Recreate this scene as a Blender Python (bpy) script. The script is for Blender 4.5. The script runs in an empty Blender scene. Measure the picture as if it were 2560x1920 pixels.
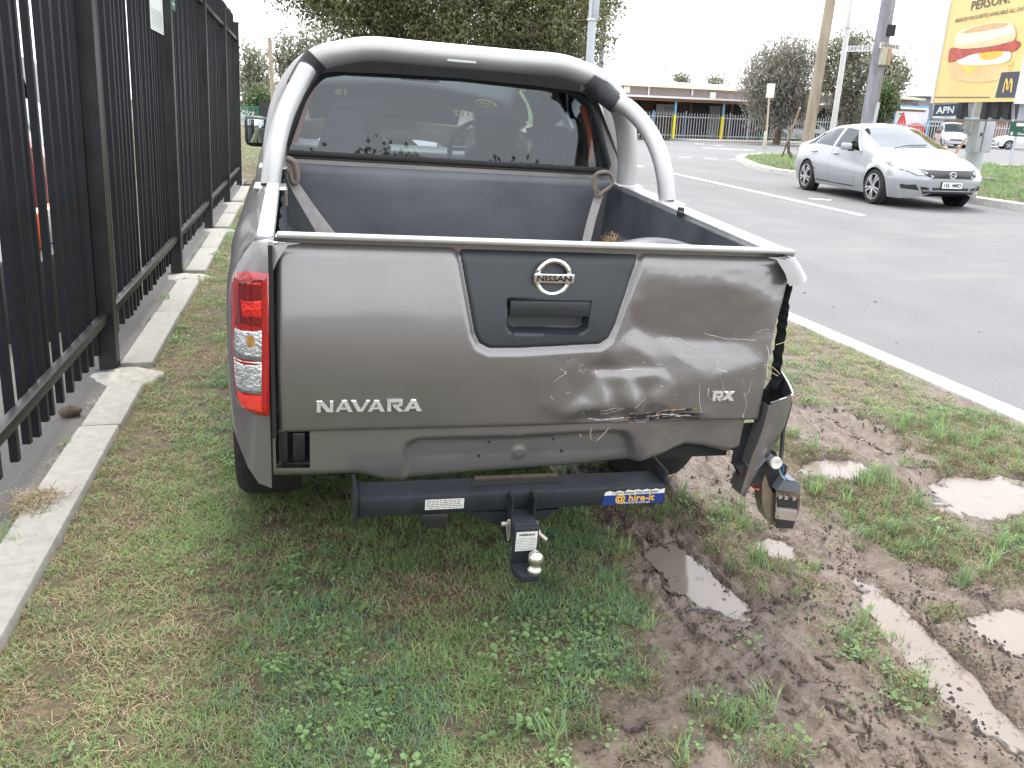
import bpy, bmesh, math, random
import numpy as np
from mathutils import Vector, Matrix
from mathutils.bvhtree import BVHTree
from mathutils.geometry import delaunay_2d_cdt

# ------------------------------------------------------------------ scene, camera, light
sc = bpy.context.scene
COL = sc.collection
R = math.radians
HC = 1.40                                    # eye height of the photographer (m)
YAW, PITCH, ROLL = R(14.5), R(18.2), R(2.0)
FPX = 828 / 1024 * 2560                      # focal length in photograph pixels
_f = Vector((math.sin(YAW) * math.cos(PITCH), math.cos(YAW) * math.cos(PITCH), -math.sin(PITCH)))
_r0 = Vector((math.cos(YAW), -math.sin(YAW), 0)); _u0 = _r0.cross(_f)
_r = math.cos(ROLL) * _r0 + math.sin(ROLL) * _u0
_u = -math.sin(ROLL) * _r0 + math.cos(ROLL) * _u0
cam_d = bpy.data.cameras.new('camera'); cam = bpy.data.objects.new('camera', cam_d); COL.objects.link(cam)
cam.matrix_world = Matrix(((_r.x, _u.x, -_f.x, 0), (_r.y, _u.y, -_f.y, 0), (_r.z, _u.z, -_f.z, HC), (0, 0, 0, 1)))
cam_d.sensor_width = 36; cam_d.lens = 36 * 828 / 1024; cam_d.clip_start = 0.05; cam_d.clip_end = 4000
sc.camera = cam

w = bpy.data.worlds.new('World'); sc.world = w; w.use_nodes = True
nt = w.node_tree; nt.nodes.clear()
sky = nt.nodes.new('ShaderNodeTexSky'); sky.sky_type = 'NISHITA'; sky.sun_disc = False
SUN_EL, SUN_AZ = R(58), R(12)                # azimuth measured from +Y towards +X
sky.sun_elevation = SUN_EL; sky.sun_rotation = SUN_AZ
sky.air_density = 1.0; sky.dust_density = 3.0; sky.ozone_density = 1.0
hsv = nt.nodes.new('ShaderNodeHueSaturation'); hsv.inputs['Saturation'].default_value = 0.22
cl = nt.nodes.new('ShaderNodeTexNoise'); cl.inputs['Scale'].default_value = 2.2; cl.inputs['Detail'].default_value = 5
tc = nt.nodes.new('ShaderNodeTexCoord'); nt.links.new(tc.outputs['Generated'], cl.inputs['Vector'])
ramp = nt.nodes.new('ShaderNodeMapRange'); ramp.inputs[1].default_value = .3; ramp.inputs[2].default_value = .7
ramp.inputs[3].default_value = 7.0; ramp.inputs[4].default_value = 10.5
nt.links.new(cl.outputs['Fac'], ramp.inputs[0])
mixw = nt.nodes.new('ShaderNodeMix'); mixw.data_type = 'RGBA'; mixw.inputs[0].default_value = 0.8   # thin overcast
nt.links.new(sky.outputs[0], hsv.inputs['Color']); nt.links.new(hsv.outputs[0], mixw.inputs[6])
cmb = nt.nodes.new('ShaderNodeCombineColor')
for i, k in enumerate((0.97, 0.99, 1.04)):
    m = nt.nodes.new('ShaderNodeMath'); m.operation = 'MULTIPLY'; m.inputs[1].default_value = k
    nt.links.new(ramp.outputs[0], m.inputs[0]); nt.links.new(m.outputs[0], cmb.inputs[i])
nt.links.new(cmb.outputs[0], mixw.inputs[7])
bg = nt.nodes.new('ShaderNodeBackground'); bg.inputs[1].default_value = 0.15
wo = nt.nodes.new('ShaderNodeOutputWorld')
nt.links.new(mixw.outputs[2], bg.inputs[0]); nt.links.new(bg.outputs[0], wo.inputs[0])

sun_d = bpy.data.lights.new('sun', 'SUN'); sun_d.energy = 1.5; sun_d.angle = R(10); sun_d.color = (1, .96, .9)
sun = bpy.data.objects.new('sun', sun_d); COL.objects.link(sun)
_sd = Vector((math.sin(SUN_AZ) * math.cos(SUN_EL), math.cos(SUN_AZ) * math.cos(SUN_EL), math.sin(SUN_EL)))
sun.rotation_euler = (-_sd).to_track_quat('-Z', 'Y').to_euler(); sun.location = (0, 0, 30)
sc.view_settings.view_transform = 'Standard'; sc.view_settings.look = 'None'
sc.view_settings.exposure = 1.25; sc.view_settings.gamma = 1.0
sc.cycles.use_denoising = True
sc.cycles.max_bounces = 8; sc.cycles.transparent_max_bounces = 16; sc.cycles.caustics_reflective = False
sc.cycles.caustics_refractive = False; sc.cycles.sample_clamp_indirect = 6

# ------------------------------------------------------------------ pixel -> place helpers (surveying the photo)
EYE = Vector((0, 0, HC))
def ray(px, py): return _f + _r * ((px - 1280) / FPX) - _u * ((py - 960) / FPX)
def G(px, py, z=0.0):
    d = ray(px, py); return EYE + d * ((z - HC) / d.z)
def AT(px, py, dist):
    d = ray(px, py); return EYE + d * (dist / math.hypot(d.x, d.y))
TM = Matrix.Translation((0.645, 2.1, 0)) @ Matrix.Rotation(R(2.0), 4, 'Y') @ Matrix.Rotation(R(3.5), 4, 'X')
TMI = TM.inverted()
def TL(px, py, y=None, x=None, z=None):      # pixel -> point of a plane of the ute, in the ute's own axes
    o = TMI @ EYE; d = TMI.to_3x3() @ ray(px, py)
    t = (y - o.y) / d.y if y is not None else (x - o.x) / d.x if x is not None else (z - o.z) / d.z
    return o + d * t

# ------------------------------------------------------------------ materials
MATS = {}
def lin(c):
    return tuple((v / 12.92 if v <= .04045 else ((v + .055) / 1.055) ** 2.4) for v in c)
def mat(name, col, rough=.6, metal=0.0, coat=0.0, noise=0.0, nscale=8.0, bump=0.0, bscale=60.0, col2=None, stretch=None,
        spec=.5, croughness=.05, emit=None, transm=0, detail=6, sheen=0):
    if name in MATS: return MATS[name]
    m = bpy.data.materials.new(name); m.use_nodes = True; t = m.node_tree; b = t.nodes['Principled BSDF']
    b.inputs['Base Color'].default_value = (*col, 1); b.inputs['Roughness'].default_value = rough
    b.inputs['Metallic'].default_value = metal; b.inputs['Coat Weight'].default_value = coat
    b.inputs['Coat Roughness'].default_value = croughness; b.inputs['Specular IOR Level'].default_value = spec
    b.inputs['Transmission Weight'].default_value = transm
    co = t.nodes.new('ShaderNodeTexCoord'); mp = t.nodes.new('ShaderNodeMapping')
    t.links.new(co.outputs['Object'], mp.inputs[0])
    if stretch: mp.inputs['Scale'].default_value = stretch
    if noise or col2:
        n = t.nodes.new('ShaderNodeTexNoise'); n.inputs['Scale'].default_value = nscale; n.inputs['Detail'].default_value = detail
        n.inputs['Roughness'].default_value = .6
        t.links.new(mp.outputs[0], n.inputs['Vector'])
        mr = t.nodes.new('ShaderNodeMapRange'); mr.inputs[1].default_value = .32; mr.inputs[2].default_value = .68
        t.links.new(n.outputs['Fac'], mr.inputs[0])
        mx = t.nodes.new('ShaderNodeMix'); mx.data_type = 'RGBA'
        c2 = col2 or tuple(min(1, v * (1 + noise)) for v in col)
        c1 = col if col2 else tuple(v * (1 - noise) for v in col)
        mx.inputs[6].default_value = (*c1, 1); mx.inputs[7].default_value = (*c2, 1)
        t.links.new(mr.outputs[0], mx.inputs[0]); t.links.new(mx.outputs[2], b.inputs['Base Color'])
        rr = t.nodes.new('ShaderNodeMapRange'); rr.inputs[3].default_value = rough * .85; rr.inputs[4].default_value = min(1, rough * 1.2)
        t.links.new(n.outputs['Fac'], rr.inputs[0]); t.links.new(rr.outputs[0], b.inputs['Roughness'])
    if bump:
        n2 = t.nodes.new('ShaderNodeTexNoise'); n2.inputs['Scale'].default_value = bscale; n2.inputs['Detail'].default_value = 5
        t.links.new(mp.outputs[0], n2.inputs['Vector'])
        bp = t.nodes.new('ShaderNodeBump'); bp.inputs['Strength'].default_value = bump; bp.inputs['Distance'].default_value = .01
        t.links.new(n2.outputs['Fac'], bp.inputs['Height']); t.links.new(bp.outputs[0], b.inputs['Normal'])
    if emit: b.inputs['Emission Color'].default_value = (*emit[0], 1); b.inputs['Emission Strength'].default_value = emit[1]
    MATS[name] = m; return m
def glass(name, tint=(.5, .55, .55), refl=1.0, ior=1.5, gcol=(.9, .96, 1.0)):
    """thin sheet glass: tinted see-through plus Fresnel mirror"""
    if name in MATS: return MATS[name]
    m = bpy.data.materials.new(name); m.use_nodes = True; t = m.node_tree; t.nodes.clear()
    tr = t.nodes.new('ShaderNodeBsdfTransparent'); tr.inputs[0].default_value = (*tint, 1)
    gl = t.nodes.new('ShaderNodeBsdfGlossy'); gl.inputs['Roughness'].default_value = .015; gl.inputs[0].default_value = (*gcol, 1)
    fr = t.nodes.new('ShaderNodeFresnel'); fr.inputs['IOR'].default_value = ior
    mu = t.nodes.new('ShaderNodeMath'); mu.operation = 'MULTIPLY'; mu.inputs[1].default_value = refl; mu.use_clamp = True
    mx = t.nodes.new('ShaderNodeMixShader'); o = t.nodes.new('ShaderNodeOutputMaterial')
    t.links.new(fr.outputs[0], mu.inputs[0]); t.links.new(mu.outputs[0], mx.inputs[0])
    t.links.new(tr.outputs[0], mx.inputs[1]); t.links.new(gl.outputs[0], mx.inputs[2]); t.links.new(mx.outputs[0], o.inputs[0])
    MATS[name] = m; return m

# ------------------------------------------------------------------ mesh helpers
class MB:
    def __init__(s): s.v = []; s.f = []; s.m = []
    def add(s, vs, fs, mi=0, M=None):
        o = len(s.v); s.v += [tuple(M @ Vector(p)) if M else tuple(p) for p in vs]
        for f in fs: s.f.append(tuple(i + o for i in f)); s.m.append(mi)
        return s
    def box(s, c, d, mi=0, M=None, bev=0.0):
        cx, cy, cz = c; x, y, z = d[0] / 2, d[1] / 2, d[2] / 2
        if bev:
            bm = bmesh.new(); bmesh.ops.create_cube(bm, size=1, matrix=Matrix.Translation(c) @ Matrix.Diagonal((*d, 1)))
            bmesh.ops.bevel(bm, geom=bm.edges[:], offset=bev, segments=2, affect='EDGES', profile=.5)
            bm.verts.index_update(); s.add([v.co[:] for v in bm.verts], [[v.index for v in f.verts] for f in bm.faces], mi, M); bm.free(); return s
        vs = [(cx + a * x, cy + b * y, cz + e * z) for a in (-1, 1) for b in (-1, 1) for e in (-1, 1)]
        return s.add(vs, [(0, 1, 3, 2), (4, 6, 7, 5), (0, 4, 5, 1), (2, 3, 7, 6), (0, 2, 6, 4), (1, 5, 7, 3)], mi, M)
    def tube(s, path, r, n=10, mi=0, M=None, cap=True, closed=False, up=None):
        P = [Vector(p) for p in path]; k = len(P); rs = r if hasattr(r, '__len__') else [r] * k
        rings = []; prev = None
        for i, p in enumerate(P):
            if closed: t = P[(i + 1) % k] - P[i - 1]
            else: t = P[min(i + 1, k - 1)] - P[max(i - 1, 0)]
            t.normalize()
            if prev is None:
                a = Vector(up) if up else (Vector((0, 0, 1)) if abs(t.z) < .9 else Vector((1, 0, 0)))
                x = a.cross(t).normalized()
            else:
                x = prev - t * prev.dot(t); x = x.normalized() if x.length > 1e-6 else t.orthogonal().normalized()
            y = t.cross(x); prev = x
            rings.append([p + (x * math.cos(2 * math.pi * j / n) + y * math.sin(2 * math.pi * j / n)) * rs[i] for j in range(n)])
        vs = [q for g in rings for q in g]; fs = []
        for i in range(k if closed else k - 1):
            a, b = i * n, ((i + 1) % k) * n
            for j in range(n): fs.append((a + j, a + (j + 1) % n, b + (j + 1) % n, b + j))
        if cap and not closed: fs += [tuple(range(n - 1, -1, -1)), tuple((k - 1) * n + j for j in range(n))]
        return s.add(vs, fs, mi, M)
    def lathe(s, prof, n=24, mi=0, M=None, cap=True):      # prof = [(r, z)]
        vs = []; fs = []; k = len(prof)
        for r, z in prof:
            for j in range(n): a = 2 * math.pi * j / n; vs.append((r * math.cos(a), r * math.sin(a), z))
        for i in range(k - 1):
            for j in range(n): fs.append((i * n + j, i * n + (j + 1) % n, (i + 1) * n + (j + 1) % n, (i + 1) * n + j))
        if cap and prof[0][0] > 1e-5: fs.append(tuple(range(n - 1, -1, -1)))
        if cap and prof[-1][0] > 1e-5: fs.append(tuple((k - 1) * n + j for j in range(n)))
        return s.add(vs, fs, mi, M)
    def prism(s, poly, y0, y1, mi=0, M=None, axis='y'):   # poly in (x,z), extruded along y (or given axis)
        n = len(poly)
        def P(a, b, t): return (a, t, b) if axis == 'y' else (a, b, t) if axis == 'z' else (t, a, b)
        vs = [P(a, b, y0) for a, b in poly] + [P(a, b, y1) for a, b in poly]
        fs = [tuple(range(n)), tuple(range(2 * n - 1, n - 1, -1))]
        for i in range(n): fs.append((i, i + n, (i + 1) % n + n, (i + 1) % n))
        return s.add(vs, fs, mi, M)
    def grid(s, rows, mi=0, M=None, flip=False):   # rows = list of equal-length point rows
        nr, nc = len(rows), len(rows[0]); vs = [p for r in rows for p in r]; fs = []
        for i in range(nr - 1):
            for j in range(nc - 1):
                q = (i * nc + j, i * nc + j + 1, (i + 1) * nc + j + 1, (i + 1) * nc + j)
                fs.append(q[::-1] if flip else q)
        return s.add(vs, fs, mi, M)
    def strip(s, path, width, up=(0, 0, 1), thick=.002, mi=0, M=None):
        """a flat band along a path"""
        P = [Vector(p) for p in path]; L = []; k = len(P); U = Vector(up)
        for i, p in enumerate(P):
            t = (P[min(i + 1, k - 1)] - P[max(i - 1, 0)]).normalized(); sd = t.cross(U).normalized(); nn = sd.cross(t)
            wd = width[i] if hasattr(width, '__len__') else width
            L.append([p - sd * wd / 2, p + sd * wd / 2, p + sd * wd / 2 + nn * thick, p - sd * wd / 2 + nn * thick])
        vs = [q for l in L for q in l]; fs = []
        for i in range(k - 1):
            for j in range(4): fs.append((i * 4 + j, i * 4 + (j + 1) % 4, i * 4 + 4 + (j + 1) % 4, i * 4 + 4 + j))
        fs += [(0, 3, 2, 1), tuple((k - 1) * 4 + j for j in range(4))]
        return s.add(vs, fs, mi, M)
    def text(s, body, size, M, mi=0, depth=.0006, sx=1.0, align='CENTER', bold=0.0, space=1.0, res=2):
        c = bpy.data.curves.new('t', 'FONT'); c.body = body; c.size = size; c.extrude = depth; c.align_x = align; c.align_y = 'CENTER'
        c.offset = bold; c.space_character = space; c.resolution_u = res
        o = bpy.data.objects.new('t', c); COL.objects.link(o); bpy.context.view_layer.update()
        me = bpy.data.meshes.new_from_object(o.evaluated_get(bpy.context.evaluated_depsgraph_get()))
        MM = M @ Matrix.Diagonal((sx, 1, 1, 1))
        s.add([v.co[:] for v in me.vertices], [p.vertices[:] for p in me.polygons], mi, MM)
        bpy.data.objects.remove(o); bpy.data.curves.remove(c); bpy.data.meshes.remove(me); return s
    def build(s, name, mats, parent=None, smooth=None, label=None, cat=None, group=None, kind=None, fixn=True, sub=0):
        me = bpy.data.meshes.new(name); me.from_pydata(s.v, [], s.f)
        for m in (mats if isinstance(mats, (list, tuple)) else [mats]): me.materials.append(m)
        if any(s.m): me.polygons.foreach_set('material_index', s.m)
        if fixn:
            bm = bmesh.new(); bm.from_mesh(me); bmesh.ops.recalc_face_normals(bm, faces=bm.faces[:]); bm.to_mesh(me); bm.free()
        if smooth is not None:
            me.shade_smooth(); me.set_sharp_from_angle(angle=R(smooth))
        me.update()
        o = bpy.data.objects.new(name, me); COL.objects.link(o)
        if parent: o.parent = parent
        tag(o, label, cat, group, kind)
        if sub:
            md = o.modifiers.new('sub', 'SUBSURF'); md.levels = sub; md.render_levels = sub
        return o
def tag(o, label=None, cat=None, group=None, kind=None):
    if label: o['label'] = label
    if cat: o['category'] = cat
    if group: o['group'] = group
    if kind: o['kind'] = kind
    return o
def thing(name, label, cat, M=None, group=None):
    o = bpy.data.objects.new(name, None); COL.objects.link(o); o.empty_display_size = .2
    if M is not None: o.matrix_world = M if isinstance(M, Matrix) else Matrix.Translation(M)
    return tag(o, label, cat, group)
def part(o, name, me_src, parent):               # another object sharing a mesh
    c = bpy.data.objects.new(name, me_src.data if hasattr(me_src, 'data') else me_src); COL.objects.link(c)
    if parent: c.parent = parent
    return c
def copy_tree(o, parent=None, M=None):
    c = o.copy(); COL.objects.link(c)
    if parent: c.parent = parent
    for ch in o.children: copy_tree(ch, c)
    return c
def smooth_path(P, n=8):                         # Catmull-Rom through points
    P = [Vector(p) for p in P]; out = []
    for i in range(len(P) - 1):
        a, b, c, d = P[max(i - 1, 0)], P[i], P[i + 1], P[min(i + 2, len(P) - 1)]
        for j in range(n):
            t = j / n
            out.append(.5 * ((2 * b) + (c - a) * t + (2 * a - 5 * b + 4 * c - d) * t * t + (3 * b - a - 3 * c + d) * t ** 3))
    return out + [P[-1]]
def vnoise(x, y, seed=0):                        # smooth value noise, numpy arrays
    x = np.asarray(x, float); y = np.asarray(y, float)
    xi = np.floor(x).astype(np.int64); yi = np.floor(y).astype(np.int64); fx = x - xi; fy = y - yi
    fx = fx * fx * (3 - 2 * fx); fy = fy * fy * (3 - 2 * fy)
    def hsh(a, b):
        h = (a * 374761393 + b * 668265263 + seed * 974634777) & 0x7fffffff
        h = ((h ^ (h >> 13)) * 1274126177) & 0x7fffffff
        return ((h ^ (h >> 16)) & 0xffff) / 65535.0
    return (hsh(xi, yi) * (1 - fx) + hsh(xi + 1, yi) * fx) * (1 - fy) + (hsh(xi, yi + 1) * (1 - fx) + hsh(xi + 1, yi + 1) * fx) * fy
def fbm(x, y, seed=0, oct=4):
    s = 0; a = .5; t = 0
    for k in range(oct): s = s + a * vnoise(np.asarray(x) * 2 ** k, np.asarray(y) * 2 ** k, seed + k); t += a; a *= .5
    return s / t
def bvh_of(o): return BVHTree.FromPolygons([v.co[:] for v in o.data.vertices], [p.vertices[:] for p in o.data.polygons])
# ------------------------------------------------------------------ ground: verge with mud and puddles
rng = np.random.default_rng(7)
KX0, KX1 = -0.82, 3.50                       # verge runs between the two kerbs
def ell(x, y, cx, cy, rx, ry, rot=0.0, soft=.35, wob=.25, seed=1):
    c, s = math.cos(rot), math.sin(rot)
    dx, dy = x - cx, y - cy
    u = (dx * c + dy * s) / rx; v = (-dx * s + dy * c) / ry
    d = np.sqrt(u * u + v * v) + (fbm(x * 9, y * 9, seed, 4) - .5) * 2 * wob + (vnoise(x * 45, y * 45, seed + 3) - .5) * wob * .7
    return np.clip((1 - d) / soft + .5, 0, 1)
MUDEDGE = [(-2, .45), (1.30, .52), (1.42, .60), (1.6, .74), (1.8, .93), (2.15, 1.02), (2.5, 1.02), (3.0, 1.0), (4, .95), (6, .6), (8, .6), (60, .6)]
PATCH = [  # grass islands in the mud: cx, cy, rx, ry, density
    (2.12, 2.50, .26, .55, 1.0), (2.38, 1.98, .26, .2, .9), (2.55, 4.05, .40, .42, .9), (3.05, 3.15, .36, .75, .9), (2.7, 2.15, .3, .3, .8),
    (3.25, 4.6, .34, 1.0, .8), (2.05, 3.20, .15, .22, .6), (1.46, 2.28, .13, .33, .75), (1.52, 1.74, .11, .10, .6), (.97, 1.52, .11, .08, .65),
    (1.48, 1.50, .07, .14, .7), (1.30, 2.62, .18, .14, .7), (1.7, 3.6, .25, .3, .55), (2.1, 5.5, .7, 1.2, .7), (3.1, 7.5, .5, 2.2, .9),
    (1.9, 9.5, .8, 2.5, .8), (2.9, 14, .8, 4, .9), (1.5, 22, 1.6, 8, 1.0), (1.02, 1.36, .1, .06, .5), (1.86, 1.80, .06, .05, .5),
    (2.15, 1.55, .16, .14, .7), (1.93, 1.36, .1, .1, .6), (.78, 1.43, .1, .06, .6), (1.28, 2.95, .14, .2, .6), (2.9, 2.7, .3, .25, .8)]
PUDDLE = [  # cx, cy, rx, ry, rot, water level
    (1.20, 2.17, .066, .20, .18, -.040), (1.68, 1.64, .066, .38, -.12, -.043), (2.06, 1.70, .13, .11, 0, -.038), (2.66, 2.50, .26, .17, .3, -.036),
    (2.18, 2.84, .15, .10, .2, -.034), (1.56, 2.27, .06, .07, 0, -.034)]
DRY = [(-.50, 2.05, .34, .34), (-.72, 2.9, .13, 1.6), (-.05, 2.55, .16, .12), (.35, 2.15, .20, .14), (-.68, 5.0, .25, 3.0),
       (.05, 1.95, .12, .10), (.55, 1.85, .10, .10), (.62, 1.42, .25, .10), (-.25, 1.65, .12, .08), (3.2, 5.2, .3, 1.4), (2.85, 4.3, .3, .35), (3.1, 3.7, .4, .3), (-.35, 2.4, .2, .12)]
def masks(x, y):
    xe = np.interp(y, [p[0] for p in MUDEDGE], [p[1] for p in MUDEDGE])
    edge = x - xe + (fbm(x * 6, y * 6, 3, 4) - .5) * .45
    mud = np.clip(edge / .16 + .5, 0, 1)
    grass = 1 - mud
    for i, (cx, cy, rx, ry, d) in enumerate(PATCH):
        g = ell(x, y, cx, cy, rx, ry, 0, .55, .45, 20 + i) * d; grass = np.maximum(grass, g); mud = mud * (1 - .75 * g)
    dry = np.zeros_like(x)
    for i, (cx, cy, rx, ry) in enumerate(DRY): dry = np.maximum(dry, ell(x, y, cx, cy, rx, ry, 0, .8, .5, 60 + i) * (.66 if i < 2 else .45))
    dry = np.clip(dry + np.clip((fbm(x * 3.2, y * 3.2, 91, 4) - .60) * 2.4, 0, .4), 0, 1)
    wet = np.zeros_like(x)
    for i, (cx, cy, rx, ry, ro, lv) in enumerate(PUDDLE):
        wt = ell(x, y, cx, cy, rx * 1.15, ry * 1.15, ro, .55, .30, 120 + i); wet = np.maximum(wet, wt)
    grass = grass * (1 - np.clip(wet * 1.3, 0, 1))
    return mud, grass, dry, wet
def height(x, y, mud, wet):
    z = (fbm(x * 2.2, y * 2.2, 5, 3) - .5) * .028 + (fbm(x * 16, y * 16, 6, 3) - .5) * .010
    z = z + mud * ((fbm(x * 26, y * 26, 8, 3) - .5) * .040 + (fbm(x * 9, y * 5, 18, 3) - .5) * .035 + np.clip(.10 - np.abs(fbm(x * 21, y * 13, 28, 3) - .5), 0, .1) * .13 - .016)
    ta = np.exp(-((x - 1.25 + .05 * (y - 1.6)) / .21) ** 6) * np.clip(mud * 1.3, 0, 1)            # tyre track with a tread print
    z = z * (1 - .72 * ta * np.clip((2.0 - y) / .1, 0, 1))
    cx = (x - 1.25 + .05 * (y - 1.6)) / .21
    wob_ = (vnoise(x * 14, y * 14, 4) - .5) * .5
    tread = np.exp(-((((y + .10 * np.abs(cx) + .03 * wob_) / .062) % 1 - .5) / .17) ** 2) * np.where(np.abs(cx) < .95, 1, 0) * (vnoise(x * 22 + 7, y * 22, 14) > .36)
    groove = np.exp(-((((cx + .16 * wob_) * 1.9) % 1 - .5) / .11) ** 2) * (vnoise(x * 17, y * 9, 24) > .25)
    fade = np.clip((1.98 - y) / .1, 0, 1) * np.clip(fbm(x * 4, y * 4, 44, 2) * 3.4 - .6, 0, 1)
    z = z - ta * .018 + ta * fade * (tread * .013 + groove * .019)
    tc_ = np.exp(-((x - 2.68) / .15) ** 4) * mud * np.clip((y - 2.75) / .2, 0, 1) * np.clip((4.0 - y) / .3, 0, 1)
    z = z + tc_ * np.clip(np.sin((y + .5 * np.abs(x - 2.68)) * 2 * np.pi / .07) * 2, -1, 1) * .012
    z = z - wet * .055
    z = z - np.clip((x - 3.38) / .12, 0, 1) * .012
    return z
ys = [0.55]
while ys[-1] < 42: ys.append(ys[-1] + (.0072 if ys[-1] < 2.6 else .0105) * max(ys[-1], 1.1))
xs = np.concatenate([np.linspace(KX0, .9, 76)[:-1], np.linspace(.9, 2.5, 176)[:-1], np.linspace(2.5, KX1, 44)])
GX, GY = np.meshgrid(xs, np.array(ys))
mud, grs, dry, wet = masks(GX, GY)
GZ = height(GX, GY, mud, wet)
me = bpy.data.meshes.new('verge'); nr, nc = GX.shape
idx = np.arange(nr * nc).reshape(nr, nc)
quads = np.stack([idx[:-1, :-1], idx[:-1, 1:], idx[1:, 1:], idx[1:, :-1]], -1).reshape(-1, 4)
me.vertices.add(nr * nc); me.vertices.foreach_set('co', np.stack([GX, GY, GZ], -1).ravel())
me.loops.add(quads.size); me.loops.foreach_set('vertex_index', quads.ravel())
me.polygons.add(len(quads)); me.polygons.foreach_set('loop_start', np.arange(0, quads.size, 4)); me.polygons.foreach_set('loop_total', np.full(len(quads), 4))
me.update(calc_edges=True); me.shade_smooth()
ca = me.attributes.new('soil', 'FLOAT_COLOR', 'POINT')
ca.data.foreach_set('color', np.stack([mud, dry, wet, np.ones_like(mud)], -1).ravel())
def ground_mat(name, attr=True):
    m = bpy.data.materials.new(name); m.use_nodes = True; t = m.node_tree; b = t.nodes['Principled BSDF']
    co = t.nodes.new('ShaderNodeTexCoord')
    def noise(s, d=6):
        n = t.nodes.new('ShaderNodeTexNoise'); n.inputs['Scale'].default_value = s; n.inputs['Detail'].default_value = d
        t.links.new(co.outputs['Object'], n.inputs['Vector']); return n.outputs['Fac']
    def mix(f, a, c):
        x = t.nodes.new('ShaderNodeMix'); x.data_type = 'RGBA'
        for s, v in ((0, f), (6, a), (7, c)):
            if hasattr(v, 'is_output'): t.links.new(v, x.inputs[s])
            elif s: x.inputs[s].default_value = (*v, 1)
            else: x.inputs[s].default_value = v
        return x.outputs[2]
    def mr(v, a, c, d=0., e=1.):
        x = t.nodes.new('ShaderNodeMapRange'); t.links.new(v, x.inputs[0])
        for i, k in enumerate((a, c, d, e)): x.inputs[i + 1].default_value = k
        return x.outputs[0]
    soil = mix(mr(noise(14), .35, .65), (.060, .043, .030), (.105, .080, .056))
    thatch = mix(mr(noise(40), .4, .6), (.10, .085, .045), (.20, .155, .090))
    green = mix(mr(noise(9), .35, .65), (.075, .095, .040), (.125, .140, .065))
    at = t.nodes.new('ShaderNodeAttribute'); at.attribute_name = 'soil'
    sp = t.nodes.new('ShaderNodeSeparateColor'); t.links.new(at.outputs['Color'], sp.inputs[0])
    base = mix(mr(noise(5), .4, .6), thatch, green)
    base = mix(mr(noise(22), .45, .6), soil, base)
    if attr:
        dryc = mix(mr(noise(30), .35, .6), soil, thatch)
        base = mix(sp.outputs[1], base, dryc)
        mudc = mix(mr(noise(11), .35, .65), (.122, .090, .070), (.190, .148, .119))
        mudc = mix(mr(noise(70), .48, .72, 0, .45), mudc, (.065, .046, .036))
        base = mix(sp.outputs[0], base, mudc)
        rgh = t.nodes.new('ShaderNodeMapRange'); t.links.new(sp.outputs[0], rgh.inputs[0]); rgh.inputs[3].default_value = .9
        t.links.new(mr(noise(7), .35, .65, .30, .55), rgh.inputs[4]); t.links.new(rgh.outputs[0], b.inputs['Roughness'])
    else: b.inputs['Roughness'].default_value = .95
    b.inputs['Specular IOR Level'].default_value = .4
    t.links.new(base, b.inputs['Base Color'])
    bp = t.nodes.new('ShaderNodeBump'); bp.inputs['Strength'].default_value = .8; bp.inputs['Distance'].default_value = .016
    t.links.new(noise(85, 9), bp.inputs['Height']); t.links.new(bp.outputs[0], b.inputs['Normal'])
    return m
M_VERGE = ground_mat('verge_soil'); M_FIELD = ground_mat('field_soil', False)
me.materials.append(M_VERGE)
verge = bpy.data.objects.new('verge', me); COL.objects.link(verge); tag(verge, kind='structure')
MB().add([(-1500, -1500, -.10), (1500, -1500, -.10), (1500, 1500, -.10), (-1500, 1500, -.10)], [(0, 1, 2, 3)]).build('ground', M_FIELD, kind='structure')
MB().add([(KX0, -40, -.012), (3.5, -40, -.012), (3.5, .56, -.012), (KX0, .56, -.012)], [(0, 1, 2, 3)]).build('verge_near', M_FIELD, kind='structure')
MB().add([(-30, 16.3, -.05), (-.82, 16.3, -.03), (3.4, 41.6, -.03), (3.4, 60, -.06), (-30, 60, -.06)], [(0, 1, 2, 3, 4)]).build('grass_field', M_FIELD, kind='structure')
# puddles: level sheets of milky brown water in the hollows
M_WATER = mat('puddle_water', (.205, .17, .145), rough=.09, spec=.6, noise=.10, nscale=5)
def water_mat():                                # thin at the rim, where the mud shows through; milky where it is deeper
    m = M_WATER.copy(); m.name = 'shallow_water'; t = m.node_tree; b = t.nodes['Principled BSDF']; o = t.nodes['Material Output']
    at = t.nodes.new('ShaderNodeAttribute'); at.attribute_name = 'depth'
    mr = t.nodes.new('ShaderNodeMapRange'); mr.interpolation_type = 'SMOOTHSTEP'; mr.inputs[1].default_value = 0; mr.inputs[2].default_value = .020; t.links.new(at.outputs['Fac'], mr.inputs[0])
    tr = t.nodes.new('ShaderNodeBsdfTransparent'); tr.inputs[0].default_value = (.86, .82, .78, 1); gl = t.nodes.new('ShaderNodeBsdfGlossy'); gl.inputs['Roughness'].default_value = .12
    fr = t.nodes.new('ShaderNodeFresnel'); fr.inputs['IOR'].default_value = 1.33; m1 = t.nodes.new('ShaderNodeMixShader'); m2 = t.nodes.new('ShaderNodeMixShader')
    t.links.new(fr.outputs[0], m1.inputs[0]); t.links.new(tr.outputs[0], m1.inputs[1]); t.links.new(gl.outputs[0], m1.inputs[2])
    t.links.new(mr.outputs[0], m2.inputs[0]); t.links.new(m1.outputs[0], m2.inputs[1]); t.links.new(b.outputs[0], m2.inputs[2]); t.links.new(m2.outputs[0], o.inputs[0]); return m
M_SHALLOW = water_mat()
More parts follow.
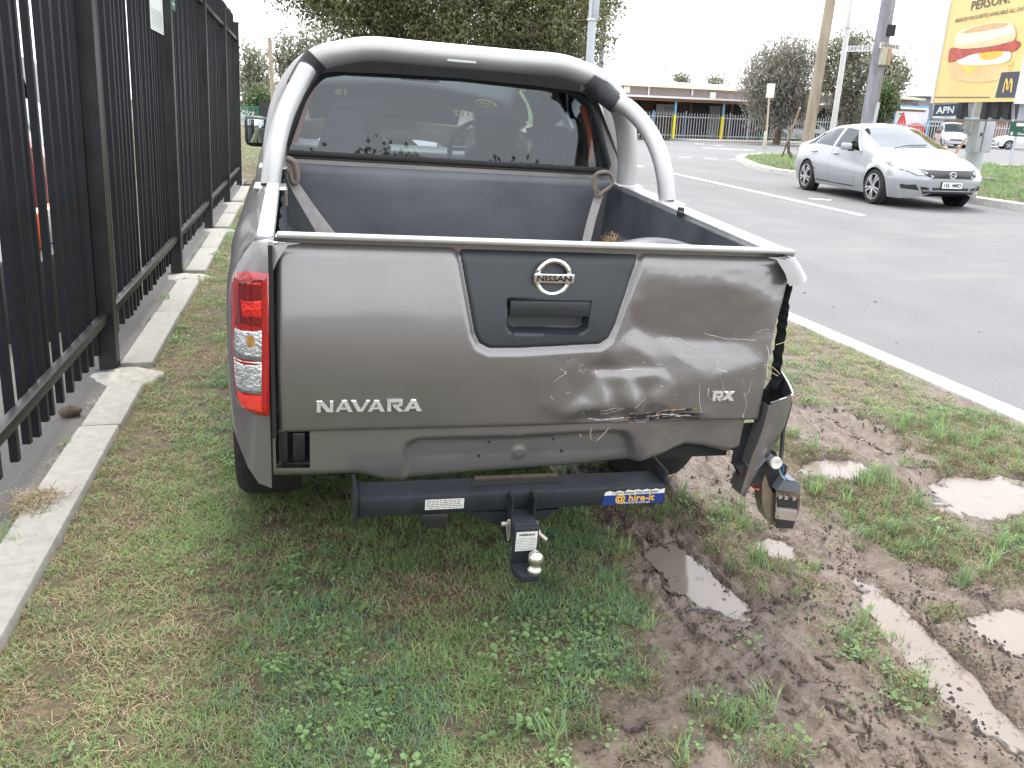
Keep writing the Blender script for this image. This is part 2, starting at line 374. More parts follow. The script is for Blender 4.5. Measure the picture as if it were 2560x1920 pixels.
for cx, cy, rx, ry, ro, lv in PUDDLE:
    R_ = 1.75 * max(rx, ry) if abs(ro) > .05 else 0; ex, ey = 1.8 * rx + .3 * abs(ro) * ry, 1.6 * ry
    gx_ = np.arange(cx - ex, cx + ex, .008); gy_ = np.arange(cy - ey, cy + ey, .008); X_, Y_ = np.meshgrid(gx_, gy_)
    m_, g_, d_, w_ = masks(X_, Y_); dep = lv + .004 - height(X_, Y_, m_, w_)
    ok = (dep > -.004) & ((((X_ - cx) / ex) ** 2 + ((Y_ - cy) / ey) ** 2) < 1.0)
    me = bpy.data.meshes.new('puddle'); vid = -np.ones(X_.shape, int); vs = []; fs = []
    for i in range(X_.shape[0] - 1):
        for j in range(X_.shape[1] - 1):
            if ok[i, j] and ok[i + 1, j] and ok[i, j + 1] and ok[i + 1, j + 1]:
                q = []
                for a_, b_ in ((i, j), (i, j + 1), (i + 1, j + 1), (i + 1, j)):
                    if vid[a_, b_] < 0: vid[a_, b_] = len(vs); vs.append((X_[a_, b_], Y_[a_, b_], lv + .004, dep[a_, b_]))
                    q.append(vid[a_, b_])
                fs.append(q)
    me.from_pydata([v_[:3] for v_ in vs], [], fs); at = me.attributes.new('depth', 'FLOAT', 'POINT'); at.data.foreach_set('value', np.array([v_[3] for v_ in vs], np.float32))
    me.materials.append(M_SHALLOW); o = bpy.data.objects.new('puddle', me); COL.objects.link(o); tag(o, kind='structure')

# ------------------------------------------------------------------ grass: tufts of real blades, placed on the soil
def blade_mesh(name, n, rad, hmin, hmax, wd, lean, cols, seed, flat=0.0):
    r = random.Random(seed); b = MB()
    for i in range(n):
        a = r.uniform(0, 6.283); q = rad * math.sqrt(r.random()); x, y = q * math.cos(a), q * math.sin(a)
        d = r.uniform(0, 6.283); L = r.uniform(hmin, hmax); ln = r.uniform(.15, lean) + flat
        dx, dy = math.cos(d), math.sin(d); sx, sy = -dy, dx; wv = wd * r.uniform(.7, 1.3)
        P = []
        ang = math.pi / 2 - flat * 1.3 - r.uniform(0, .5); px = pz = 0
        for k, t in enumerate((0, .55, 1)):
            if k: px += math.cos(ang) * L * .5; pz += math.sin(ang) * L * .5; ang -= ln
            P.append((x + dx * px, y + dy * px, max(pz, .002 + .001 * k)))
        hw = wv / 2
        v = [(P[0][0] - sx * hw, P[0][1] - sy * hw, P[0][2]), (P[0][0] + sx * hw, P[0][1] + sy * hw, P[0][2]),
             (P[1][0] + sx * hw * .8, P[1][1] + sy * hw * .8, P[1][2]), (P[1][0] - sx * hw * .8, P[1][1] - sy * hw * .8, P[1][2]), P[2]]
        b.add(v, [(0, 1, 2, 3), (3, 2, 4)], r.randrange(len(cols)))
    me = bpy.data.meshes.new(name); me.from_pydata(b.v, [], b.f)
    for c in cols: me.materials.append(c)
    me.polygons.foreach_set('material_index', b.m); me.update()
    return bpy.data.objects.new(name, me)
def leafmat(name, c, var=.35):
    m = bpy.data.materials.new(name); m.use_nodes = True; t = m.node_tree; b = t.nodes['Principled BSDF']
    oi = t.nodes.new('ShaderNodeObjectInfo'); mr = t.nodes.new('ShaderNodeMapRange'); mr.inputs[3].default_value = 1 - var; mr.inputs[4].default_value = 1 + var
    t.links.new(oi.outputs['Random'], mr.inputs[0])
    mx = t.nodes.new('ShaderNodeVectorMath'); mx.operation = 'SCALE'; mx.inputs[0].default_value = c; t.links.new(mr.outputs[0], mx.inputs['Scale'])
    t.links.new(mx.outputs[0], b.inputs['Base Color']); b.inputs['Roughness'].default_value = .55; b.inputs['Specular IOR Level'].default_value = .35
    b.inputs['Subsurface Weight'].default_value = 0
    tr = t.nodes.new('ShaderNodeBsdfTranslucent'); t.links.new(mx.outputs[0], tr.inputs[0])
    ms = t.nodes.new('ShaderNodeMixShader'); ms.inputs[0].default_value = .4; o = t.nodes['Material Output']
    t.links.new(b.outputs[0], ms.inputs[1]); t.links.new(tr.outputs[0], ms.inputs[2]); t.links.new(ms.outputs[0], o.inputs[0])
    return m
G1 = leafmat('blade_green', (.225, .340, .125)); G2 = leafmat('blade_blue_green', (.195, .315, .190)); G3 = leafmat('blade_olive', (.265, .340, .150))
G4 = leafmat('blade_straw', (.47, .38, .25)); G5 = leafmat('blade_brown', (.25, .175, .11)); G6 = leafmat('blade_muddy', (.135, .135, .072)); G7 = leafmat('leaf_clover', (.205, .310, .130), .3)
def clover(name, n, rad, seed, size=.009):
    r = random.Random(seed); b = MB()
    for i in range(n):
        a = r.uniform(0, 6.283); q = rad * math.sqrt(r.random()); x, y, z = q * math.cos(a), q * math.sin(a), r.uniform(.010, .034)
        s = size * r.uniform(.6, 1.3); tx, ty = r.uniform(-.5, .5), r.uniform(-.5, .5); ph = r.uniform(0, 6.28)
        vs = [(x, y, z - s * .25)]
        for k in range(10):
            t = ph + 6.283 * k / 10; rr = s * (1 if k % 2 == 0 else .80)
            vs.append((x + rr * math.cos(t), y + rr * math.sin(t), z + rr * (tx * math.cos(t) + ty * math.sin(t))))
        b.add(vs, [(0, k + 1, (k + 1) % 10 + 1) for k in range(10)])
        b.add([(x - .0007, y, z - s * .2), (x + .0007, y, z - s * .2), (x * .5, y * .5, 0)], [(0, 1, 2)])
    me = bpy.data.meshes.new(name); me.from_pydata(b.v, [], b.f); me.materials.append(G7); me.update()
    return bpy.data.objects.new(name, me)
MUDB = mat('mud_crumb', (.050, .036, .028), rough=.7, noise=.3)
def CRUMB():
    r = random.Random(31); b = MB()
    for k in range(12):
        c = (r.gauss(0, .03), r.gauss(0, .03), .002); s = r.uniform(.002, .0075); n = 6; ph = r.uniform(0, 6.28)
        vs = [(c[0], c[1], c[2] + s * r.uniform(.7, 1.3))] + [(c[0] + s * r.uniform(.7, 1.6) * math.cos(ph + 6.283 * j / n), c[1] + s * r.uniform(.7, 1.6) * math.sin(ph + 6.283 * j / n), c[2] - .003) for j in range(n)]
        b.add(vs, [(0, 1 + j, 1 + (j + 1) % n) for j in range(n)])
    me = bpy.data.meshes.new('j'); me.from_pydata(b.v, [], b.f); me.materials.append(MUDB); me.update(); return bpy.data.objects.new('j', me)
def RIDGE(name, seed):                          # a lump of mud squeezed up by a tyre tread, about 5 cm long
    r = random.Random(seed); b = MB(); rows = []; n = 9
    for k in range(n):
        t = k / (n - 1); e = math.sin(math.pi * min(.97, max(.03, t))) ** .6; ox = r.gauss(0, .0022); wd_ = .0062 * e * r.uniform(.7, 1.3); h_ = .0085 * e * r.uniform(.55, 1.25); y_ = (t - .5) * .056
        rows.append([(ox - wd_ * 1.3, y_, -.004), (ox - wd_ * .6, y_, h_ * .75), (ox + wd_ * .2, y_, h_), (ox + wd_ * .8, y_, h_ * .6), (ox + wd_ * 1.2, y_, -.004)])
    b.grid(rows); me = bpy.data.meshes.new(name); me.from_pydata(b.v, [], b.f); me.shade_smooth(); me.materials.append(MUDR); me.update(); return bpy.data.objects.new(name, me)
MUDR = mat('mud_ridge', (.066, .047, .036), rough=.55, noise=.25, nscale=60, bump=.4, bscale=200)
TUFTS = bpy.data.collections.new('grass_tufts')
for i, o in enumerate([
    blade_mesh('a', 22, .030, .016, .036, .0021, .6, [G1, G1, G3, G2], 1, .28), blade_mesh('b', 22, .032, .016, .034, .0020, .6, [G1, G3, G3, G1, G4], 2, .32),
    blade_mesh('c', 20, .030, .020, .044, .0024, .8, [G2, G2, G1], 3, .25), blade_mesh('d', 20, .034, .014, .032, .0020, .6, [G4, G4, G5, G3, G3], 4, .35),
    blade_mesh('e', 12, .040, .030, .085, .0022, .4, [G4, G5, G4], 5, .75), blade_mesh('f', 16, .032, .018, .045, .0028, .7, [G6, G6, G1, G5], 6, .25),
    clover('g', 14, .040, 7, .0062), blade_mesh('h', 16, .022, .040, .095, .0034, .9, [G1, G3, G2], 8), clover('i', 10, .055, 9, .0078), CRUMB(), blade_mesh('k', 9, .045, .012, .040, .0030, .4, [G6, G6, G5, MUDB], 12, .85), RIDGE('l', 41), RIDGE('m', 42)]):
    TUFTS.objects.link(o)
def scatter(name, pts, ix, rot, scl, label=None):
    me = bpy.data.meshes.new(name); me.vertices.add(len(pts)); me.vertices.foreach_set('co', pts.astype(np.float32).ravel())
    for nm, ty, d in (('ix', 'INT', ix.astype(np.int32)), ('rt', 'FLOAT', rot.astype(np.float32)), ('sl', 'FLOAT', scl.astype(np.float32))):
        a = me.attributes.new(nm, ty, 'POINT'); a.data.foreach_set('value', d)
    o = bpy.data.objects.new(name, me); COL.objects.link(o); tag(o, kind='stuff', label=label)
    g = bpy.data.node_groups.get('scatter_tufts')
    if not g:
        g = bpy.data.node_groups.new('scatter_tufts', 'GeometryNodeTree')
        g.interface.new_socket('Geometry', in_out='INPUT', socket_type='NodeSocketGeometry'); g.interface.new_socket('Geometry', in_out='OUTPUT', socket_type='NodeSocketGeometry')
        N = g.nodes.new; gi = N('NodeGroupInput'); go = N('NodeGroupOutput'); ci = N('GeometryNodeCollectionInfo'); ci.inputs[0].default_value = TUFTS
        ci.inputs['Separate Children'].default_value = True; ci.inputs['Reset Children'].default_value = True
        io = N('GeometryNodeInstanceOnPoints'); io.inputs['Pick Instance'].default_value = True
        def attr(nm, ty): n = N('GeometryNodeInputNamedAttribute'); n.data_type = ty; n.inputs[0].default_value = nm; return n.outputs[0]
        cx = N('ShaderNodeCombineXYZ'); L = g.links.new
        L(attr('rt', 'FLOAT'), cx.inputs[2]); L(gi.outputs[0], io.inputs['Points']); L(ci.outputs[0], io.inputs['Instance']); L(attr('ix', 'INT'), io.inputs['Instance Index'])
        L(cx.outputs[0], io.inputs['Rotation']); L(attr('sl', 'FLOAT'), io.inputs['Scale']); L(io.outputs[0], go.inputs[0])
    md = o.modifiers.new('tufts', 'NODES'); md.node_group = g
    return o
def ground_z(x, y):
    m, g, d, wt = masks(x, y); return height(x, y, m, wt)
def lawn(n, x0, x1, y0, y1, far=1.0, power=1.0):
    x = rng.uniform(x0, x1, n); y = y0 + (y1 - y0) * rng.random(n) ** power
    m, g, d, wt = masks(x, y)
    k = rng.random(n) < np.clip(g * 1.25 - .12, 0, 1) * (1 - .55 * np.clip(fbm(x * 7, y * 7, 31, 3) * 2.4 - .85, 0, 1)) * (1 - .25 * d)
    x, y, m, g, d, wt = (a[k] for a in (x, y, m, g, d, wt)); n = len(x)
    z = height(x, y, m, wt) - .002
    u = rng.random(n); blu = fbm(x * 2.4, y * 2.4, 71, 3); clo = fbm(x * 3.6, y * 3.6, 77, 3)
    ix = np.where(u < .45, 0, 1)
    ix = np.where((blu > .52) & (u < .75), 2, ix)
    ix = np.where(u < d * 1.05, np.where(rng.random(n) < .28, 4, 3), ix)
    ix = np.where((clo > .59) & (rng.random(n) < .13) & (d < .5), 6, ix)
    onmud = (m > .25) | (x > 1.0)
    v = rng.random(n)
    ix = np.where(onmud & (y < 3.3), np.where(v < .40, 5, np.where(v < .48, 7, np.where(v < .66, 3, np.where(v < .74, 10, ix)))), ix)
    ix = np.where((((np.abs(x - 1.52) < .15) & (np.abs(y - 1.72) < .15)) | ((np.abs(x - .97) < .15) & (np.abs(y - 1.5) < .12)) | ((np.abs(x - .62) < .2) & (np.abs(y - 1.82) < .16)) | ((np.abs(x - 1.48) < .1) & (y < 1.6))) & (rng.random(n) < .22), 8, ix)
    ix = np.where((x > 2.9) & (y > 2.2) & (v < .20), 3, ix)
    scl = rng.uniform(.7, 1.25, n) * far
    shd = (x > -.75) & (x < 1.2) & (y > 2.6) & (y < 4.2)
    return np.stack([x, y, z], -1), ix, rng.uniform(0, 6.283, n), scl
A = lawn(25000, KX0 + .03, 3.46, .9, 3.4)
B = lawn(13000, KX0 + .03, 3.46, 3.4, 8.0, 1.25)
C = lawn(9000, KX0, 3.44, 8.0, 40.0, 2.2, 1.6)
# straggling tufts out on the bare mud
n = 3600; x = rng.uniform(.6, 3.4, n); y = 1.15 + 3.4 * rng.random(n) ** 1.2; m, g, d, wt = masks(x, y); k = (wt < .3) & (m > .2) & (fbm(x * 6, y * 6, 63, 3) > .44)
D_ = (np.stack([x, y, height(x, y, m, wt) - .002], -1)[k], rng.choice([9] * 16 + [10] * 9 + [5, 4, 3, 8], n)[k], rng.uniform(0, 6.28, n)[k], rng.uniform(.45, 1.05, n)[k])
# edges: growth along the kerbs
n = 900; y = 1.6 + 14 * rng.random(n) ** 1.8; x = KX0 + np.abs(rng.normal(0, .035, n)); 
E_ = (np.stack([x, y, ground_z(x, y)], -1), rng.choice([3, 4, 3, 3, 1, 1], n), rng.uniform(0, 6.28, n), rng.uniform(.6, 1.1, n))
# tread print pressed into the wheel track, and the older one further up
tx_, ty_, tr_ = [], [], []
for x0, ya_, yb_, hw, nl in ((1.25, 1.20, 1.98, .19, 5), (2.68, 2.75, 3.9, .16, 4)):
    for k in range(nl):
        c = (k / (nl - 1) - .5) * 2 * hw
        for yy in np.arange(ya_, yb_, .050):
            if rng.random() < .80: tx_.append(x0 - .05 * (yy - 1.6) * (x0 < 2) + c + rng.normal(0, .007)); ty_.append(yy + rng.normal(0, .010)); tr_.append(rng.normal(0, .28) + .05)
    for yy in np.arange(ya_, yb_, .062):
        for k in range(nl):
            if rng.random() < .55: tx_.append(x0 - .05 * (yy - 1.6) * (x0 < 2) + (k / (nl - 1) - .5) * 2 * hw + rng.normal(0, .018)); ty_.append(yy + rng.normal(0, .010)); tr_.append(1.25 + rng.normal(0, .3))
x, y = np.array(tx_), np.array(ty_); m, g, d, wt = masks(x, y); k = (m > .55) & (wt < .2) & (fbm(x * 4.5, y * 4.5, 83, 2) > .36)
H_ = (np.stack([x, y, height(x, y, m, wt)], -1)[k], rng.choice([11, 12], len(x))[k], np.array(tr_)[k], rng.uniform(.6, 1.15, len(x))[k])
# crumbs and drowned grass standing in the puddles
n = 700; x = rng.uniform(1.0, 3.0, n); y = rng.uniform(1.2, 3.1, n); m, g, d, wt = masks(x, y); k = (wt > .25) & (fbm(x * 11, y * 11, 93, 3) > .53)
W_ = (np.stack([x, y, np.full(n, -.040)], -1)[k], rng.choice([9, 9, 10, 5], n)[k], rng.uniform(0, 6.28, n)[k], rng.uniform(.4, .9, n)[k])
n = 60; x = rng.normal(-.95, .035, n); y = rng.normal(2.98, .05, n)
F_ = (np.stack([x, y, np.full(n, .035)], -1), rng.choice([4, 4, 3], n), rng.uniform(0, 6.28, n), rng.uniform(.7, 1.4, n))
P_, I_, R_, S_ = (np.concatenate(q) for q in zip(A, B, C, D_, E_, F_, H_, W_))
scatter('grass', P_, I_, R_, S_)
n = 5200; x = rng.uniform(-22, -.9, n); y = rng.uniform(17, 58, n)
n2 = 1500; x = np.concatenate([x, rng.uniform(-1.0, 3.4, n2)]); y = np.concatenate([y, rng.uniform(40, 60, n2)]); n += n2
scatter('far_grass', np.stack([x, y, np.full(n, -.05)], -1), rng.choice([0, 1, 3, 1, 3], n), rng.uniform(0, 6.28, n), rng.uniform(3, 5, n))

# ------------------------------------------------------------------ kerbs, fence strip, road
M_CONC = mat('kerb_concrete', (.285, .275, .25), rough=.9, noise=.14, nscale=22, bump=.25, bscale=220)
M_CONCL = mat('kerb_pale', (.55, .53, .49), rough=.85, noise=.16, nscale=9, bump=.2, bscale=150)
M_MORT = mat('mortar', (.33, .315, .28), rough=.95, noise=.2, nscale=30, bump=.8, bscale=70)
M_STRIP = mat('old_asphalt', (.118, .113, .105), rough=.95, noise=.22, nscale=60, bump=.7, bscale=190)
edging = thing('kerb_edging', None, None, (0, 0, 0)); tag(edging, kind='structure')
rr = random.Random(3)
for y0, y1 in ((-1.0, 1.35), (1.36, 3.715), (3.73, 4.33), (4.66, 5.86), (5.875, 7.0), (7.40, 8.6), (8.62, 9.75), (10.15, 11.4), (11.42, 12.5), (12.9, 14.2), (14.22, 15.3)):
    dx = rr.uniform(-.006, .006); MB().box((-.90 + dx, (y0 + y1) / 2, -.02 + rr.uniform(-.004, .004)), (.165, y1 - y0, .115), bev=.012).build('slab', M_CONC, edging, smooth=40)
def lump(c, rx, ry, h, seed, n=18):
    r = random.Random(seed); vs = [(c[0], c[1], c[2] + h)]; fs = []
    for k, (q, hh) in enumerate(((.45, .95), (.8, .7), (1.0, 0))):
        for j in range(n):
            a = 6.283 * j / n; s = q * r.uniform(.85, 1.12); vs.append((c[0] + rx * s * math.cos(a), c[1] + ry * s * math.sin(a), c[2] + h * hh * r.uniform(.85, 1.1)))
    for j in range(n): fs.append((0, 1 + j, 1 + (j + 1) % n))
    for k in range(2):
        for j in range(n): a, b_ = 1 + k * n, 1 + (k + 1) * n; fs.append((a + j, b_ + j, b_ + (j + 1) % n, a + (j + 1) % n))
    return vs, fs
for k, y in enumerate((4.5, 7.2, 9.95, 12.7)):
    v, f = lump((-.90 - .03, y, -.01), .21, .19, .04, 11 + k)
    MB().add(v, f).build('footing', M_MORT, edging, smooth=60)
xs_ = np.linspace(-1.75, -.984, 16); ys_ = np.linspace(-1, 17, 160)
rows = [[(x, y, .012 + .012 * float(fbm(x * 4, y * 4, 15, 3)) - (.018 if x > -.995 else 0)) for x in xs_] for y in ys_]
MB().grid(rows).build('fence_strip', M_STRIP, kind='structure', smooth=80, fixn=False)
MB().add([(-40, -10, -.03), (-1.74, -10, .005), (-1.74, 17, .005), (-40, 17, -.03)], [(0, 1, 2, 3)]).build('yard_ground', mat('yard', (.10, .095, .09), rough=.95, noise=.2, nscale=3, bump=.3, bscale=90), kind='structure')
# weeds in the joint between strip and edging
n = 130; y = 1.9 + 10 * rng.random(n) ** 1.5; x = -.985 + rng.normal(0, .012, n)
cl_ = np.array([2.62, 2.66, 2.7, 2.74, 3.55, 4.05, 4.75, 5.6, 6.3, 7.6, 8.2]); y[:80] = rng.choice(cl_, 80) + rng.normal(0, .05, 80); x[:80] += rng.normal(0, .03, 80)
scatter('joint_weeds', np.stack([x, y, np.full(n, .02)], -1), rng.choice([3, 4, 7, 1, 4], n), rng.uniform(0, 6.28, n), rng.uniform(.5, 1.1, n))

def road_mat():
    m = bpy.data.materials.new('asphalt'); m.use_nodes = True; t = m.node_tree; b = t.nodes['Principled BSDF']; co = t.nodes.new('ShaderNodeTexCoord')
    def noise(s, d, st=None):
        n = t.nodes.new('ShaderNodeTexNoise'); n.inputs['Scale'].default_value = s; n.inputs['Detail'].default_value = d
        if st:
            mp = t.nodes.new('ShaderNodeMapping'); mp.inputs['Scale'].default_value = st[0]; mp.inputs['Rotation'].default_value = (0, 0, st[1])
            t.links.new(co.outputs['Object'], mp.inputs[0]); t.links.new(mp.outputs[0], n.inputs['Vector'])
        else: t.links.new(co.outputs['Object'], n.inputs['Vector'])
        return n.outputs['Fac']
    def mr(v, a, c, d=0., e=1.):
        x = t.nodes.new('ShaderNodeMapRange'); t.links.new(v, x.inputs[0])
        for i, k in enumerate((a, c, d, e)): x.inputs[i + 1].default_value = k
        return x.outputs[0]
    def mix(f, a, c):
        x = t.nodes.new('ShaderNodeMix'); x.data_type = 'RGBA'
        for s, v in ((0, f), (6, a), (7, c)):
            if hasattr(v, 'is_output'): t.links.new(v, x.inputs[s])
            elif s: x.inputs[s].default_value = (*v, 1)
            else: x.inputs[s].default_value = v
        return x.outputs[2]
    base = mix(mr(noise(1.1, 6), .35, .65), (.092, .096, .104), (.126, .129, .136))
    base = mix(mr(noise(170, 3), .35, .7), base, (.19, .188, .186))
    base = mix(mr(noise(.7, 5, ((1, .16, 1), R(4))), .48, .62, 0, .35), base, (.10, .10, .106))       # wheel-polished lanes
    d = t.nodes.new('ShaderNodeMath'); d.operation = 'MULTIPLY'
    t.links.new(mr(noise(2.0, 8, ((.16, 1.6, 1), R(-14))), .56, .70), d.inputs[0]); t.links.new(mr(noise(.55, 4), .44, .6, 0, .8), d.inputs[1])
    d2 = t.nodes.new('ShaderNodeMath'); d2.operation = 'MULTIPLY'; d2.inputs[1].default_value = .5; t.links.new(d.outputs[0], d2.inputs[0])
    base = mix(d2.outputs[0], base, (.24, .195, .15))                                                   # tracked-out dirt
    t.links.new(base, b.inputs['Base Color']); b.inputs['Roughness'].default_value = .78; b.inputs['Specular IOR Level'].default_value = .4
    bp = t.nodes.new('ShaderNodeBump'); bp.inputs['Strength'].default_value = .5; bp.inputs['Distance'].default_value = .006
    t.links.new(noise(230, 3), bp.inputs['Height']); t.links.new(bp.outputs[0], b.inputs['Normal']); return m
M_ROAD = road_mat(); RZ = -.04
rd = MB(); rd.add([(3.63, -60, RZ), (90, -60, RZ), (160, 175, RZ), (-90, 175, RZ), (-90, 66, RZ), (3.0, 60, RZ), (3.63, 40, RZ)], [tuple(range(7))]); rd.build('road', M_ROAD, kind='structure')
kerb = thing('road_kerb', None, None, (0, 0, 0)); tag(kerb, kind='structure')
ya = -4.0; rr = random.Random(5)
while ya < 40:
    yb = ya + 1.8; MB().box((3.575 + rr.uniform(-.006, .006), (ya + yb) / 2, -.055), (.15, yb - ya - .008, .10), bev=.014).build('kerb_length', M_CONCL, kerb, smooth=40); ya = yb
# clods and dirt on the kerb and road edge
n = 22; b = MB(); r2 = random.Random(8)
for i in range(n):
    c = (r2.uniform(3.5, 5.6), 3.2 + 3.8 * r2.random(), RZ - .002); s = r2.uniform(.006, .022); v, f = lump(c, s, s * r2.uniform(.6, 1), s * .6, 100 + i, 6); b.add(v, f)
b.build('dirt_clods', mat('dirt_clod', (.17, .12, .08), rough=1, noise=.2), kind='stuff')
M_LINE = mat('road_paint', (.80, .80, .78), rough=.7, noise=.12, nscale=14, bump=.2)
def line(p, q, wd=.13):
    a, c = G(*p, RZ + .004), G(*q, RZ + .004); t = (c - a).normalized(); s = Vector((-t.y, t.x, 0)) * wd / 2
    MB().add([a - s, c - s, c + s, a + s], [(0, 1, 2, 3)]).build('lane_marking', M_LINE, kind='structure')
line((1660, 428), (2155, 538), .15); line((2022, 496), (2078, 500), .16); line((1572, 410), (1604, 417), .22); line((1697, 393), (1730, 394), .25)
line((1761, 396), (1792, 397), .25); line((1826, 398), (1846, 399), .25); line((1755, 369), (1885, 376), .3); line((1786, 363), (1808, 364), .3); line((1736, 359), (1760, 360), .3)

# grassed traffic island across the road, with its kerb
isl_near = [G(x, y, RZ) for x, y in ((1838, 402), (1870, 418), (1920, 432), (2000, 443), (2120, 462), (2240, 480), (2400, 505), (2600, 536), (2900, 590))]
isl_far = [G(x, y, RZ) for x, y in ((2900, 436), (2600, 424), (2437, 416), (2250, 404), (2060, 396), (1900, 390), (1850, 394))]
lp = isl_near + isl_far; cen = sum(lp, Vector()) / len(lp)
def inset(P, d):
    out = []
    for i in range(len(P)):
        t = (P[(i + 1) % len(P)] - P[i - 1]).normalized(); nrm = Vector((-t.y, t.x, 0))
        out.append(P[i] + nrm * d)
    return out
inn = inset(lp, .28); k = MB(); n = len(lp); H = .13
k.add([(*p.xy, RZ) for p in lp] + [(p.x * .985 + q.x * .015, p.y * .985 + q.y * .015, RZ + H) for p, q in zip(lp, inn)] + [(*p.xy, RZ + H) for p in inn] + [(*p.xy, RZ + H - .05) for p in inn],
      [(i + a * n, (i + 1) % n + a * n, (i + 1) % n + (a + 1) * n, i + (a + 1) * n) for i in range(n) for a in range(3)])
k.build('island_kerb', M_CONCL, kind='structure')
fan = MB(); fan.add([(*p.xy, RZ + H - .02) for p in inn], [tuple(range(n))]); fan.build('traffic_island', M_FIELD, kind='structure')
def inpoly(x, y, P):
    c = np.zeros(len(x), bool); j = len(P) - 1
    for i in range(len(P)):
        xi, yi, xj, yj = P[i].x, P[i].y, P[j].x, P[j].y
        c ^= ((yi > y) != (yj > y)) & (x < (xj - xi) * (y - yi) / (yj - yi + 1e-12) + xi); j = i
    return c
bx = [p.x for p in inn]; by = [p.y for p in inn]; n = 24000; x = rng.uniform(min(bx), max(bx), n); y = rng.uniform(min(by), max(by), n); kk = inpoly(x, y, inn); x, y = x[kk], y[kk]; n = len(x)
scatter('island_grass', np.stack([x, y, np.full(n, RZ + H - .03)], -1), rng.choice([0, 0, 7, 0, 1], n), rng.uniform(0, 6.28, n), rng.uniform(1.5, 2.5, n))
# stone lying on the strip by the fence
v, f = [], []
bm = bmesh.new(); bmesh.ops.create_icosphere(bm, subdivisions=3, radius=1)
r3 = random.Random(4)
for q in bm.verts: q.co *= 1 + .35 * (float(vnoise(q.co.x * 1.7 + 5, q.co.y * 1.7 + q.co.z * 1.3, 3)) - .5)
P0 = G(176, 1040, .02)
MB().add([q.co[:] for q in bm.verts], [[a.index for a in p.verts] for p in bm.faces], 0, Matrix.Translation(P0 + Vector((0, 0, .02))) @ Matrix.Rotation(.5, 4, 'Z') @ Matrix.Diagonal((.050, .034, .027, 1))).build(
    'stone', mat('brown_stone', (.075, .055, .043), rough=.95, noise=.35, nscale=25, bump=.8, bscale=50), smooth=50, label='small dark brown stone lying on the asphalt strip under the fence', cat='stone')
bm.free()
# ------------------------------------------------------------------ car builder (lofted bodies) shared by the vehicles
M_TYRE = mat('tyre_rubber', (.022, .022, .023), rough=.85, noise=.25, nscale=30, bump=.2)
M_RIM = mat('alloy', (.50, .50, .51), rough=.3, metal=.6, noise=.05)
M_DARK = mat('black_plastic', (.018, .019, .021), rough=.55, noise=.2, nscale=20)
M_UNDER = mat('underbody', (.012, .012, .012), rough=.9, noise=.3)
M_CHROME = mat('chrome', (.82, .82, .84), rough=.07, metal=1.0)
M_RED = mat('red_lens', (.36, .007, .009), rough=.12, coat=1.0, noise=.15, nscale=50)
M_CLEAR = mat('clear_lens', (.62, .64, .66), rough=.10, metal=.75, coat=1.0, noise=.45, nscale=45, bump=.6, bscale=120)
M_AMBER = mat('amber_lens', (.42, .22, .07), rough=.12, coat=1.0, noise=.3, nscale=40)
GL_CAR = glass('car_glass', (.20, .23, .24)); GL_WIND = glass('windscreen_glass', (.74, .82, .80), refl=1.0); GL_SWIND = glass('sedan_windscreen', (.40, .43, .44), refl=1.7)
M_SEAT = mat('seat_fabric', (.035, .037, .042), rough=.9, noise=.2, nscale=30, bump=.2)
M_PLATE = mat('plate_white', (.75, .75, .73), rough=.4, noise=.04); M_INK = mat('plate_ink', (.02, .03, .08), rough=.5)

def wheel_parts(parent, c, r, wd, side, spokes=5, rim=None, rr=.72):
    """wheel with its axis along x at c; side = +1 when the outside faces +x"""
    M = Matrix.Translation(c) @ Matrix.Rotation(R(90) * side, 4, 'Y')
    ri = r * rr
    ty = MB().lathe([(ri, -wd / 2), (r * .93, -wd / 2), (r * .985, -wd * .40), (r, -wd * .25), (r, wd * .25), (r * .985, wd * .40), (r * .93, wd / 2), (ri * 1.02, wd / 2), (ri * .97, wd * .40), (ri * .97, -wd * .4)], 36, 0, M, False)
    w_ = ty.build('wheel', M_TYRE, parent, smooth=35)
    k = MB(); k.lathe([(ri * .98, wd * .44), (ri * .92, wd * .40), (ri * .90, wd * .1), (ri * .55, -wd * .1), (0.001, -wd * .1)], 30, 1, M, False)
    k.lathe([(ri * 1.0, wd * .47), (ri * .93, wd * .47), (ri * .91, wd * .40)], 36, 0, M, False)
    for i in range(spokes):
        for o in (-.17, .17):
            a = 2 * math.pi * i / spokes
            p0 = Vector((r * .14 * math.cos(a + o * 1.5), r * .14 * math.sin(a + o * 1.5), wd * .40)); p1 = Vector((ri * .95 * math.cos(a + o), ri * .95 * math.sin(a + o), wd * .42))
            k.strip([p0, (p0 + p1) / 2 + Vector((0, 0, .012)), p1], [ri * .12, ri * .11, ri * .17], (0, 0, 1), .02, 0, M)
    k.lathe([(r * .17, wd * .36), (r * .17, wd * .44), (r * .10, wd * .47), (.001, wd * .47)], 20, 0, M)
    k.build('rim', [rim or M_RIM, M_DARK], w_, smooth=35)
    return w_

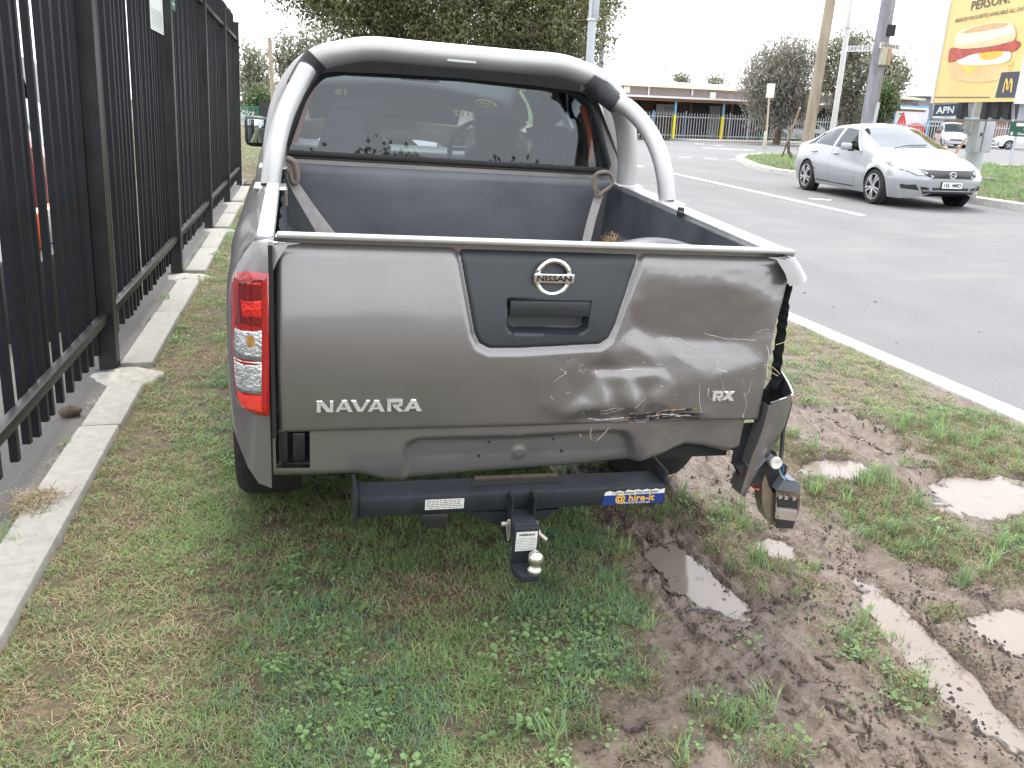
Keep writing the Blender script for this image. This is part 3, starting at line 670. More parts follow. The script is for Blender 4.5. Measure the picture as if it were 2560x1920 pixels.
def loft(S, NS=8, NG=5, NR=6):
    """S: list of stations dict(y, zb, w0, zm, w1, zt, w2, zr, w3, cr). Returns rows of half sections, x>=0"""
    rows = []
    for s in S:
        P = []
        for i in range(NS):                      # lower side: bottom -> widest -> belt, rounded
            t = i / (NS - 1)
            z = s['zb'] + (s['zt'] - s['zb']) * t
            zm = max(s['zb'] + .02, s['zm'])
            if z < zm: q = (zm - z) / max(zm - s['zbo'], .05); x = s['w1'] - (s['w1'] - s['w0']) * min(1, q) ** 2
            else: q = (z - zm) / max(s['zt'] - zm, .05); x = s['w1'] - (s['w1'] - s['w2']) * q ** 1.6
            P.append((x, s['y'], z))
        ze = s['zr'] - s['cr']
        for i in range(1, NG):                   # greenhouse side
            t = i / (NG - 1); z = s['zt'] + (max(ze, s['zt'] + .004) - s['zt']) * t
            x = s['w2'] + (s['w3'] - s['w2']) * (t ** 1.15); P.append((x, s['y'], z))
        x0, z0 = P[-1][0], P[-1][2]
        for i in range(1, NR):                   # roof / bonnet across
            t = i / (NR - 1); x = x0 * (1 - t); z = z0 + (max(s['zr'], z0) - z0) * math.sin(t * math.pi / 2) ** .75; P.append((x, s['y'], z))
        rows.append(P)
    return rows
def stations(ctrl, ys, arches=()):
    """ctrl: {key: [(y, v), ...]} interpolated smoothly at ys; arches: (yc, zc, r)"""
    out = []
    for y in ys:
        s = {'y': y}
        for k, pts in ctrl.items(): s[k] = float(np.interp(y, [p[0] for p in pts], [p[1] for p in pts]))
        s['zbo'] = s['zb']
        for yc, zc, r in arches:
            if abs(y - yc) < r: s['zb'] = max(s['zb'], zc + math.sqrt(r * r - (y - yc) ** 2))
        out.append(s)
    return out
def smooth_ctrl(st, keys, it=2):
    for _ in range(it):
        for k in keys:
            v = [s[k] for s in st]
            for i in range(1, len(st) - 1): st[i][k] = .25 * v[i - 1] + .5 * v[i] + .25 * v[i + 1]
    return st
def car_mesh(parent, st, cls, mats, name='body', NS=8, NG=5, NR=6, xc=0.0, caps=True, smooth=32):
    rows = loft(st, NS, NG, NR); n = len(rows[0]); bins = {}
    full = [[(xc + p[0], p[1], p[2]) for p in r] + [(xc - p[0], p[1], p[2]) for p in r[-2::-1]] for r in rows]
    N = len(full[0])
    for i in range(len(full) - 1):
        for j in range(N - 1):
            jj = j if j < n - 1 else N - 2 - j
            k = cls((st[i]['y'] + st[i + 1]['y']) / 2, jj, st[i])
            if k: bins.setdefault((k, j < n - 1 if k.startswith('side') else None), []).append((i, j))
    objs = {}
    for (k, sd), fs in bins.items():
        b = MB(); m = {}
        for i, j in fs:
            q = []
            for a, c in ((i, j), (i, j + 1), (i + 1, j + 1), (i + 1, j)):
                if (a, c) not in m: m[(a, c)] = len(b.v); b.v.append(full[a][c])
                q.append(m[(a, c)])
            b.f.append(tuple(q)); b.m.append(0)
        if k == 'body' and caps:
            for row, a in ((full[0], 0), (full[-1], len(full) - 1)):
                q = []
                for c in range(N):
                    if (a, c) not in m: m[(a, c)] = len(b.v); b.v.append(row[c])
                    q.append(m[(a, c)])
                # cap as a fan of quads between the two halves
                for c in range(n - 1): b.f.append((q[c], q[c + 1], q[N - 2 - c], q[N - 1 - c])); b.m.append(0)
        nm, mt = mats[k]; objs[(k, sd)] = b.build(nm, mt, parent if k == 'body' else parent, smooth=smooth)
    return objs
def decal(bvh, poly, D, mapf, name, m, parent, off=.004, n=10, smooth=30, thick=0.0):
    """drape a polygon (2D) on a body along direction D; mapf(a, b) gives the start point of the ray"""
    xs = [p[0] for p in poly]; zs = [p[1] for p in poly]
    vv, ee, ff, *_ = (None,) * 3 + ((),)
    pts = []; 
    a0, a1, b0, b1 = min(xs), max(xs), min(zs), max(zs)
    gp = [Vector(p) for p in poly]; base = list(gp)
    for i in range(len(poly)):                   # subdivide outline
        pass
    for i in range(1, n):
        for j in range(1, n):
            p = Vector((a0 + (a1 - a0) * i / n, b0 + (b1 - b0) * j / n))
            c = False; k = len(poly) - 1
            for q in range(len(poly)):
                if ((poly[q][1] > p.y) != (poly[k][1] > p.y)) and p.x < (poly[k][0] - poly[q][0]) * (p.y - poly[q][1]) / (poly[k][1] - poly[q][1] + 1e-12) + poly[q][0]: c = not c
                k = q
            if c: gp.append(p)
    edges = [(i, (i + 1) % len(base)) for i in range(len(base))]
    r = delaunay_2d_cdt(gp, edges, [tuple(range(len(base)))], 1, 1e-6)
    b = MB(); vs = []
    for p in r[0]:
        h = bvh.ray_cast(mapf(p.x, p.y), D)
        if h[0] is None: h = bvh.find_nearest(mapf(p.x, p.y) + D * 1.0)
        nn = h[1] if h[1].dot(D) < 0 else -h[1]
        vs.append(h[0] + nn * off)
    b.add(vs, [tuple(f) for f in r[2]])
    return b.build(name, m, parent, smooth=smooth)
# ------------------------------------------------------------------ the crashed ute
ute = thing('pickup_truck', 'dented grey-brown dual-cab ute with silver roll bar parked on the verge, tailgate crumpled', 'ute', TM)
def paint_mat():
    m = mat('ute_paint', (.202, .195, .192), rough=.36, metal=.62, coat=.85, croughness=.08)
    t = m.node_tree; b = t.nodes['Principled BSDF']; co = t.nodes.new('ShaderNodeTexCoord')
    n = t.nodes.new('ShaderNodeTexNoise'); n.inputs['Scale'].default_value = 3.5; n.inputs['Detail'].default_value = 8; n.inputs['Roughness'].default_value = .65
    t.links.new(co.outputs['Object'], n.inputs['Vector'])
    n2 = t.nodes.new('ShaderNodeTexNoise'); n2.inputs['Scale'].default_value = 90; n2.inputs['Detail'].default_value = 4; t.links.new(co.outputs['Object'], n2.inputs['Vector'])
    mr = t.nodes.new('ShaderNodeMapRange'); mr.inputs[1].default_value = .42; mr.inputs[2].default_value = .75; mr.inputs[3].default_value = .0; mr.inputs[4].default_value = .22
    t.links.new(n.outputs['Fac'], mr.inputs[0])
    mr2 = t.nodes.new('ShaderNodeMapRange'); mr2.inputs[1].default_value = .62; mr2.inputs[2].default_value = .76; mr2.inputs[3].default_value = 0; mr2.inputs[4].default_value = .35
    t.links.new(n2.outputs['Fac'], mr2.inputs[0]); ad = t.nodes.new('ShaderNodeMath'); ad.use_clamp = True; t.links.new(mr.outputs[0], ad.inputs[0]); t.links.new(mr2.outputs[0], ad.inputs[1])
    d = t.nodes.new('ShaderNodeBsdfDiffuse'); d.inputs[0].default_value = (.20, .185, .174, 1)         # road dust film
    ms = t.nodes.new('ShaderNodeMixShader'); o = t.nodes['Material Output']
    t.links.new(ad.outputs[0], ms.inputs[0]); t.links.new(b.outputs[0], ms.inputs[1]); t.links.new(d.outputs[0], ms.inputs[2]); t.links.new(ms.outputs[0], o.inputs[0])
    return m
M_PAINT = paint_mat()
M_GARN = mat('garnish_plastic', (.023, .027, .031), rough=.42, noise=.10, nscale=5, bump=.05, bscale=400)
M_LINER = mat('bed_liner', (.050, .056, .065), rough=.45, noise=.45, nscale=3.5, bump=.12, bscale=180, detail=10)
M_ALU = mat('rail_aluminium', (.62, .63, .64), rough=.34, metal=.75, noise=.10, nscale=14, bump=.04)
M_STEEL = mat('brushed_stainless', (.44, .44, .43), rough=.46, metal=.65, noise=.06, nscale=5)
M_TOW = mat('towbar_black', (.017, .020, .025), rough=.5, noise=.35, nscale=10, bump=.12, bscale=120, spec=.35)
M_RUB = mat('rubber_black', (.012, .012, .013), rough=.6, noise=.2)
M_BADGE = mat('badge_silver', (.74, .74, .73), rough=.25, metal=.55)

M_BLK = mat('print_black', (.012, .012, .014), rough=.5)
# ---- tailgate skin with the crash dents
XL, XR, ZB, ZT = -.747, .643, .562, 1.062
dent_px = [(700, 640, 0), (700, 850, 0), (700, 1080, 0), (900, 620, 0), (900, 850, 0), (900, 1080, 0), (1060, 640, 0), (1080, 800, 0), (1120, 950, 0), (1100, 1080, 0), (1180, 900, 0), (1230, 900, 0), (1300, 640, 0),
    (1300, 800, 0), (1330, 880, 1), (1230, 1075, 0), (1500, 645, 0), (1480, 800, 3), (1605, 645, 0), (1640, 660, 2), (1800, 655, 0), (1970, 660, 0), (1965, 760, 6), (1950, 830, 13), (1930, 900, 14), (1912, 960, 10), (1900, 1045, 5),
    (1630, 700, 5), (1690, 705, 4), (1750, 716, 5), (1850, 726, 5), (1925, 760, 7), (1590, 720, 10), (1575, 760, 12), (1620, 770, 22), (1700, 790, 27), (1800, 800, 29), (1890, 820, 24),
    (1530, 850, 10), (1570, 842, 24), (1602, 832, 40), (1650, 855, 40), (1720, 862, 42), (1800, 866, 42), (1870, 862, 33), (1520, 885, 8), (1600, 880, 27), (1700, 892, 27), (1800, 896, 32), (1870, 890, 27),
    (1500, 931, 24), (1580, 932, 29), (1665, 930, 25), (1740, 925, 22), (1500, 944, 13), (1580, 946, 15), (1665, 944, 15), (1415, 905, 6), (1455, 888, 7), (1470, 922, 13), (1440, 920, 5), (1405, 935, 4), (1345, 960, 1),
    (1340, 1010, 3), (1450, 985, 9), (1540, 985, 13), (1620, 990, 16), (1700, 968, 15), (1770, 955, 15), (1850, 930, 15), (1800, 1010, 9), (1860, 1000, 8), (1400, 1032, -3), (1450, 1026, -8), (1520, 1020, -11), (1590, 1016, -10), (1640, 1010, -2),
    (1470, 1043, 9), (1540, 1040, 12), (1610, 1036, 14), (1690, 1030, 14), (1745, 1027, 9), (1765, 1045, 3), (1400, 1065, 4), (1500, 1055, 12), (1600, 1054, 14), (1700, 1056, 10), (1800, 1056, 5), (690, 1095, 0), (1978, 650, 0), (686, 612, 0), (1990, 1070, 4)]
def lean(z):                                     # barrel profile of the pressing; top rolls forward
    t = (z - ZB) / (ZT - ZB)
    return .010 * (1 - t) ** 3 - .010 * math.sin(math.pi * min(1, t * 1.05)) + .113 * max(0, t - .30) ** 1.6
dp = []
for a, b_, d in dent_px:
    q = TL(a, b_, y=0.0); dp.append((q.x, q.z, d / 1000 * 1.25))
cdt = delaunay_2d_cdt([Vector((p[0], p[1])) for p in dp], [], [], 0, 1e-6)
orig = cdt[3]; DV = [(v.x, v.y, dp[orig[i][0]][2]) for i, v in enumerate(cdt[0])]
NXT, NZT = 270, 96
tx = np.linspace(XL, XR, NXT); tz = np.linspace(ZB, ZT, NZT); TX, TZ = np.meshgrid(tx, tz); DEN = np.zeros_like(TX)
for f in cdt[2]:
    (x0, z0, d0), (x1, z1, d1), (x2, z2, d2) = (DV[i] for i in f)
    det = (z1 - z2) * (x0 - x2) + (x2 - x1) * (z0 - z2)
    if abs(det) < 1e-12: continue
    l0 = ((z1 - z2) * (TX - x2) + (x2 - x1) * (TZ - z2)) / det; l1 = ((z2 - z0) * (TX - x2) + (x0 - x2) * (TZ - z2)) / det; l2 = 1 - l0 - l1
    k = (l0 > -1e-4) & (l1 > -1e-4) & (l2 > -1e-4); DEN[k] = (l0 * d0 + l1 * d1 + l2 * d2)[k]
sharp = DEN.copy()
def blur(A, n):
    for _ in range(n):
        A = A.copy(); A[1:-1, 1:-1] = (A[1:-1, 1:-1] * 4 + A[:-2, 1:-1] + A[2:, 1:-1] + A[1:-1, :-2] + A[1:-1, 2:]) / 8
    return A
wsh = np.clip((vnoise(TX * 12, TZ * 12, 5)) * 1.0, 0, 1) * .62
DEN = blur(sharp, 5) * wsh + blur(sharp, 22) * (1 - wsh)
DEN += (fbm(TX * 14, TZ * 14, 9, 3) - .5) * .005 * np.clip((TX - .12) / .2, 0, 1) + (fbm(TX * 3, TZ * 3, 19, 2) - .5) * .0016
GPX = [(1143, 612), (1147, 640), (1172, 760), (1188, 838), (1200, 862), (1224, 874), (1300, 874), (1400, 870), (1505, 866), (1528, 852), (1545, 820), (1570, 745), (1595, 660), (1600, 630), (1600, 612)]
GP = [TL(a, b_, y=0.0) for a, b_ in GPX]; GP = [(p.x, min(p.z, ZT - .004)) for p in GP]
def sdf_poly(px, pz, P):
    d = np.full(np.shape(px), 1e9); ins = np.zeros(np.shape(px), bool); j = len(P) - 1
    for i in range(len(P)):
        ax, az, bx_, bz = P[i][0], P[i][1], P[j][0], P[j][1]
        ex, ez = bx_ - ax, bz - az; t = np.clip(((px - ax) * ex + (pz - az) * ez) / (ex * ex + ez * ez + 1e-12), 0, 1)
        d = np.minimum(d, np.hypot(px - ax - t * ex, pz - az - t * ez))
        ins ^= ((az > pz) != (bz > pz)) & (px < (bx_ - ax) * (pz - az) / (bz - az + 1e-12) + ax); j = i
    return np.where(ins, -d, d)
HPB = [TL(a, b_, y=0.0) for a, b_ in ((1266, 752), (1480, 757), (1476, 830), (1450, 843), (1285, 841), (1264, 826))]; HPB = [(p.x, p.z) for p in HPB]
SD = sdf_poly(TX, TZ, GP + [(GP[-1][0], 1.2), (GP[0][0], 1.2)])
LEAN = np.vectorize(lean)(TZ)
rec = np.clip((.018 - SD) / .018, 0, 1); rec = rec * rec * (3 - 2 * rec)
ed = np.minimum(np.minimum(TX - XL, XR - TX), np.minimum((TZ - ZB), (ZT - TZ) * 1.0)); rnd = np.clip(1 - ed / .016, 0, 1)
rnd_top = np.clip(1 - (ZT - TZ) / .045, 0, 1) ** 2 * .026
SHB = sdf_poly(TX, TZ, HPB)
YS = LEAN + DEN + rec * .013 + .05 * np.clip(-SHB / .01 + .3, 0, 1) + .012 * (1 - np.sqrt(np.clip(1 - rnd * rnd, 0, 1))) + rnd_top
def tg_y(x, z):                                  # skin depth at a point
    i = min(NZT - 2, max(0, (z - ZB) / (ZT - ZB) * (NZT - 1))); j = min(NXT - 2, max(0, (x - XL) / (XR - XL) * (NXT - 1)))
    a, b_ = int(i), int(j); u, v = i - a, j - b_
    return float(YS[a, b_] * (1 - u) * (1 - v) + YS[a + 1, b_] * u * (1 - v) + YS[a, b_ + 1] * (1 - u) * v + YS[a + 1, b_ + 1] * u * v)
def fx(x, z): return x + .72 * max(0, lean(z)) * (x - XL) / (XR - XL)      # the gate widens a little towards its top
rows = [[(fx(TX[i, j], TZ[i, j]), YS[i, j], TZ[i, j]) for j in range(NXT)] for i in range(NZT)]
b = MB(); b.grid(rows)
bk = .075
for edge in ([rows[0][j] for j in range(NXT)], [rows[-1][j] for j in range(NXT)], [r[0] for r in rows], [r[-1] for r in rows]):
    b.grid([edge, [(p[0], p[1] + .02, p[2]) for p in edge], [(p[0], bk, p[2]) for p in edge]])
b.add([(XL, bk, ZB), (XR, bk, ZB), (fx(XR, ZT), bk, ZT), (XL, bk, ZT)], [(0, 1, 2, 3)])
gate = b.build('tailgate', M_PAINT, ute, smooth=48)
# garnish panel with handle recess
gx = np.linspace(min(p[0] for p in GP), max(p[0] for p in GP), 110); gz = np.linspace(min(p[1] for p in GP), ZT - .002, 64); QX, QZ = np.meshgrid(gx, gz)
HP = [TL(a, b_, y=0.0) for a, b_ in ((1268, 754), (1478, 760), (1472, 826), (1462, 838), (1444, 841), (1290, 838), (1274, 834), (1268, 822))]; HP = [(p.x, p.z) for p in HP]
SG = sdf_poly(QX, QZ, GP + [(GP[-1][0], 1.2), (GP[0][0], 1.2)]); SH = sdf_poly(QX, QZ, HP)
b = MB(); vid = {}
for i in range(64):
    for j in range(110):
        if SG[i, j] < .0015:
            x, z = QX[i, j], QZ[i, j]; s = -SG[i, j]
            y = lean(z) + .75 * float(np.interp(x, tx, blur(DEN, 1)[int((z - ZB) / (ZT - ZB) * (NZT - 1))])) + .004 + .010 * max(0, 1 - s / .010) ** 2
            h_ = np.clip(-SH[i, j] / .010, 0, 1); y += .034 * h_ * h_ * (3 - 2 * h_)
            y += .026 * max(0, 1 - (ZT - z) / .045) ** 2
            vid[(i, j)] = len(b.v); b.v.append((fx(x, z), y, z))
for i in range(63):
    for j in range(109):
        q = [(i, j), (i, j + 1), (i + 1, j + 1), (i + 1, j)]
        if all(k in vid for k in q): b.f.append(tuple(vid[k] for k in q)); b.m.append(0)
garn = b.build('garnish', M_GARN, gate, smooth=50, fixn=False)
hx0, hx1 = fx(TL(1271, 790, y=0).x, .9), fx(TL(1476, 790, y=0).x, .9); hz1, hz0 = TL(1372, 759, y=0).z, TL(1372, 797, y=0).z
MB().box(((hx0 + hx1) / 2, lean(.9) + .010, (hz0 + hz1) / 2), (hx1 - hx0 - .006, .018, hz1 - hz0), bev=.004).build('handle', M_GARN, gate, smooth=40)
# maker's emblem: ring and name bar
ec = TL(1379, 702, y=0.0); er = .0455; ey = lean(ec.z) - .004; ec = Vector((fx(ec.x, ec.z), ec.y, ec.z))
em = MB(); n = 48
em.tube([(ec.x + er * 1.0 * math.cos(2 * math.pi * k / n), ey + .002, ec.z + er * 1.0 * math.sin(2 * math.pi * k / n)) for k in range(n)], .0078, 8, closed=True)
em.box((ec.x + .001, ey - .005, ec.z - .001), (.112, .010, .026), bev=.0035)
FM = lambda c, rot=0: Matrix.Translation(c) @ Matrix.Rotation(R(90), 4, 'X') @ Matrix.Rotation(rot, 4, 'Z')
emb = em.build('emblem', M_CHROME, gate, smooth=40)
MB().text('NISSAN', .0205, FM((ec.x + .001, ey - .0106, ec.z - .0015)), depth=.0008, sx=1.38, bold=.0007, space=1.02).build('emblem_letters', M_BLK, emb)
# raised model letters
def strokes(name, items, m, y0fun, th=.006):
    b = MB()
    for poly in items:
        poly = [(fx(p[0], p[1]), p[1]) for p in poly]
        cx = sum(p[0] for p in poly) / len(poly); cz = sum(p[1] for p in poly) / len(poly); yy = y0fun(cx, cz)
        n = len(poly); ins = [(p[0] * .88 + cx * .12, p[1] * .88 + cz * .12) for p in poly]
        b.add([(p[0], yy + .003, p[1]) for p in poly] + [(p[0], yy - th * .6, p[1]) for p in poly] + [(p[0], yy - th, p[1]) for p in ins],
              [(i + a * n, (i + 1) % n + a * n, (i + 1) % n + (a + 1) * n, i + (a + 1) * n) for a in (0, 1) for i in range(n)] + [tuple(range(2 * n, 3 * n))])
    return b.build(name, m, gate)
def zp(a, b_): q = TL(540 + a / 3.456, 660 + b_ / 3.456, y=0.0); return (q.x, q.z)
NAV = [[(868, 1178), (905, 1178), (905, 1282), (868, 1282)], [(868, 1178), (915, 1178), (1010, 1280), (960, 1280)], [(983, 1178), (1013, 1178), (1013, 1280), (983, 1280)],
       [(1090, 1172), (1120, 1172), (1060, 1278), (1028, 1278)], [(1090, 1172), (1128, 1172), (1182, 1278), (1140, 1278)], [(1068, 1238), (1128, 1236), (1128, 1252), (1068, 1254)],
       [(1165, 1174), (1208, 1174), (1262, 1276), (1222, 1276)], [(1300, 1172), (1332, 1172), (1262, 1276), (1235, 1276)],
       [(1368, 1172), (1400, 1172), (1340, 1276), (1308, 1276)], [(1368, 1172), (1408, 1172), (1458, 1276), (1418, 1276)], [(1348, 1238), (1405, 1236), (1405, 1250), (1348, 1252)],
       [(1478, 1170), (1512, 1192), (1512, 1274), (1476, 1276)], [(1478, 1168), (1610, 1166), (1612, 1188), (1478, 1190)], [(1612, 1168), (1612, 1215), (1575, 1232), (1580, 1190)], [(1520, 1214), (1600, 1212), (1580, 1234), (1530, 1234)], [(1530, 1230), (1570, 1228), (1618, 1272), (1575, 1274)],
       [(1686, 1166), (1718, 1166), (1658, 1272), (1616, 1272)], [(1686, 1166), (1726, 1166), (1776, 1272), (1732, 1272)], [(1664, 1230), (1722, 1228), (1722, 1244), (1664, 1246)]]
strokes('model_badge', [[zp(*p) for p in s] for s in NAV], M_BADGE, tg_y)
def z4(a, b_): q = TL(1400 + a / 3.456, 800 + b_ / 3.456, y=0.0); return (q.x, q.z)
RX = [[(1338, 632), (1370, 632), (1355, 715), (1326, 715)], [(1338, 632), (1425, 630), (1422, 648), (1338, 650)], [(1425, 630), (1418, 675), (1392, 680), (1400, 640)], [(1360, 668), (1415, 664), (1405, 682), (1362, 684)], [(1372, 684), (1400, 682), (1395, 722), (1368, 700)],
      [(1432, 628), (1468, 628), (1514, 712), (1472, 712)], [(1490, 628), (1522, 628), (1436, 706), (1402, 706)]]
strokes('trim_badge', [[z4(*p) for p in s] for s in RX], M_BADGE, tg_y)
# bright strip along the top of the tailgate
MB().box(((XL + XR) / 2 + .018, .066, ZT + .008), (XR - XL + .028, .034, .012), bev=.004).build('top_strip', M_STEEL, gate, smooth=40)
# scratches and scuffs in the paint
M_SCR = mat('bare_scratch', (.62, .60, .58), rough=.6, noise=.1); M_TORN = mat('torn_metal', (.016, .015, .015), rough=.5, noise=.5, nscale=40, bump=.6); M_PRIM = mat('primer_rust', (.27, .16, .09), rough=.9, noise=.3, nscale=60)
rs = random.Random(12)
def scratch(bb, pts, wd, mi=0, off=.0007, jit=0.0, z=z4):
    P = smooth_path([(q[0], 0, q[1]) for q in [z(*p) for p in pts]], 5)
    P = [Vector((p.x + rs.uniform(-jit, jit), 0, p.z + rs.uniform(-jit, jit))) for p in P]
    for p in P: p.y = tg_y(p.x, p.z) - off; p.x = fx(p.x, p.z)
    bb.strip(P, [wd * rs.uniform(.25, 1) for _ in P], (0, -1, 0), .0004, mi)
sb = MB()
for pts, wd in ((((550, 215), (590, 190), (640, 182)), .003), (((650, 188), (690, 165), (692, 150)), .003), (((1000, 205), (1080, 205), (1150, 245), (1250, 275)), .004), (((940, 225), (990, 230), (1020, 215)), .003), (((1310, 165), (1400, 185), (1500, 205), (1600, 205), (1740, 205)), .0032),
                (((1060, 340), (1095, 322)), .004), (((350, 455), (500, 458), (700, 455), (900, 462)), .0035), (((560, 457), (760, 455), (840, 458)), .006), (((1030, 350), (1250, 348), (1440, 352)), .002), (((40, 470), (55, 440)), .005), (((170, 430), (215, 470)), .003), (((320, 450), (340, 480)), .006),
                (((0, 420), (40, 445)), .002), (((-60, 540), (0, 490), (40, 470)), .0018), (((1815, 240), (1825, 300), (1812, 400), (1805, 510)), .0035), (((1740, 140), (1800, 110), (1850, 105)), .002), (((1600, 640), (1620, 740), (1585, 850)), .0018), (((1230, 560), (1222, 700), (1230, 820)), .0025),
                (((1675, 530), (1640, 640)), .002), (((640, 760), (740, 700), (760, 698)), .0018), (((340, 785), (480, 775), (560, 778)), .0015), (((350, 820), (500, 810)), .0014), (((-80, 660), (-60, 690)), .004), (((1300, 600), (1300, 690)), .003), (((1440, 660), (1400, 440)), .0012), (((870, 410), (920, 410)), .003), (((1390, 390), (1400, 410)), .004), (((1380, 440), (1470, 465)), .006),
                (((250, 870), (330, 885), (430, 880), (560, 870)), .006), (((820, 830), (960, 800), (1100, 790)), .002), (((900, 860), (1000, 850), (1150, 845)), .003), (((600, 915), (750, 905)), .002), (((850, 880), (940, 870)), .003), (((1580, 830), (1590, 860)), .004)): scratch(sb, pts, wd * .6, 0, jit=.0008)
for k in range(46):
    a, b_ = rs.uniform(0, 1850), rs.uniform(120, 840); L = rs.uniform(6, 40); an = rs.gauss(0, .6); scratch(sb, ((a, b_), (a + L * math.cos(an) * .5, b_ + L * math.sin(an) * .5 + 2), (a + L * math.cos(an), b_ + L * math.sin(an))), rs.uniform(.0006, .0016))
for pts, wd in ((((600, 882), (700, 872), (780, 862), (900, 850), (1080, 832), (1200, 830)), .010), (((610, 845), (720, 850), (820, 835), (960, 812), (1090, 800), (1205, 790)), .010), (((780, 878), (1000, 872), (1220, 865)), .008)): scratch(sb, pts, wd, 1, .0012, .0012)
for k in range(26): a = rs.uniform(640, 1210); b_ = 880 - (a - 640) * .1 + rs.uniform(-30, 16); scratch(sb, ((a, b_), (a + 20, b_ - 2), (a + rs.uniform(30, 120), b_ - rs.uniform(0, 8))), rs.uniform(.001, .004), rs.choice([0, 1, 1]), .0019, .001)
for a, b_, L in ((580, 868, 40), (975, 802, 100), (850, 842, 45), (1150, 790, 50), (748, 826, 40)): scratch(sb, ((a, b_), (a + L / 2, b_ - 4), (a + L, b_ - 6)), .007, 2, .0024, .001)
gs = MB()
for pts in (((1478, 1098), (1476, 1082), (1480, 1070)), ((1492, 1102), (1508, 1086), (1522, 1070)), ((1912, 918), (1926, 930), (1945, 940)), ((1910, 912), (1932, 918), (1950, 935)), ((1940, 862), (1960, 856), (1975, 850)), ((1450, 1085), (1452, 1092))):
    gs.tube([TL(a, c, y=-.006) for a, c in pts], .0011, 4)
gs.build('grass_stalks', mat('dry_stalk', (.46, .38, .20), rough=.9), gate, kind='stuff')
sb.build('scratch_marks', [M_SCR, M_TORN, M_PRIM], gate, kind='stuff')

# ---- panel under the tailgate (bumper gone) with number-plate recess
bot = [(684, 1191), (797, 1190), (832, 1188), (893, 1186), (922, 1191), (959, 1203), (1008, 1207), (1200, 1191), (1440, 1173), (1528, 1163), (1610, 1158), (1658, 1145), (1717, 1122), (1762, 1124), (1822, 1134), (1846, 1128)]
BP = [TL(a, c, y=.03) for a, c in bot]; vx = np.linspace(BP[0].x, BP[-1].x, 190)
zb_ = np.interp(vx, [p.x for p in BP], [p.z for p in BP])
RP = [(p.x, p.z) for p in (TL(a, c, y=.03) for a, c in ((1016, 1215), (1014, 1130), (1022, 1108), (1045, 1100), (1300, 1092), (1530, 1080), (1560, 1082), (1575, 1100), (1590, 1170), (1500, 1200)))]
hc = TL(1300, 1137, y=.03); b = MB(); NZ = 26; vid = {}
HX0, HX1, HZ0, HZ1 = TL(690, 1150, y=.03).x, TL(772, 1150, y=.03).x, TL(730, 1168, y=.03).z, .60
Zg = np.stack([np.linspace(z, .572, NZ) for z in zb_], 1); Xg = np.repeat(vx[None, :], NZ, 0); SDR = sdf_poly(Xg, Zg, RP)
for i in range(NZ):
    for j in range(190):
        x, z = Xg[i, j], Zg[i, j]; q = np.clip(.5 - SDR[i, j] / .02, 0, 1); q = q * q * (3 - 2 * q)
        y = .022 + q * .026 - .10 * max(0, .47 - z) * q
        y += .018 * max(0, 1 - (z - zb_[j]) / .02) ** 2
        dd = math.hypot(x - hc.x, z - hc.z); y += -.006 * math.exp(-(dd / .017) ** 4) + .004 * math.exp(-(dd / .006) ** 2)
        y += .035 * np.clip((x - .15) / .3, 0, 1) * (math.sin(x * 19) * .25 + .5) + float(fbm(x * 10, z * 10, 3, 2) - .5) * .010 * np.clip((x - .1) / .2, 0, 1)
        b.v.append((x, y, z))
for i in range(NZ - 1):
    for j in range(189):
        xm, zm = Xg[i, j] + .003, Zg[i, j] + .002
        if HX0 < xm < HX1 and HZ0 < zm < HZ1: continue
        b.f.append((i * 190 + j, i * 190 + j + 1, (i + 1) * 190 + j + 1, (i + 1) * 190 + j)); b.m.append(0)
o = 0; low = [b.v[j] for j in range(190)]
b.grid([low, [(p[0], p[1] + .05, p[2] + .006) for p in low]])
val = b.build('rear_panel', M_PAINT, ute, smooth=45)
for a, c, s in ((1197, 1139, .0055), (1404, 1127, .0055), (1222, 1105, .004), (1384, 1098, .004)):
    p = TL(a, c, y=.045); MB().box((p.x, .0455, p.z), (s, .008, s)).build('bolt_hole', M_UNDER, val)
kb = MB(); kb.box(((HX0 + HX1) / 2, .09, .52), (HX1 - HX0 + .02, .02, .15)); kb.box((HX0 + .02, .06, .52), (.022, .05, .11), bev=.004); kb.box((HX1 - .025, .055, .51), (.035, .04, .085), bev=.006)
kb.box((-.60, .14, .425), (.30, .14, .05), bev=.015)
kb.build('bumper_bracket', mat('bracket_black', (.014, .015, .018), rough=.35, noise=.5, nscale=14, bump=.2), ute, smooth=40)
bk2 = MB(); p = TL(1790, 1100, y=.06)
bk2.add([tuple(TL(a, c, y=.055)) for a, c in ((1815, 1060), (1848, 1058), (1850, 1132), (1790, 1115))] + [tuple(TL(a, c, y=.10)) for a, c in ((1815, 1060), (1848, 1058), (1850, 1132), (1790, 1115))], [(0, 1, 2, 3), (4, 5, 6, 7), (0, 1, 5, 4), (1, 2, 6, 5), (2, 3, 7, 6), (3, 0, 4, 7)])
bk2.add([tuple(TL(a, c, y=.05)) for a, c in ((1848, 1058), (1902, 1055), (1880, 1130), (1850, 1205), (1828, 1150))], [(0, 1, 2, 3, 4)])
bk2.build('torn_bracket', M_TOW, ute)
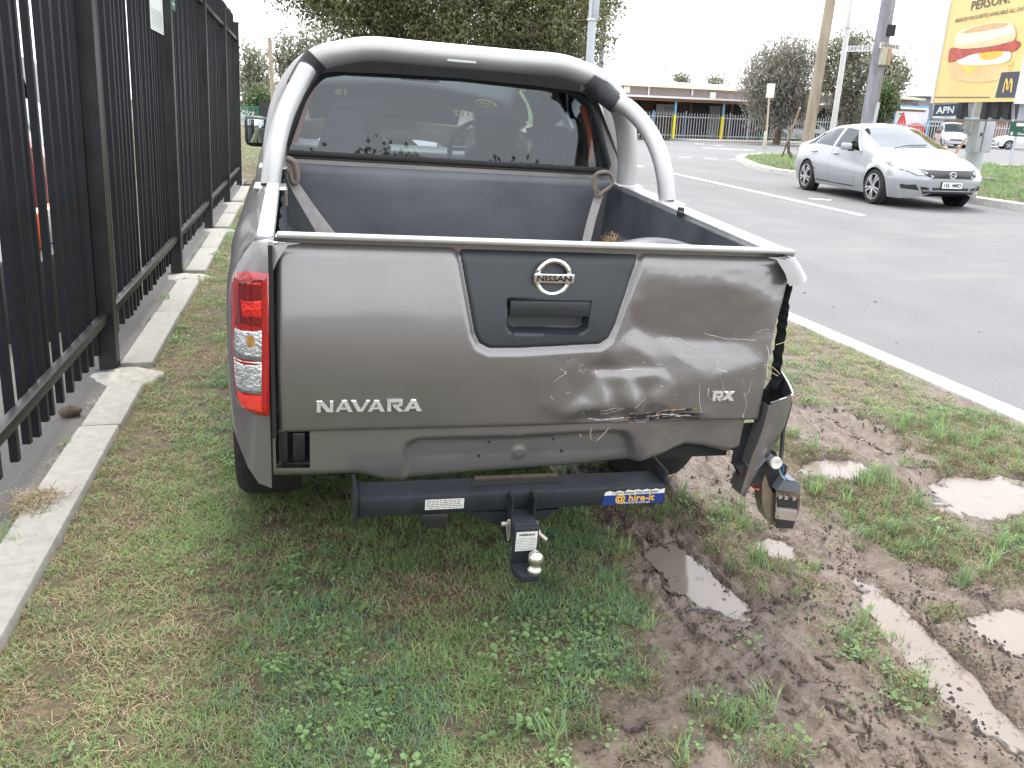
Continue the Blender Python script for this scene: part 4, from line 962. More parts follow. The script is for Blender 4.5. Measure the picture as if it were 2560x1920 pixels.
# bent lower quarter strip on the right
qs = MB()
outl = [(1922, 1013, 1979, 982), (1916, 1040, 1975, 1020), (1907, 1072, 1962, 1062), (1895, 1105, 1943, 1104), (1880, 1140, 1920, 1148), (1868, 1180, 1895, 1188), (1857, 1215, 1874, 1220), (1850, 1236, 1862, 1243)]
rows = []
for k, (a, c, e, g) in enumerate(outl):
    A_ = TL(a, c, y=-.01 + .004 * k); C_ = TL(e, g, y=.02 + .004 * k); mid = (A_ + C_) / 2 + Vector((.002, -.010, 0))
    rows.append([A_ + Vector((-.003, .05, 0)), A_ + Vector((0, .012, 0)), A_, mid, C_, C_ + Vector((.004, .03, 0)), C_ + Vector((-.002, .10, 0))])
qs.grid(rows)
qs.build('bent_quarter_panel', M_PAINT, ute, smooth=50)
qi = MB(); top = [TL(a, c, y=yy) for a, c, yy in ((1926, 1008, .03), (1938, 950, .10), (1946, 922, .14), (1962, 945, .13), (1976, 972, .06), (1976, 990, .03))]
qi.add([tuple(p) for p in top] + [tuple(p + Vector((-.03, .02, -.09))) for p in top], [tuple(range(6, 12))] + [(i, (i + 1) % 6, (i + 1) % 6 + 6, i + 6) for i in range(6)])
qi.build('torn_inner_panel', M_TOW, ute)
MB().tube(smooth_path([tuple(p + Vector((0, -.002, .001))) for p in (top[0], top[5], top[4], top[3], top[2])], 4), .0035, 6).build('torn_edge', M_ALU, ute, smooth=60)
jb = MB(); rj = random.Random(6)
pts = [(1981 - (yy - 715) * .13 + rj.uniform(-4, 2), yy) for yy in range(712, 1010, 11)]
P = [TL(a, c, y=.05) for a, c in pts]
jb.grid([[tuple(p) for p in P], [(p.x - .014, p.y + .03, p.z) for p in P]])
jb.build('torn_lamp_mount', M_DARK, ute)

# ---- tow bar
tw = MB(); y0, y1 = -.115, -.02
zt_ = TL(893, 1247, y=y0).z; zbm = TL(893, 1297, y=y0).z; xl = TL(893, 1270, y=y0).x; xr = TL(1663, 1230, y=y0).x
tw.box(((xl + xr) / 2, (y0 + y1) / 2, (zt_ + zbm) / 2), (xr - xl, y1 - y0, zt_ - zbm), bev=.010)
tw.box((xl - .004, -.070, (zt_ + zbm) / 2 + .004), (.010, .115, .092), bev=.003); tw.box((xr + .004, -.050, (zt_ + zbm) / 2 + .012), (.010, .10, .105), bev=.003)
g = [TL(a, c, y=-.10) for a, c in ((1150, 1275), (1250, 1312), (1262, 1352), (1275, 1352), (1275, 1275))]
g2 = [TL(a, c, y=-.10) for a, c in ((1325, 1275), (1325, 1300), (1345, 1298), (1395, 1270))]
for P in (g, g2): tw.prism([(p.x, p.z) for p in P], -.108, -.096)
towbar = tw.build('tow_bar', M_TOW, ute, smooth=35)
xa, xb = TL(1273, 1260, y=-.12).x, TL(1328, 1260, y=-.12).x; zg0 = TL(1300, 1300, y=-.12).z
for x in (xa, xb): MB().box((x, -.135, (zt_ + zg0) / 2 - .004), (.007, .045, zt_ - zg0 + .012), bev=.002).build('gusset', M_TOW, towbar)
zr_ = TL(1300, 1272, y=-.12).z; yr = TL(1310, 1312, z=zr_).y; xm = (xa + xb) / 2
yr = max(yr, -.30)
print('TOW', 'beam', zbm, zt_, 'recv z', zr_, 'front y', yr)
tg = MB(); xs0, xs1 = TL(1285, 1312, y=yr).x, TL(1346, 1315, y=yr).x; xm = (xs0 + xs1) / 2; ww = xs1 - xs0
tg.box((xm, (yr - .12) / 2, zr_ - .02), (ww * .98, abs(yr + .12) + .002, .04), bev=.004)
zl = TL(1310, 1408, y=yr - .004).z
tg.box((xm, yr - .006, (zr_ + zl) / 2 - .002), (ww, .016, zr_ - zl), bev=.003)
ye = TL(1335, 1448, z=zl).y
tg.prism([(xm - ww / 2, yr), (xm + ww / 2, yr), (xm + ww / 2 + .002, ye + .03), (xm + ww / 2 - .012, ye), (xm - ww / 2 + .012, ye), (xm - ww / 2 - .002, ye + .03)], zl - .008, zl + .008, axis='z')
tongue = tg.build('tow_tongue', M_TOW, towbar, smooth=35)
bc = TL(1339, 1396, y=(yr + ye) / 2 - .012); rb = .0195 * 1.0
rb = 20.0 / FPX * ((TM @ bc - EYE).dot(_f))
ballM = Matrix.Translation((bc.x, bc.y, 0)); zb0 = zl + .008
prof = [(rb * .95, zb0), (rb * .95, zb0 + .006), (rb * .8, zb0 + .010), (rb * .62, zb0 + .016), (rb * .62, bc.z - rb * .75)] + [(rb * math.cos(t), bc.z + rb * math.sin(t)) for t in [R(a) for a in range(-48, 72, 8)]] + [(rb * .33, bc.z + rb * .97), (rb * .3, bc.z + rb * .9), (.0005, bc.z + rb * .9)]
MB().lathe(prof, 32, 0, ballM).build('tow_ball', mat('ball_metal', (.62, .58, .50), rough=.24, metal=.9, noise=.15, nscale=30), towbar, smooth=50)
pn = MB(); pa = TL(1270, 1345, y=yr + .05); pb = TL(1370, 1352, y=yr + .05)
pn.tube([(xm - ww * .5 - .02, yr + .05, zr_ - .025), (xm + ww * .5 + .008, yr + .05, zr_ - .025)], .007, 10)
pn.tube([(xm + ww * .5 + .004, yr + .05, zr_ - .022), tuple(TL(1348, 1335, y=yr + .03)), tuple(TL(1366, 1350, y=yr + .02))], .0065, 10)
pn.tube(smooth_path([tuple(TL(a, c, y=yr + .03)) for a, c in ((1270, 1352), (1268, 1325), (1270, 1302), (1275, 1303), (1274, 1325), (1272, 1350))], 4), .0022, 6)
pn.build('hitch_pin', mat('zinc', (.45, .42, .36), rough=.5, metal=.7, noise=.2), towbar, smooth=50)
# trailer socket hanging under the beam
sk = MB()
for k, (a, c, e, g_) in enumerate(((1054, 1285, 1118, 1300), (1060, 1303, 1120, 1312), (1066, 1312, 1116, 1326))):
    p = TL(a, c, y=-.11); q = TL(e, g_, y=-.11); sk.box(((p.x + q.x) / 2, -.09 + .008 * k, (p.z + q.z) / 2), (abs(q.x - p.x), .05, abs(p.z - q.z)), bev=.003)
sk.build('trailer_socket', M_DARK, towbar, smooth=40)
# cut-out slot on top of the beam
p = TL(1178, 1206, y=-.05); q = TL(1405, 1196, y=-.05)
MB().box(((p.x + q.x) / 2, -.062, zt_ + .001), (q.x - p.x, .026, .004), bev=.001).build('beam_slot', M_UNDER, towbar); MB().box(((p.x + q.x) / 2, -.040, zt_ + .003), (q.x - p.x - .02, .014, .012), bev=.002).build('slot_plate', mat('slot_dirt', (.060, .045, .030), rough=.9, noise=.3, nscale=30), towbar)
# stickers on the tow bar (flat print)
M_BLUE = mat('sticker_blue', (.012, .035, .19), rough=.45, noise=.08); M_STW = mat('sticker_white', (.66, .66, .62), rough=.6, noise=.10, nscale=60); M_YEL = mat('print_yellow', (.75, .42, .03), rough=.5); M_BLK = mat('print_black', (.05, .05, .055), rough=.6)
st = MB(); yy = y0 - .0012
def quad(bb, P, mi, M=None): bb.add(P, [(0, 1, 2, 3)], mi, M)
s0, s1 = TL(1507, 1240, y=yy).x, TL(1661, 1230, y=yy).x; zt2 = zt_ - .009
zb2 = zbm + .004; zmid = zb2 + (zt2 - zb2) * .66
quad(st, [(s0, yy, zb2), (s1, yy, zb2), (s1, yy, zmid), (s0 + .004, yy, zmid)], 0)
tp = [(s0 + .004, zmid)] + [(s1, zmid), (s1, zt2)]
for k in range(14): t = k / 13; tp.append((s1 - (s1 - s0 - .006) * t, zt2 - (.0035 if k % 2 else 0.0) - (.002 if k > 8 else 0)))
st.add([(p[0], yy, p[1]) for p in tp], [tuple(range(len(tp)))], 1)
sm = (s0 + s1) / 2
st.text('@ hire-it', .030, FM((sm + .004, yy - .0005, zb2 + (zmid - zb2) * .60)), 2, depth=.0003, sx=1.05, bold=.0006)
st.text('www.hire-it.com.au', .0105, FM((sm + .004, yy - .0005, zb2 + (zmid - zb2) * .16)), 1, depth=.0003, sx=1.15)
st.text('I Got a Bumper Deal and Saved', .0125, FM((sm + .004, yy - .0005, zmid + (zt2 - zmid) * .42)), 3, depth=.0003, sx=.86)
st.build('hire_sticker', [M_BLUE, M_STW, M_YEL, M_BLK], towbar)
st = MB(); s0, s1 = TL(1063, 1260, y=yy).x, TL(1160, 1255, y=yy).x; za, zc = TL(1063, 1275, y=yy).z, TL(1063, 1250, y=yy).z
quad(st, [(s0, yy, za), (s1, yy, za), (s1, yy, zc), (s0, yy, zc)], 0)
for i in range(5):
    x = s0 + .004
    while x < s1 - .008:
        L = rs.uniform(.004, .013); L = min(L, s1 - .004 - x); z = zc - (i + .8) * (zc - za) / 5.6
        quad(st, [(x, yy - .0006, z - .0009), (x + L, yy - .0006, z - .0009), (x + L, yy - .0006, z + .0009), (x, yy - .0006, z + .0009)], 1); x += L + .0022
st.build('warning_sticker', [M_STW, M_BLK], towbar)
st = MB(); yy = yr - .0155; s0, s1 = xm - ww * .43, xm + ww * .43; zc, za = zr_ - .012, TL(1310, 1377, y=yy).z
quad(st, [(s0, yy, za), (s1, yy, za), (s1, yy, zc), (s0, yy, zc)], 0)
st.text('NISSAN', .0095, FM(((s0 + s1) / 2, yy - .0004, zc - (zc - za) * .16)), 1, depth=.0002, sx=1.3, bold=.0003)
for i in range(8):
    x = s0 + .002; z = zc - (zc - za) * (.34 + i * .083)
    while x < s1 - .004:
        L = min(rs.uniform(.002, .008), s1 - .002 - x); quad(st, [(x, yy - .0004, z - .0005), (x + L, yy - .0004, z - .0005), (x + L, yy - .0004, z + .0005), (x, yy - .0004, z + .0005)], 1); x += L + .0012
st.build('tongue_sticker', [M_STW, M_BLK], tongue)

# ---- load tub: sides, liner, front panel, rails
XC = -.055
def side_panel(sgn, name, rear=True, z_from=None):
    path = [(.712, .0), (.745, .003), (.772, .014), (.793, .036), (.803, .07), (.810, .15), (.816, .3), (.822, .45)] + [(.826, .45 + .06 * k) for k in range(1, 17)] + [(.826, 1.45)]
    levels = np.linspace(0, 1, 20); rows = []
    for (px_, py_) in path:
        zb0 = np.interp(px_, [.712, .745, .772, .793, .803], [.41, .425, .47, .53, .56]) if py_ < .08 else .50 - .0
        r = .40
        if abs(py_ - .92) < r: zb0 = max(zb0, .32 + math.sqrt(r * r - (py_ - .92) ** 2))
        row = []
        for t in levels:
            z = zb0 + (1.052 - zb0) * t
            inn = .10 * max(0, (z - .88) / .172) ** 3 * (.75 if py_ > .05 else .5)
            bul = .010 * math.sin(math.pi * np.clip((z - .45) / .6, 0, 1)) * (1 if py_ > .03 else 0) - .05 * max(0, (.56 - z) / .16) ** 2 * (1 if py_ > .03 else 0)
            row.append((XC + sgn * (px_ - inn + bul), py_ + (.03 * max(0, (z - .95) / .1) ** 2 if py_ < .04 else 0), z))
        tx_ = row[-1]; row.append((tx_[0] - sgn * .03, tx_[1], tx_[2] + .006)); row.append((XC + sgn * .695, tx_[1] + .002, tx_[2] + .004))
        rows.append(row)
    b = MB()
    return rows, b
rows, b = side_panel(-1, 'l'); b.grid(rows)
ls = b.build('tub_side', M_PAINT, ute, smooth=45)
rows, b = side_panel(1, 'r')
rr_ = [[p for p in r] for r in rows]
b.grid([[p for p in r[17:]] for r in rr_[:6]]); b.grid(rr_[6:])
b.build('tub_side', M_PAINT, ute, smooth=45, label='right side of the load tub, rear corner torn away')
lb = MB(); fl = .60; xi0, xi1 = XC - .688, XC + .674; yb, yf = .08, 1.44
for sg, xi in ((-1, xi0), (1, xi1)):
    rows = []
    for y in np.linspace(yb, yf, 40):
        row = []; hump = math.exp(-((y - .92) / .38) ** 4)
        for z in np.linspace(fl, 1.045, 14):
            k = hump * (1 if z < .80 else math.exp(-((z - .80) / .035) ** 2)) * .17
            rib = .006 * (math.sin(y * 32) > .2)
            row.append((xi - sg * (k + rib + .02 * (1 - (z - fl) / .45)), y, z))
        rows.append(row)
    lb.grid(rows)
lb.grid([[(x, y, fl + .006 * (math.sin(x * 48) > 0)) for x in np.linspace(xi0, xi1, 60)] for y in np.linspace(yb, yf, 3)])
lb.build('bed_liner', M_LINER, ute, smooth=40)
fb = MB(); zt1 = TL(1100, 430, y=1.43).z
rows = []
for z in np.linspace(fl, zt1 - .03, 8): rows.append([(x, 1.43 + .004 * math.sin(x * 5), z) for x in np.linspace(xi0, xi1, 24)])
rows.append([(x, 1.434, zt1 - .012) for x in np.linspace(xi0, xi1, 24)]); rows.append([(x, 1.444, zt1 - .002) for x in np.linspace(xi0, xi1, 24)]); rows.append([(x, 1.47, zt1) for x in np.linspace(xi0, xi1, 24)])
fb.grid(rows); fb.build('tub_front_panel', mat('front_panel_grey', (.105, .112, .122), rough=.42, noise=.22, nscale=3.0, bump=.06, bscale=180, detail=10), ute, smooth=50)
for sg, xa_, xb_, nm in ((1, .628, .700, None), (-1, -.792, -.752, None)):
    rl = MB()
    rl.box(((xa_ + xb_) / 2, .79, 1.056), (xb_ - xa_, 1.40, .016), bev=.004)
    xin = xa_ if sg > 0 else xb_
    rl.box((xin + sg * .004, .79, 1.040), (.008, 1.40, .034), bev=.002)
    rl.box((xin + sg * .022, .79, 1.018), (.02, 1.38, .012), bev=.002)
    rail = rl.build('side_rail', M_ALU, ute, smooth=30)
hk = MB(); c = TL(1708, 530, x=.628); hk.box((c.x - .01, c.y, c.z), (.02, .022, .034), bev=.004); hk.box((c.x - .02, c.y - .02, c.z), (.012, .03, .012), bev=.003)
hk.build('tie_hook', M_DARK, ute)
# ---- tail lamp (left)
def lx(px_, py_): q = TL(px_, py_, y=0.0); return q.x, q.z
def lamp_path(x):                                # plan of the rear corner
    d = XC - x
    return float(np.interp(d, [.70, .745, .772, .793, .805, .812], [-.012, -.010, -.001, .022, .055, .12]))
LO = [(588, 684), (620, 676), (672, 680), (673, 860), (674, 1036), (640, 1033), (606, 1024), (590, 1008), (580, 975), (572, 920), (566, 870), (567, 820), (573, 760), (578, 715)]
LOp = [lx(*p) for p in LO]
def lamp_patch(name, polyp, m, off, par, n=16, bulge=.010):
    P = [lx(*p) if p[0] > 5 else p for p in polyp]; xs_ = [p[0] for p in P]; zs_ = [p[1] for p in P]
    pts = [Vector(p) for p in P]; k0 = len(P)
    for i in range(1, n):
        for j in range(1, n * 2):
            p = Vector((min(xs_) + (max(xs_) - min(xs_)) * i / n, min(zs_) + (max(zs_) - min(zs_)) * j / n / 2))
            if sdf_poly(np.array(p.x), np.array(p.y), P) < -.002: pts.append(p)
    r = delaunay_2d_cdt(pts, [(i, (i + 1) % k0) for i in range(k0)], [tuple(range(k0))], 1, 1e-6)
    b = MB(); vs = []
    for q in r[0]:
        s = max(0.0, -float(sdf_poly(np.array(q.x), np.array(q.y), P))); y = lamp_path(q.x) - off - bulge * (1 - max(0, 1 - s / .014) ** 2)
        vs.append((q.x, y, q.y))
    b.add(vs, [tuple(f) for f in r[2]])
    bd = [i for i, q in enumerate(r[0]) if abs(float(sdf_poly(np.array(q.x), np.array(q.y), P))) < 1e-5]
    return b.build(name, m, par, smooth=55)
lamp = lamp_patch('tail_lamp', LO, M_RED, .0, ute)
M_REDB = mat('red_reflector', (.72, .020, .015), rough=.18, metal=.35, coat=1, noise=.35, nscale=70, bump=.7, bscale=90)
M_REDD = mat('red_dark_cell', (.16, .004, .006), rough=.15, coat=1, noise=.3, nscale=40)
lamp_patch('lamp_recess', [(598, 700), (640, 692), (656, 694), (656, 812), (590, 812), (592, 740)], M_REDD, .0106, lamp, 10, .0015)
lamp_patch('brake_reflector', [(602, 745), (655, 745), (655, 788), (602, 790)], M_REDB, .0116, lamp, 8, .0015)
lamp_patch('brake_reflector', [(614, 700), (652, 700), (652, 708), (614, 708)], M_REDB, .0116, lamp, 4, .0015)
lamp_patch('indicator_lens', [(586, 822), (655, 820), (655, 896), (583, 896), (583, 850)], M_CLEAR, .0108, lamp, 10, .0015)
lamp_patch('amber_bulb', [(618, 832), (634, 832), (639, 848), (634, 862), (620, 862), (615, 848)], M_AMBER, .0122, lamp, 8, .0015)
lamp_patch('reversing_lens', [(583, 904), (655, 904), (655, 979), (592, 979), (585, 950)], M_CLEAR, .0108, lamp, 10, .0015)
M_SHADE = mat('lamp_shade', (.13, .13, .14), rough=.15, coat=1, noise=.3, nscale=60)
lamp_patch('lamp_shade_band', [(584, 880), (655, 881), (655, 896), (583, 896)], M_SHADE, .0120, lamp, 6, .0015)
lamp_patch('lamp_divider', [(583, 897), (655, 897), (655, 903), (583, 903)], M_STW, .0122, lamp, 4, .0015)
lamp_patch('lamp_shade_band', [(590, 966), (655, 967), (655, 979), (594, 979)], M_SHADE, .0120, lamp, 6, .0015)
lamp_patch('lower_reflector', [(592, 981), (655, 981), (655, 1023), (612, 1015), (598, 1003)], mat('red_reflex', (.70, .045, .03), rough=.25, coat=.6, noise=.12, nscale=200), .0108, lamp, 8, .0015)
MB().box((-.757, .01, .81), (.010, .04, .50)).build('panel_gap', M_RUB, ute)
# ---- roll bar
rbm = MB()
hoop_px = [(1562, 462), (1558, 400), (1548, 330), (1528, 262), (1490, 205), (1445, 180), (1380, 172)]
H = [TL(a, c, y=1.36) for a, c in ((1560, 462), (1556, 390), (1545, 310), (1525, 245))]
zc = TL(1100, 137, y=1.33).z; zl_ = TL(830, 130, y=1.33).z
ztop = zc
right = [Vector((.668, 1.37, 1.065)), Vector((.66, 1.37, 1.17)), Vector((.63, 1.365, 1.30)), Vector((.575, 1.355, 1.40)), Vector((.50, 1.345, 1.462)), Vector((.41, 1.335, 1.492))]
path = right + [Vector((XC + d, 1.33, ztop)) for d in (.36, .18, 0, -.18, -.36)] + [Vector((2 * XC - p.x, p.y, p.z)) for p in right[::-1]]
RB = .043
hoop_p = smooth_path(path, 7)
rbm.tube(hoop_p, RB, 20)
bar = rbm.build('roll_bar', M_STEEL, ute, smooth=60)
for pxs, ys_, nm in (([(1530, 250), (1573, 272), (1618, 322), (1647, 380), (1662, 440), (1668, 503)], [1.29, 1.24, 1.15, 1.06, 1.0, .97], 1), ([(768, 172), (741, 222), (712, 285), (694, 347), (683, 405), (676, 464)], [1.29, 1.24, 1.15, 1.06, 1.0, .97], -1)):
    P = [TL(a, c, y=yy) for (a, c), yy in zip(pxs, ys_)]
    b = MB(); b.tube(smooth_path(P, 6), .0335, 18); br = b.build('brace', M_STEEL, bar, smooth=60)
    f = P[-1]; MB().box((f.x, f.y, f.z - .003), (.105, .12, .008), bev=.003).build('foot_plate', M_ALU, bar, smooth=30)
    sp_ = [TL(x_, y_, y=yy) for x_, y_, yy in (((1470, 201, 1.335), (1496, 220, 1.33), (1520, 242, 1.30), (1543, 262, 1.272)) if nm > 0 else ((792, 148, 1.335), (772, 170, 1.33), (755, 195, 1.30), (742, 218, 1.272)))]
    e = MB(); e.tube(smooth_path(sp_, 4), [.0475 - .0095 * k / 12 for k in range(13)], 18); e.build('joint_sleeve', M_DARK, bar, smooth=50)
    MB().box((right[0].x if nm > 0 else 2 * XC - right[0].x, 1.37, 1.062), (.11, .12, .008), bev=.003).build('foot_plate', M_ALU, bar, smooth=30)
    bx_ = f.x - nm * .05
    MB().box((bx_, f.y, f.z - .035), (.012, .05, .06), bev=.003).build('clamp', mat('clamp_zinc', (.30, .27, .23), rough=.5, metal=.6, noise=.3, nscale=30), bar)
p = TL(1155, 145, y=1.29); MB().strip([(p.x - .055, p.y, p.z), (p.x + .055, p.y, p.z)], .030, (0, -1, 0), .001).build('bar_sticker', mat('bar_label', (.62, .66, .60), rough=.5, noise=.1), bar)
# ---- cab, bonnet, wheels of the ute
ys_c = sorted(set([1.50, 1.512, 1.53, 1.56] + list(np.arange(1.6, 4.62, .06)) + [4.56, 4.60, 4.63, 4.65, 4.66]))
ctrl = dict(zb=[(1.5, .42), (4.4, .40), (4.66, .46)], w0=[(1.5, .76), (4.3, .76), (4.66, .62)], zm=[(1.5, .78), (4.66, .72)], w1=[(1.5, .80), (1.55, .825), (4.3, .83), (4.55, .76), (4.66, .66)],
            zt=[(1.5, 1.085), (3.3, 1.06), (4.3, .99), (4.58, .95), (4.66, .86)], w2=[(1.5, .755), (1.56, .785), (3.3, .785), (4.4, .70), (4.66, .58)],
            zr=[(1.5, 1.44), (1.53, 1.485), (1.62, 1.50), (2.4, 1.515), (2.62, 1.50), (2.78, 1.465), (3.42, 1.115), (4.3, 1.04), (4.58, .985), (4.66, .90)], w3=[(1.5, .585), (1.56, .60), (2.6, .58), (3.42, .66), (4.4, .60), (4.66, .5)],
            cr=[(1.5, .03), (1.6, .05), (2.7, .05), (3.42, .05), (4.66, .03)])
st_ = stations(ctrl, ys_c, [(3.86, .33, .40)])
def cls(y, j, s):
    if 7 <= j < 11 and 1.58 < y < 3.05 and not (2.20 < y < 2.30): return 'side_window'
    if 7 <= j < 11 and 3.05 <= y < 3.3 and j < 9: return 'side_window'
    if j >= 11 and 2.74 < y < 3.38: return 'windscreen'
    return 'body'
cab_o = car_mesh(ute, st_, cls, {'body': ('cab', M_PAINT), 'side_window': ('side_window', GL_CAR), 'windscreen': ('windscreen', GL_WIND)}, xc=XC, caps=False, smooth=40)
# back wall of the cab with its window opening
W = [TL(a, c, y=1.5) for a, c in ((716, 384), (1520, 428), (1500, 330), (1470, 265), (1425, 232), (1100, 196), (860, 187), (810, 190), (785, 215), (755, 275))]
win = [(-.735, 1.100), (.622, 1.100), (.625, 1.125), (.560, 1.30), (.525, 1.365), (.47, 1.405), (.40, 1.420), (XC, 1.432), (-.51, 1.420), (-.585, 1.405), (-.635, 1.365), (-.67, 1.30), (-.733, 1.125)]
outer = [(XC + d, z) for d, z in ((-.78, .45), (.78, .45), (.82, .78), (.785, 1.085), (.70, 1.30), (.61, 1.46), (.3, 1.49), (-.3, 1.49), (-.61, 1.46), (-.70, 1.30), (-.785, 1.085), (-.82, .78))]
pts = [Vector(p) for p in outer] + [Vector(p) for p in win]; no, nw = len(outer), len(win)
r = delaunay_2d_cdt(pts, [(i, (i + 1) % no) for i in range(no)] + [(no + i, no + (i + 1) % nw) for i in range(nw)], [], 0, 1e-6)
b = MB(); fs = []
for f in r[2]:
    c = sum((r[0][i] for i in f), Vector((0, 0))) / len(f)
    if float(sdf_poly(np.array(c.x), np.array(c.y), win)) > 0 and float(sdf_poly(np.array(c.x), np.array(c.y), outer)) < 0: fs.append(tuple(f))
vy = lambda z: 1.50 + .124 * (z - 1.1)
b.add([(p.x, vy(p.y), p.y) for p in r[0]], fs)
b.build('cab_back', M_PAINT, ute)
lip = MB(); lip.tube([(p[0], vy(p[1]) - .004, p[1] - .008) for p in ((-.735, 1.098), (XC, 1.098), (.625, 1.098))], .010, 8); lip.build('window_sill', M_PAINT, ute, smooth=60)
fr = MB(); fr.tube([(p[0], vy(p[1]) - .006, p[1]) for p in win], .014, 8, closed=True)
fr.build('window_rubber', M_RUB, ute, smooth=60)
hd = MB(); P = [(XC + d, 1.486, z) for d, z in ((-.62, 1.432), (-.5, 1.456), (-.3, 1.466), (0, 1.471), (.3, 1.466), (.5, 1.456), (.62, 1.432))]
hd.strip(P, .078, (0, -1, 0), .014); hd.build('header_shade_strip', M_DARK, ute)  # black header strip, widened to stand for shade below the hoop
GL_REAR = glass('rear_window_glass', (.64, .74, .78), refl=1.45, ior=1.52)
gp = MB(); gp.add([(p[0], vy(p[1]) + .002, p[1]) for p in win], [tuple(range(nw))]); gp.build('rear_window', GL_REAR, ute)
# inside trim: orange-red strip seals, headrests, seats, wheel, mirror, dash
M_ORG = mat('orange_seal', (.62, .085, .015), rough=.6, noise=.1)
for P in (((-.700, 1.62, 1.13), (-.672, 1.62, 1.22), (-.632, 1.60, 1.34), (-.60, 1.59, 1.39)), ((.565, 1.57, 1.13), (.556, 1.57, 1.20), (.53, 1.56, 1.28), (.49, 1.55, 1.36))):
    MB().strip(smooth_path(P, 5), .020, (0, -1, 0), .012).build('pillar_trim', M_ORG, ute)
def cushion(name, c, d, par, bev=.03, taper=1.0, m=None):
    b = MB(); b.box(c, d, bev=bev)
    if taper != 1: b.v = [(c[0] + (x - c[0]) * (1 + (taper - 1) * (z - c[2] + d[2] / 2) / d[2]), y, z) for x, y, z in b.v]
    return b.build(name, m or M_SEAT, par, smooth=60)
for sx in (-.33, .42):
    s = cushion('front_seat', (XC + sx, 2.55, .87), (.42, .14, .44), ute, .05, .8); cushion('headrest', (XC + sx, 2.57, 1.165), (.25, .10, .18), s, .045)
for sx in (-.44, .50): cushion('rear_headrest', (XC + sx, 1.78, 1.16), (.24, .08, .19), ute, .03, .55)
cushion('rear_seat', (XC, 1.80, .82), (1.30, .14, .44), ute, .05)
cushion('parcel_shelf', (XC, 1.65, 1.075), (1.36, .20, .03), ute, .01, 1, M_DARK)
cushion('dashboard', (XC, 3.10, .89), (1.40, .35, .20), ute, .05, 1, M_DARK)
cushion('cab_floor', (XC, 2.6, .50), (1.5, 2.2, .06), ute, .01, 1, M_UNDER)
sw = MB(); n = 28; cc = Vector((XC + .40, 2.86, 1.02)); ax = Matrix.Rotation(R(-68), 3, 'X')
sw.tube([cc + ax @ Vector((.185 * math.cos(6.283 * k / n), .185 * math.sin(6.283 * k / n), 0)) for k in range(n)], .015, 8, closed=True)
sw.tube([cc + ax @ Vector((-.18, 0, 0)), cc + ax @ Vector((0, -.02, -.02)), cc + ax @ Vector((.18, 0, 0))], .014, 6); sw.tube([cc + ax @ Vector((0, -.18, 0)), cc + ax @ Vector((0, 0, -.02))], .014, 6)
sw.build('steering_wheel', M_DARK, ute, smooth=60)
mi = MB(); mi.box((XC + .02, 2.80, 1.40), (.22, .03, .06), bev=.014); mi.tube([(XC + .02, 2.80, 1.40), (XC + .02, 2.76, 1.47)], .008, 6); mi.build('interior_mirror', M_DARK, ute, smooth=50)
for sg, P in ((1, ((.545, 1.66, 1.39), (.55, 1.66, 1.28), (.50, 1.66, 1.18), (.44, 1.66, 1.10))),):
    MB().strip(P, .045, (0, -1, 0), .003).build('seat_belt', M_SEAT, ute)
cushion('roof_lining', (XC, 2.15, 1.448), (1.12, 1.1, .012), ute, .004, 1, mat('roof_lining', (.16, .16, .16), rough=.95, noise=.05))
# yellow yard marks on the windscreen, seen reversed from behind
M_MARK = mat('paint_marker', (.80, .70, .10), rough=.7)
def wz(z): return 2.78 + (1.465 - z) / (1.465 - 1.115) * .64
for body, px_, py_, sz in (("15'", 850, 226, .075), ("R50", 1216, 254, .055), ("3469772", 1180, 284, .062)):
    for yy in np.linspace(2.6, 3.4, 161):
        p = TL(px_, py_, y=yy)
        if yy > wz(p.z): break
    Mx = Matrix.Translation((p.x, yy - .02, p.z)) @ Matrix.Rotation(R(90) - R(28), 4, 'X') @ Matrix.Diagonal((-1, 1, 1, 1))
    mk = MB(); mk.text(body, sz, Mx, 0, depth=.0008, sx=1.1, bold=.0022)
    if body == 'R50':
        n = 24; mk.tube([Mx @ Vector((.075 * math.cos(6.283 * k / n), .034 * math.sin(6.283 * k / n), .001)) for k in range(n)], .002, 5, closed=True)
    mk.build('windscreen_mark', M_MARK, ute)
# door mirrors
for sg in (-1, 1):
    c = TL(641, 328, y=3.02) if sg < 0 else None
    if c is None: c = Vector((2 * XC - c0m.x, c0m.y, c0m.z))
    else: c0m = c
    b = MB(); b.box(c, (.125, .085, .165), bev=.032); b.tube([(c.x - sg * .05, c.y + .02, c.z - .06), (XC + sg * .80, c.y + .08, c.z - .09)], .022, 8)
    mo = b.build('door_mirror', M_DARK, ute, smooth=60)
    MB().box((c.x + sg * .0, c.y - .0435, c.z + .004), (.088, .004, .125), bev=.0015).build('mirror_glass', mat('mirror', (.55, .62, .64), rough=.03, metal=1.0), mo, smooth=30)
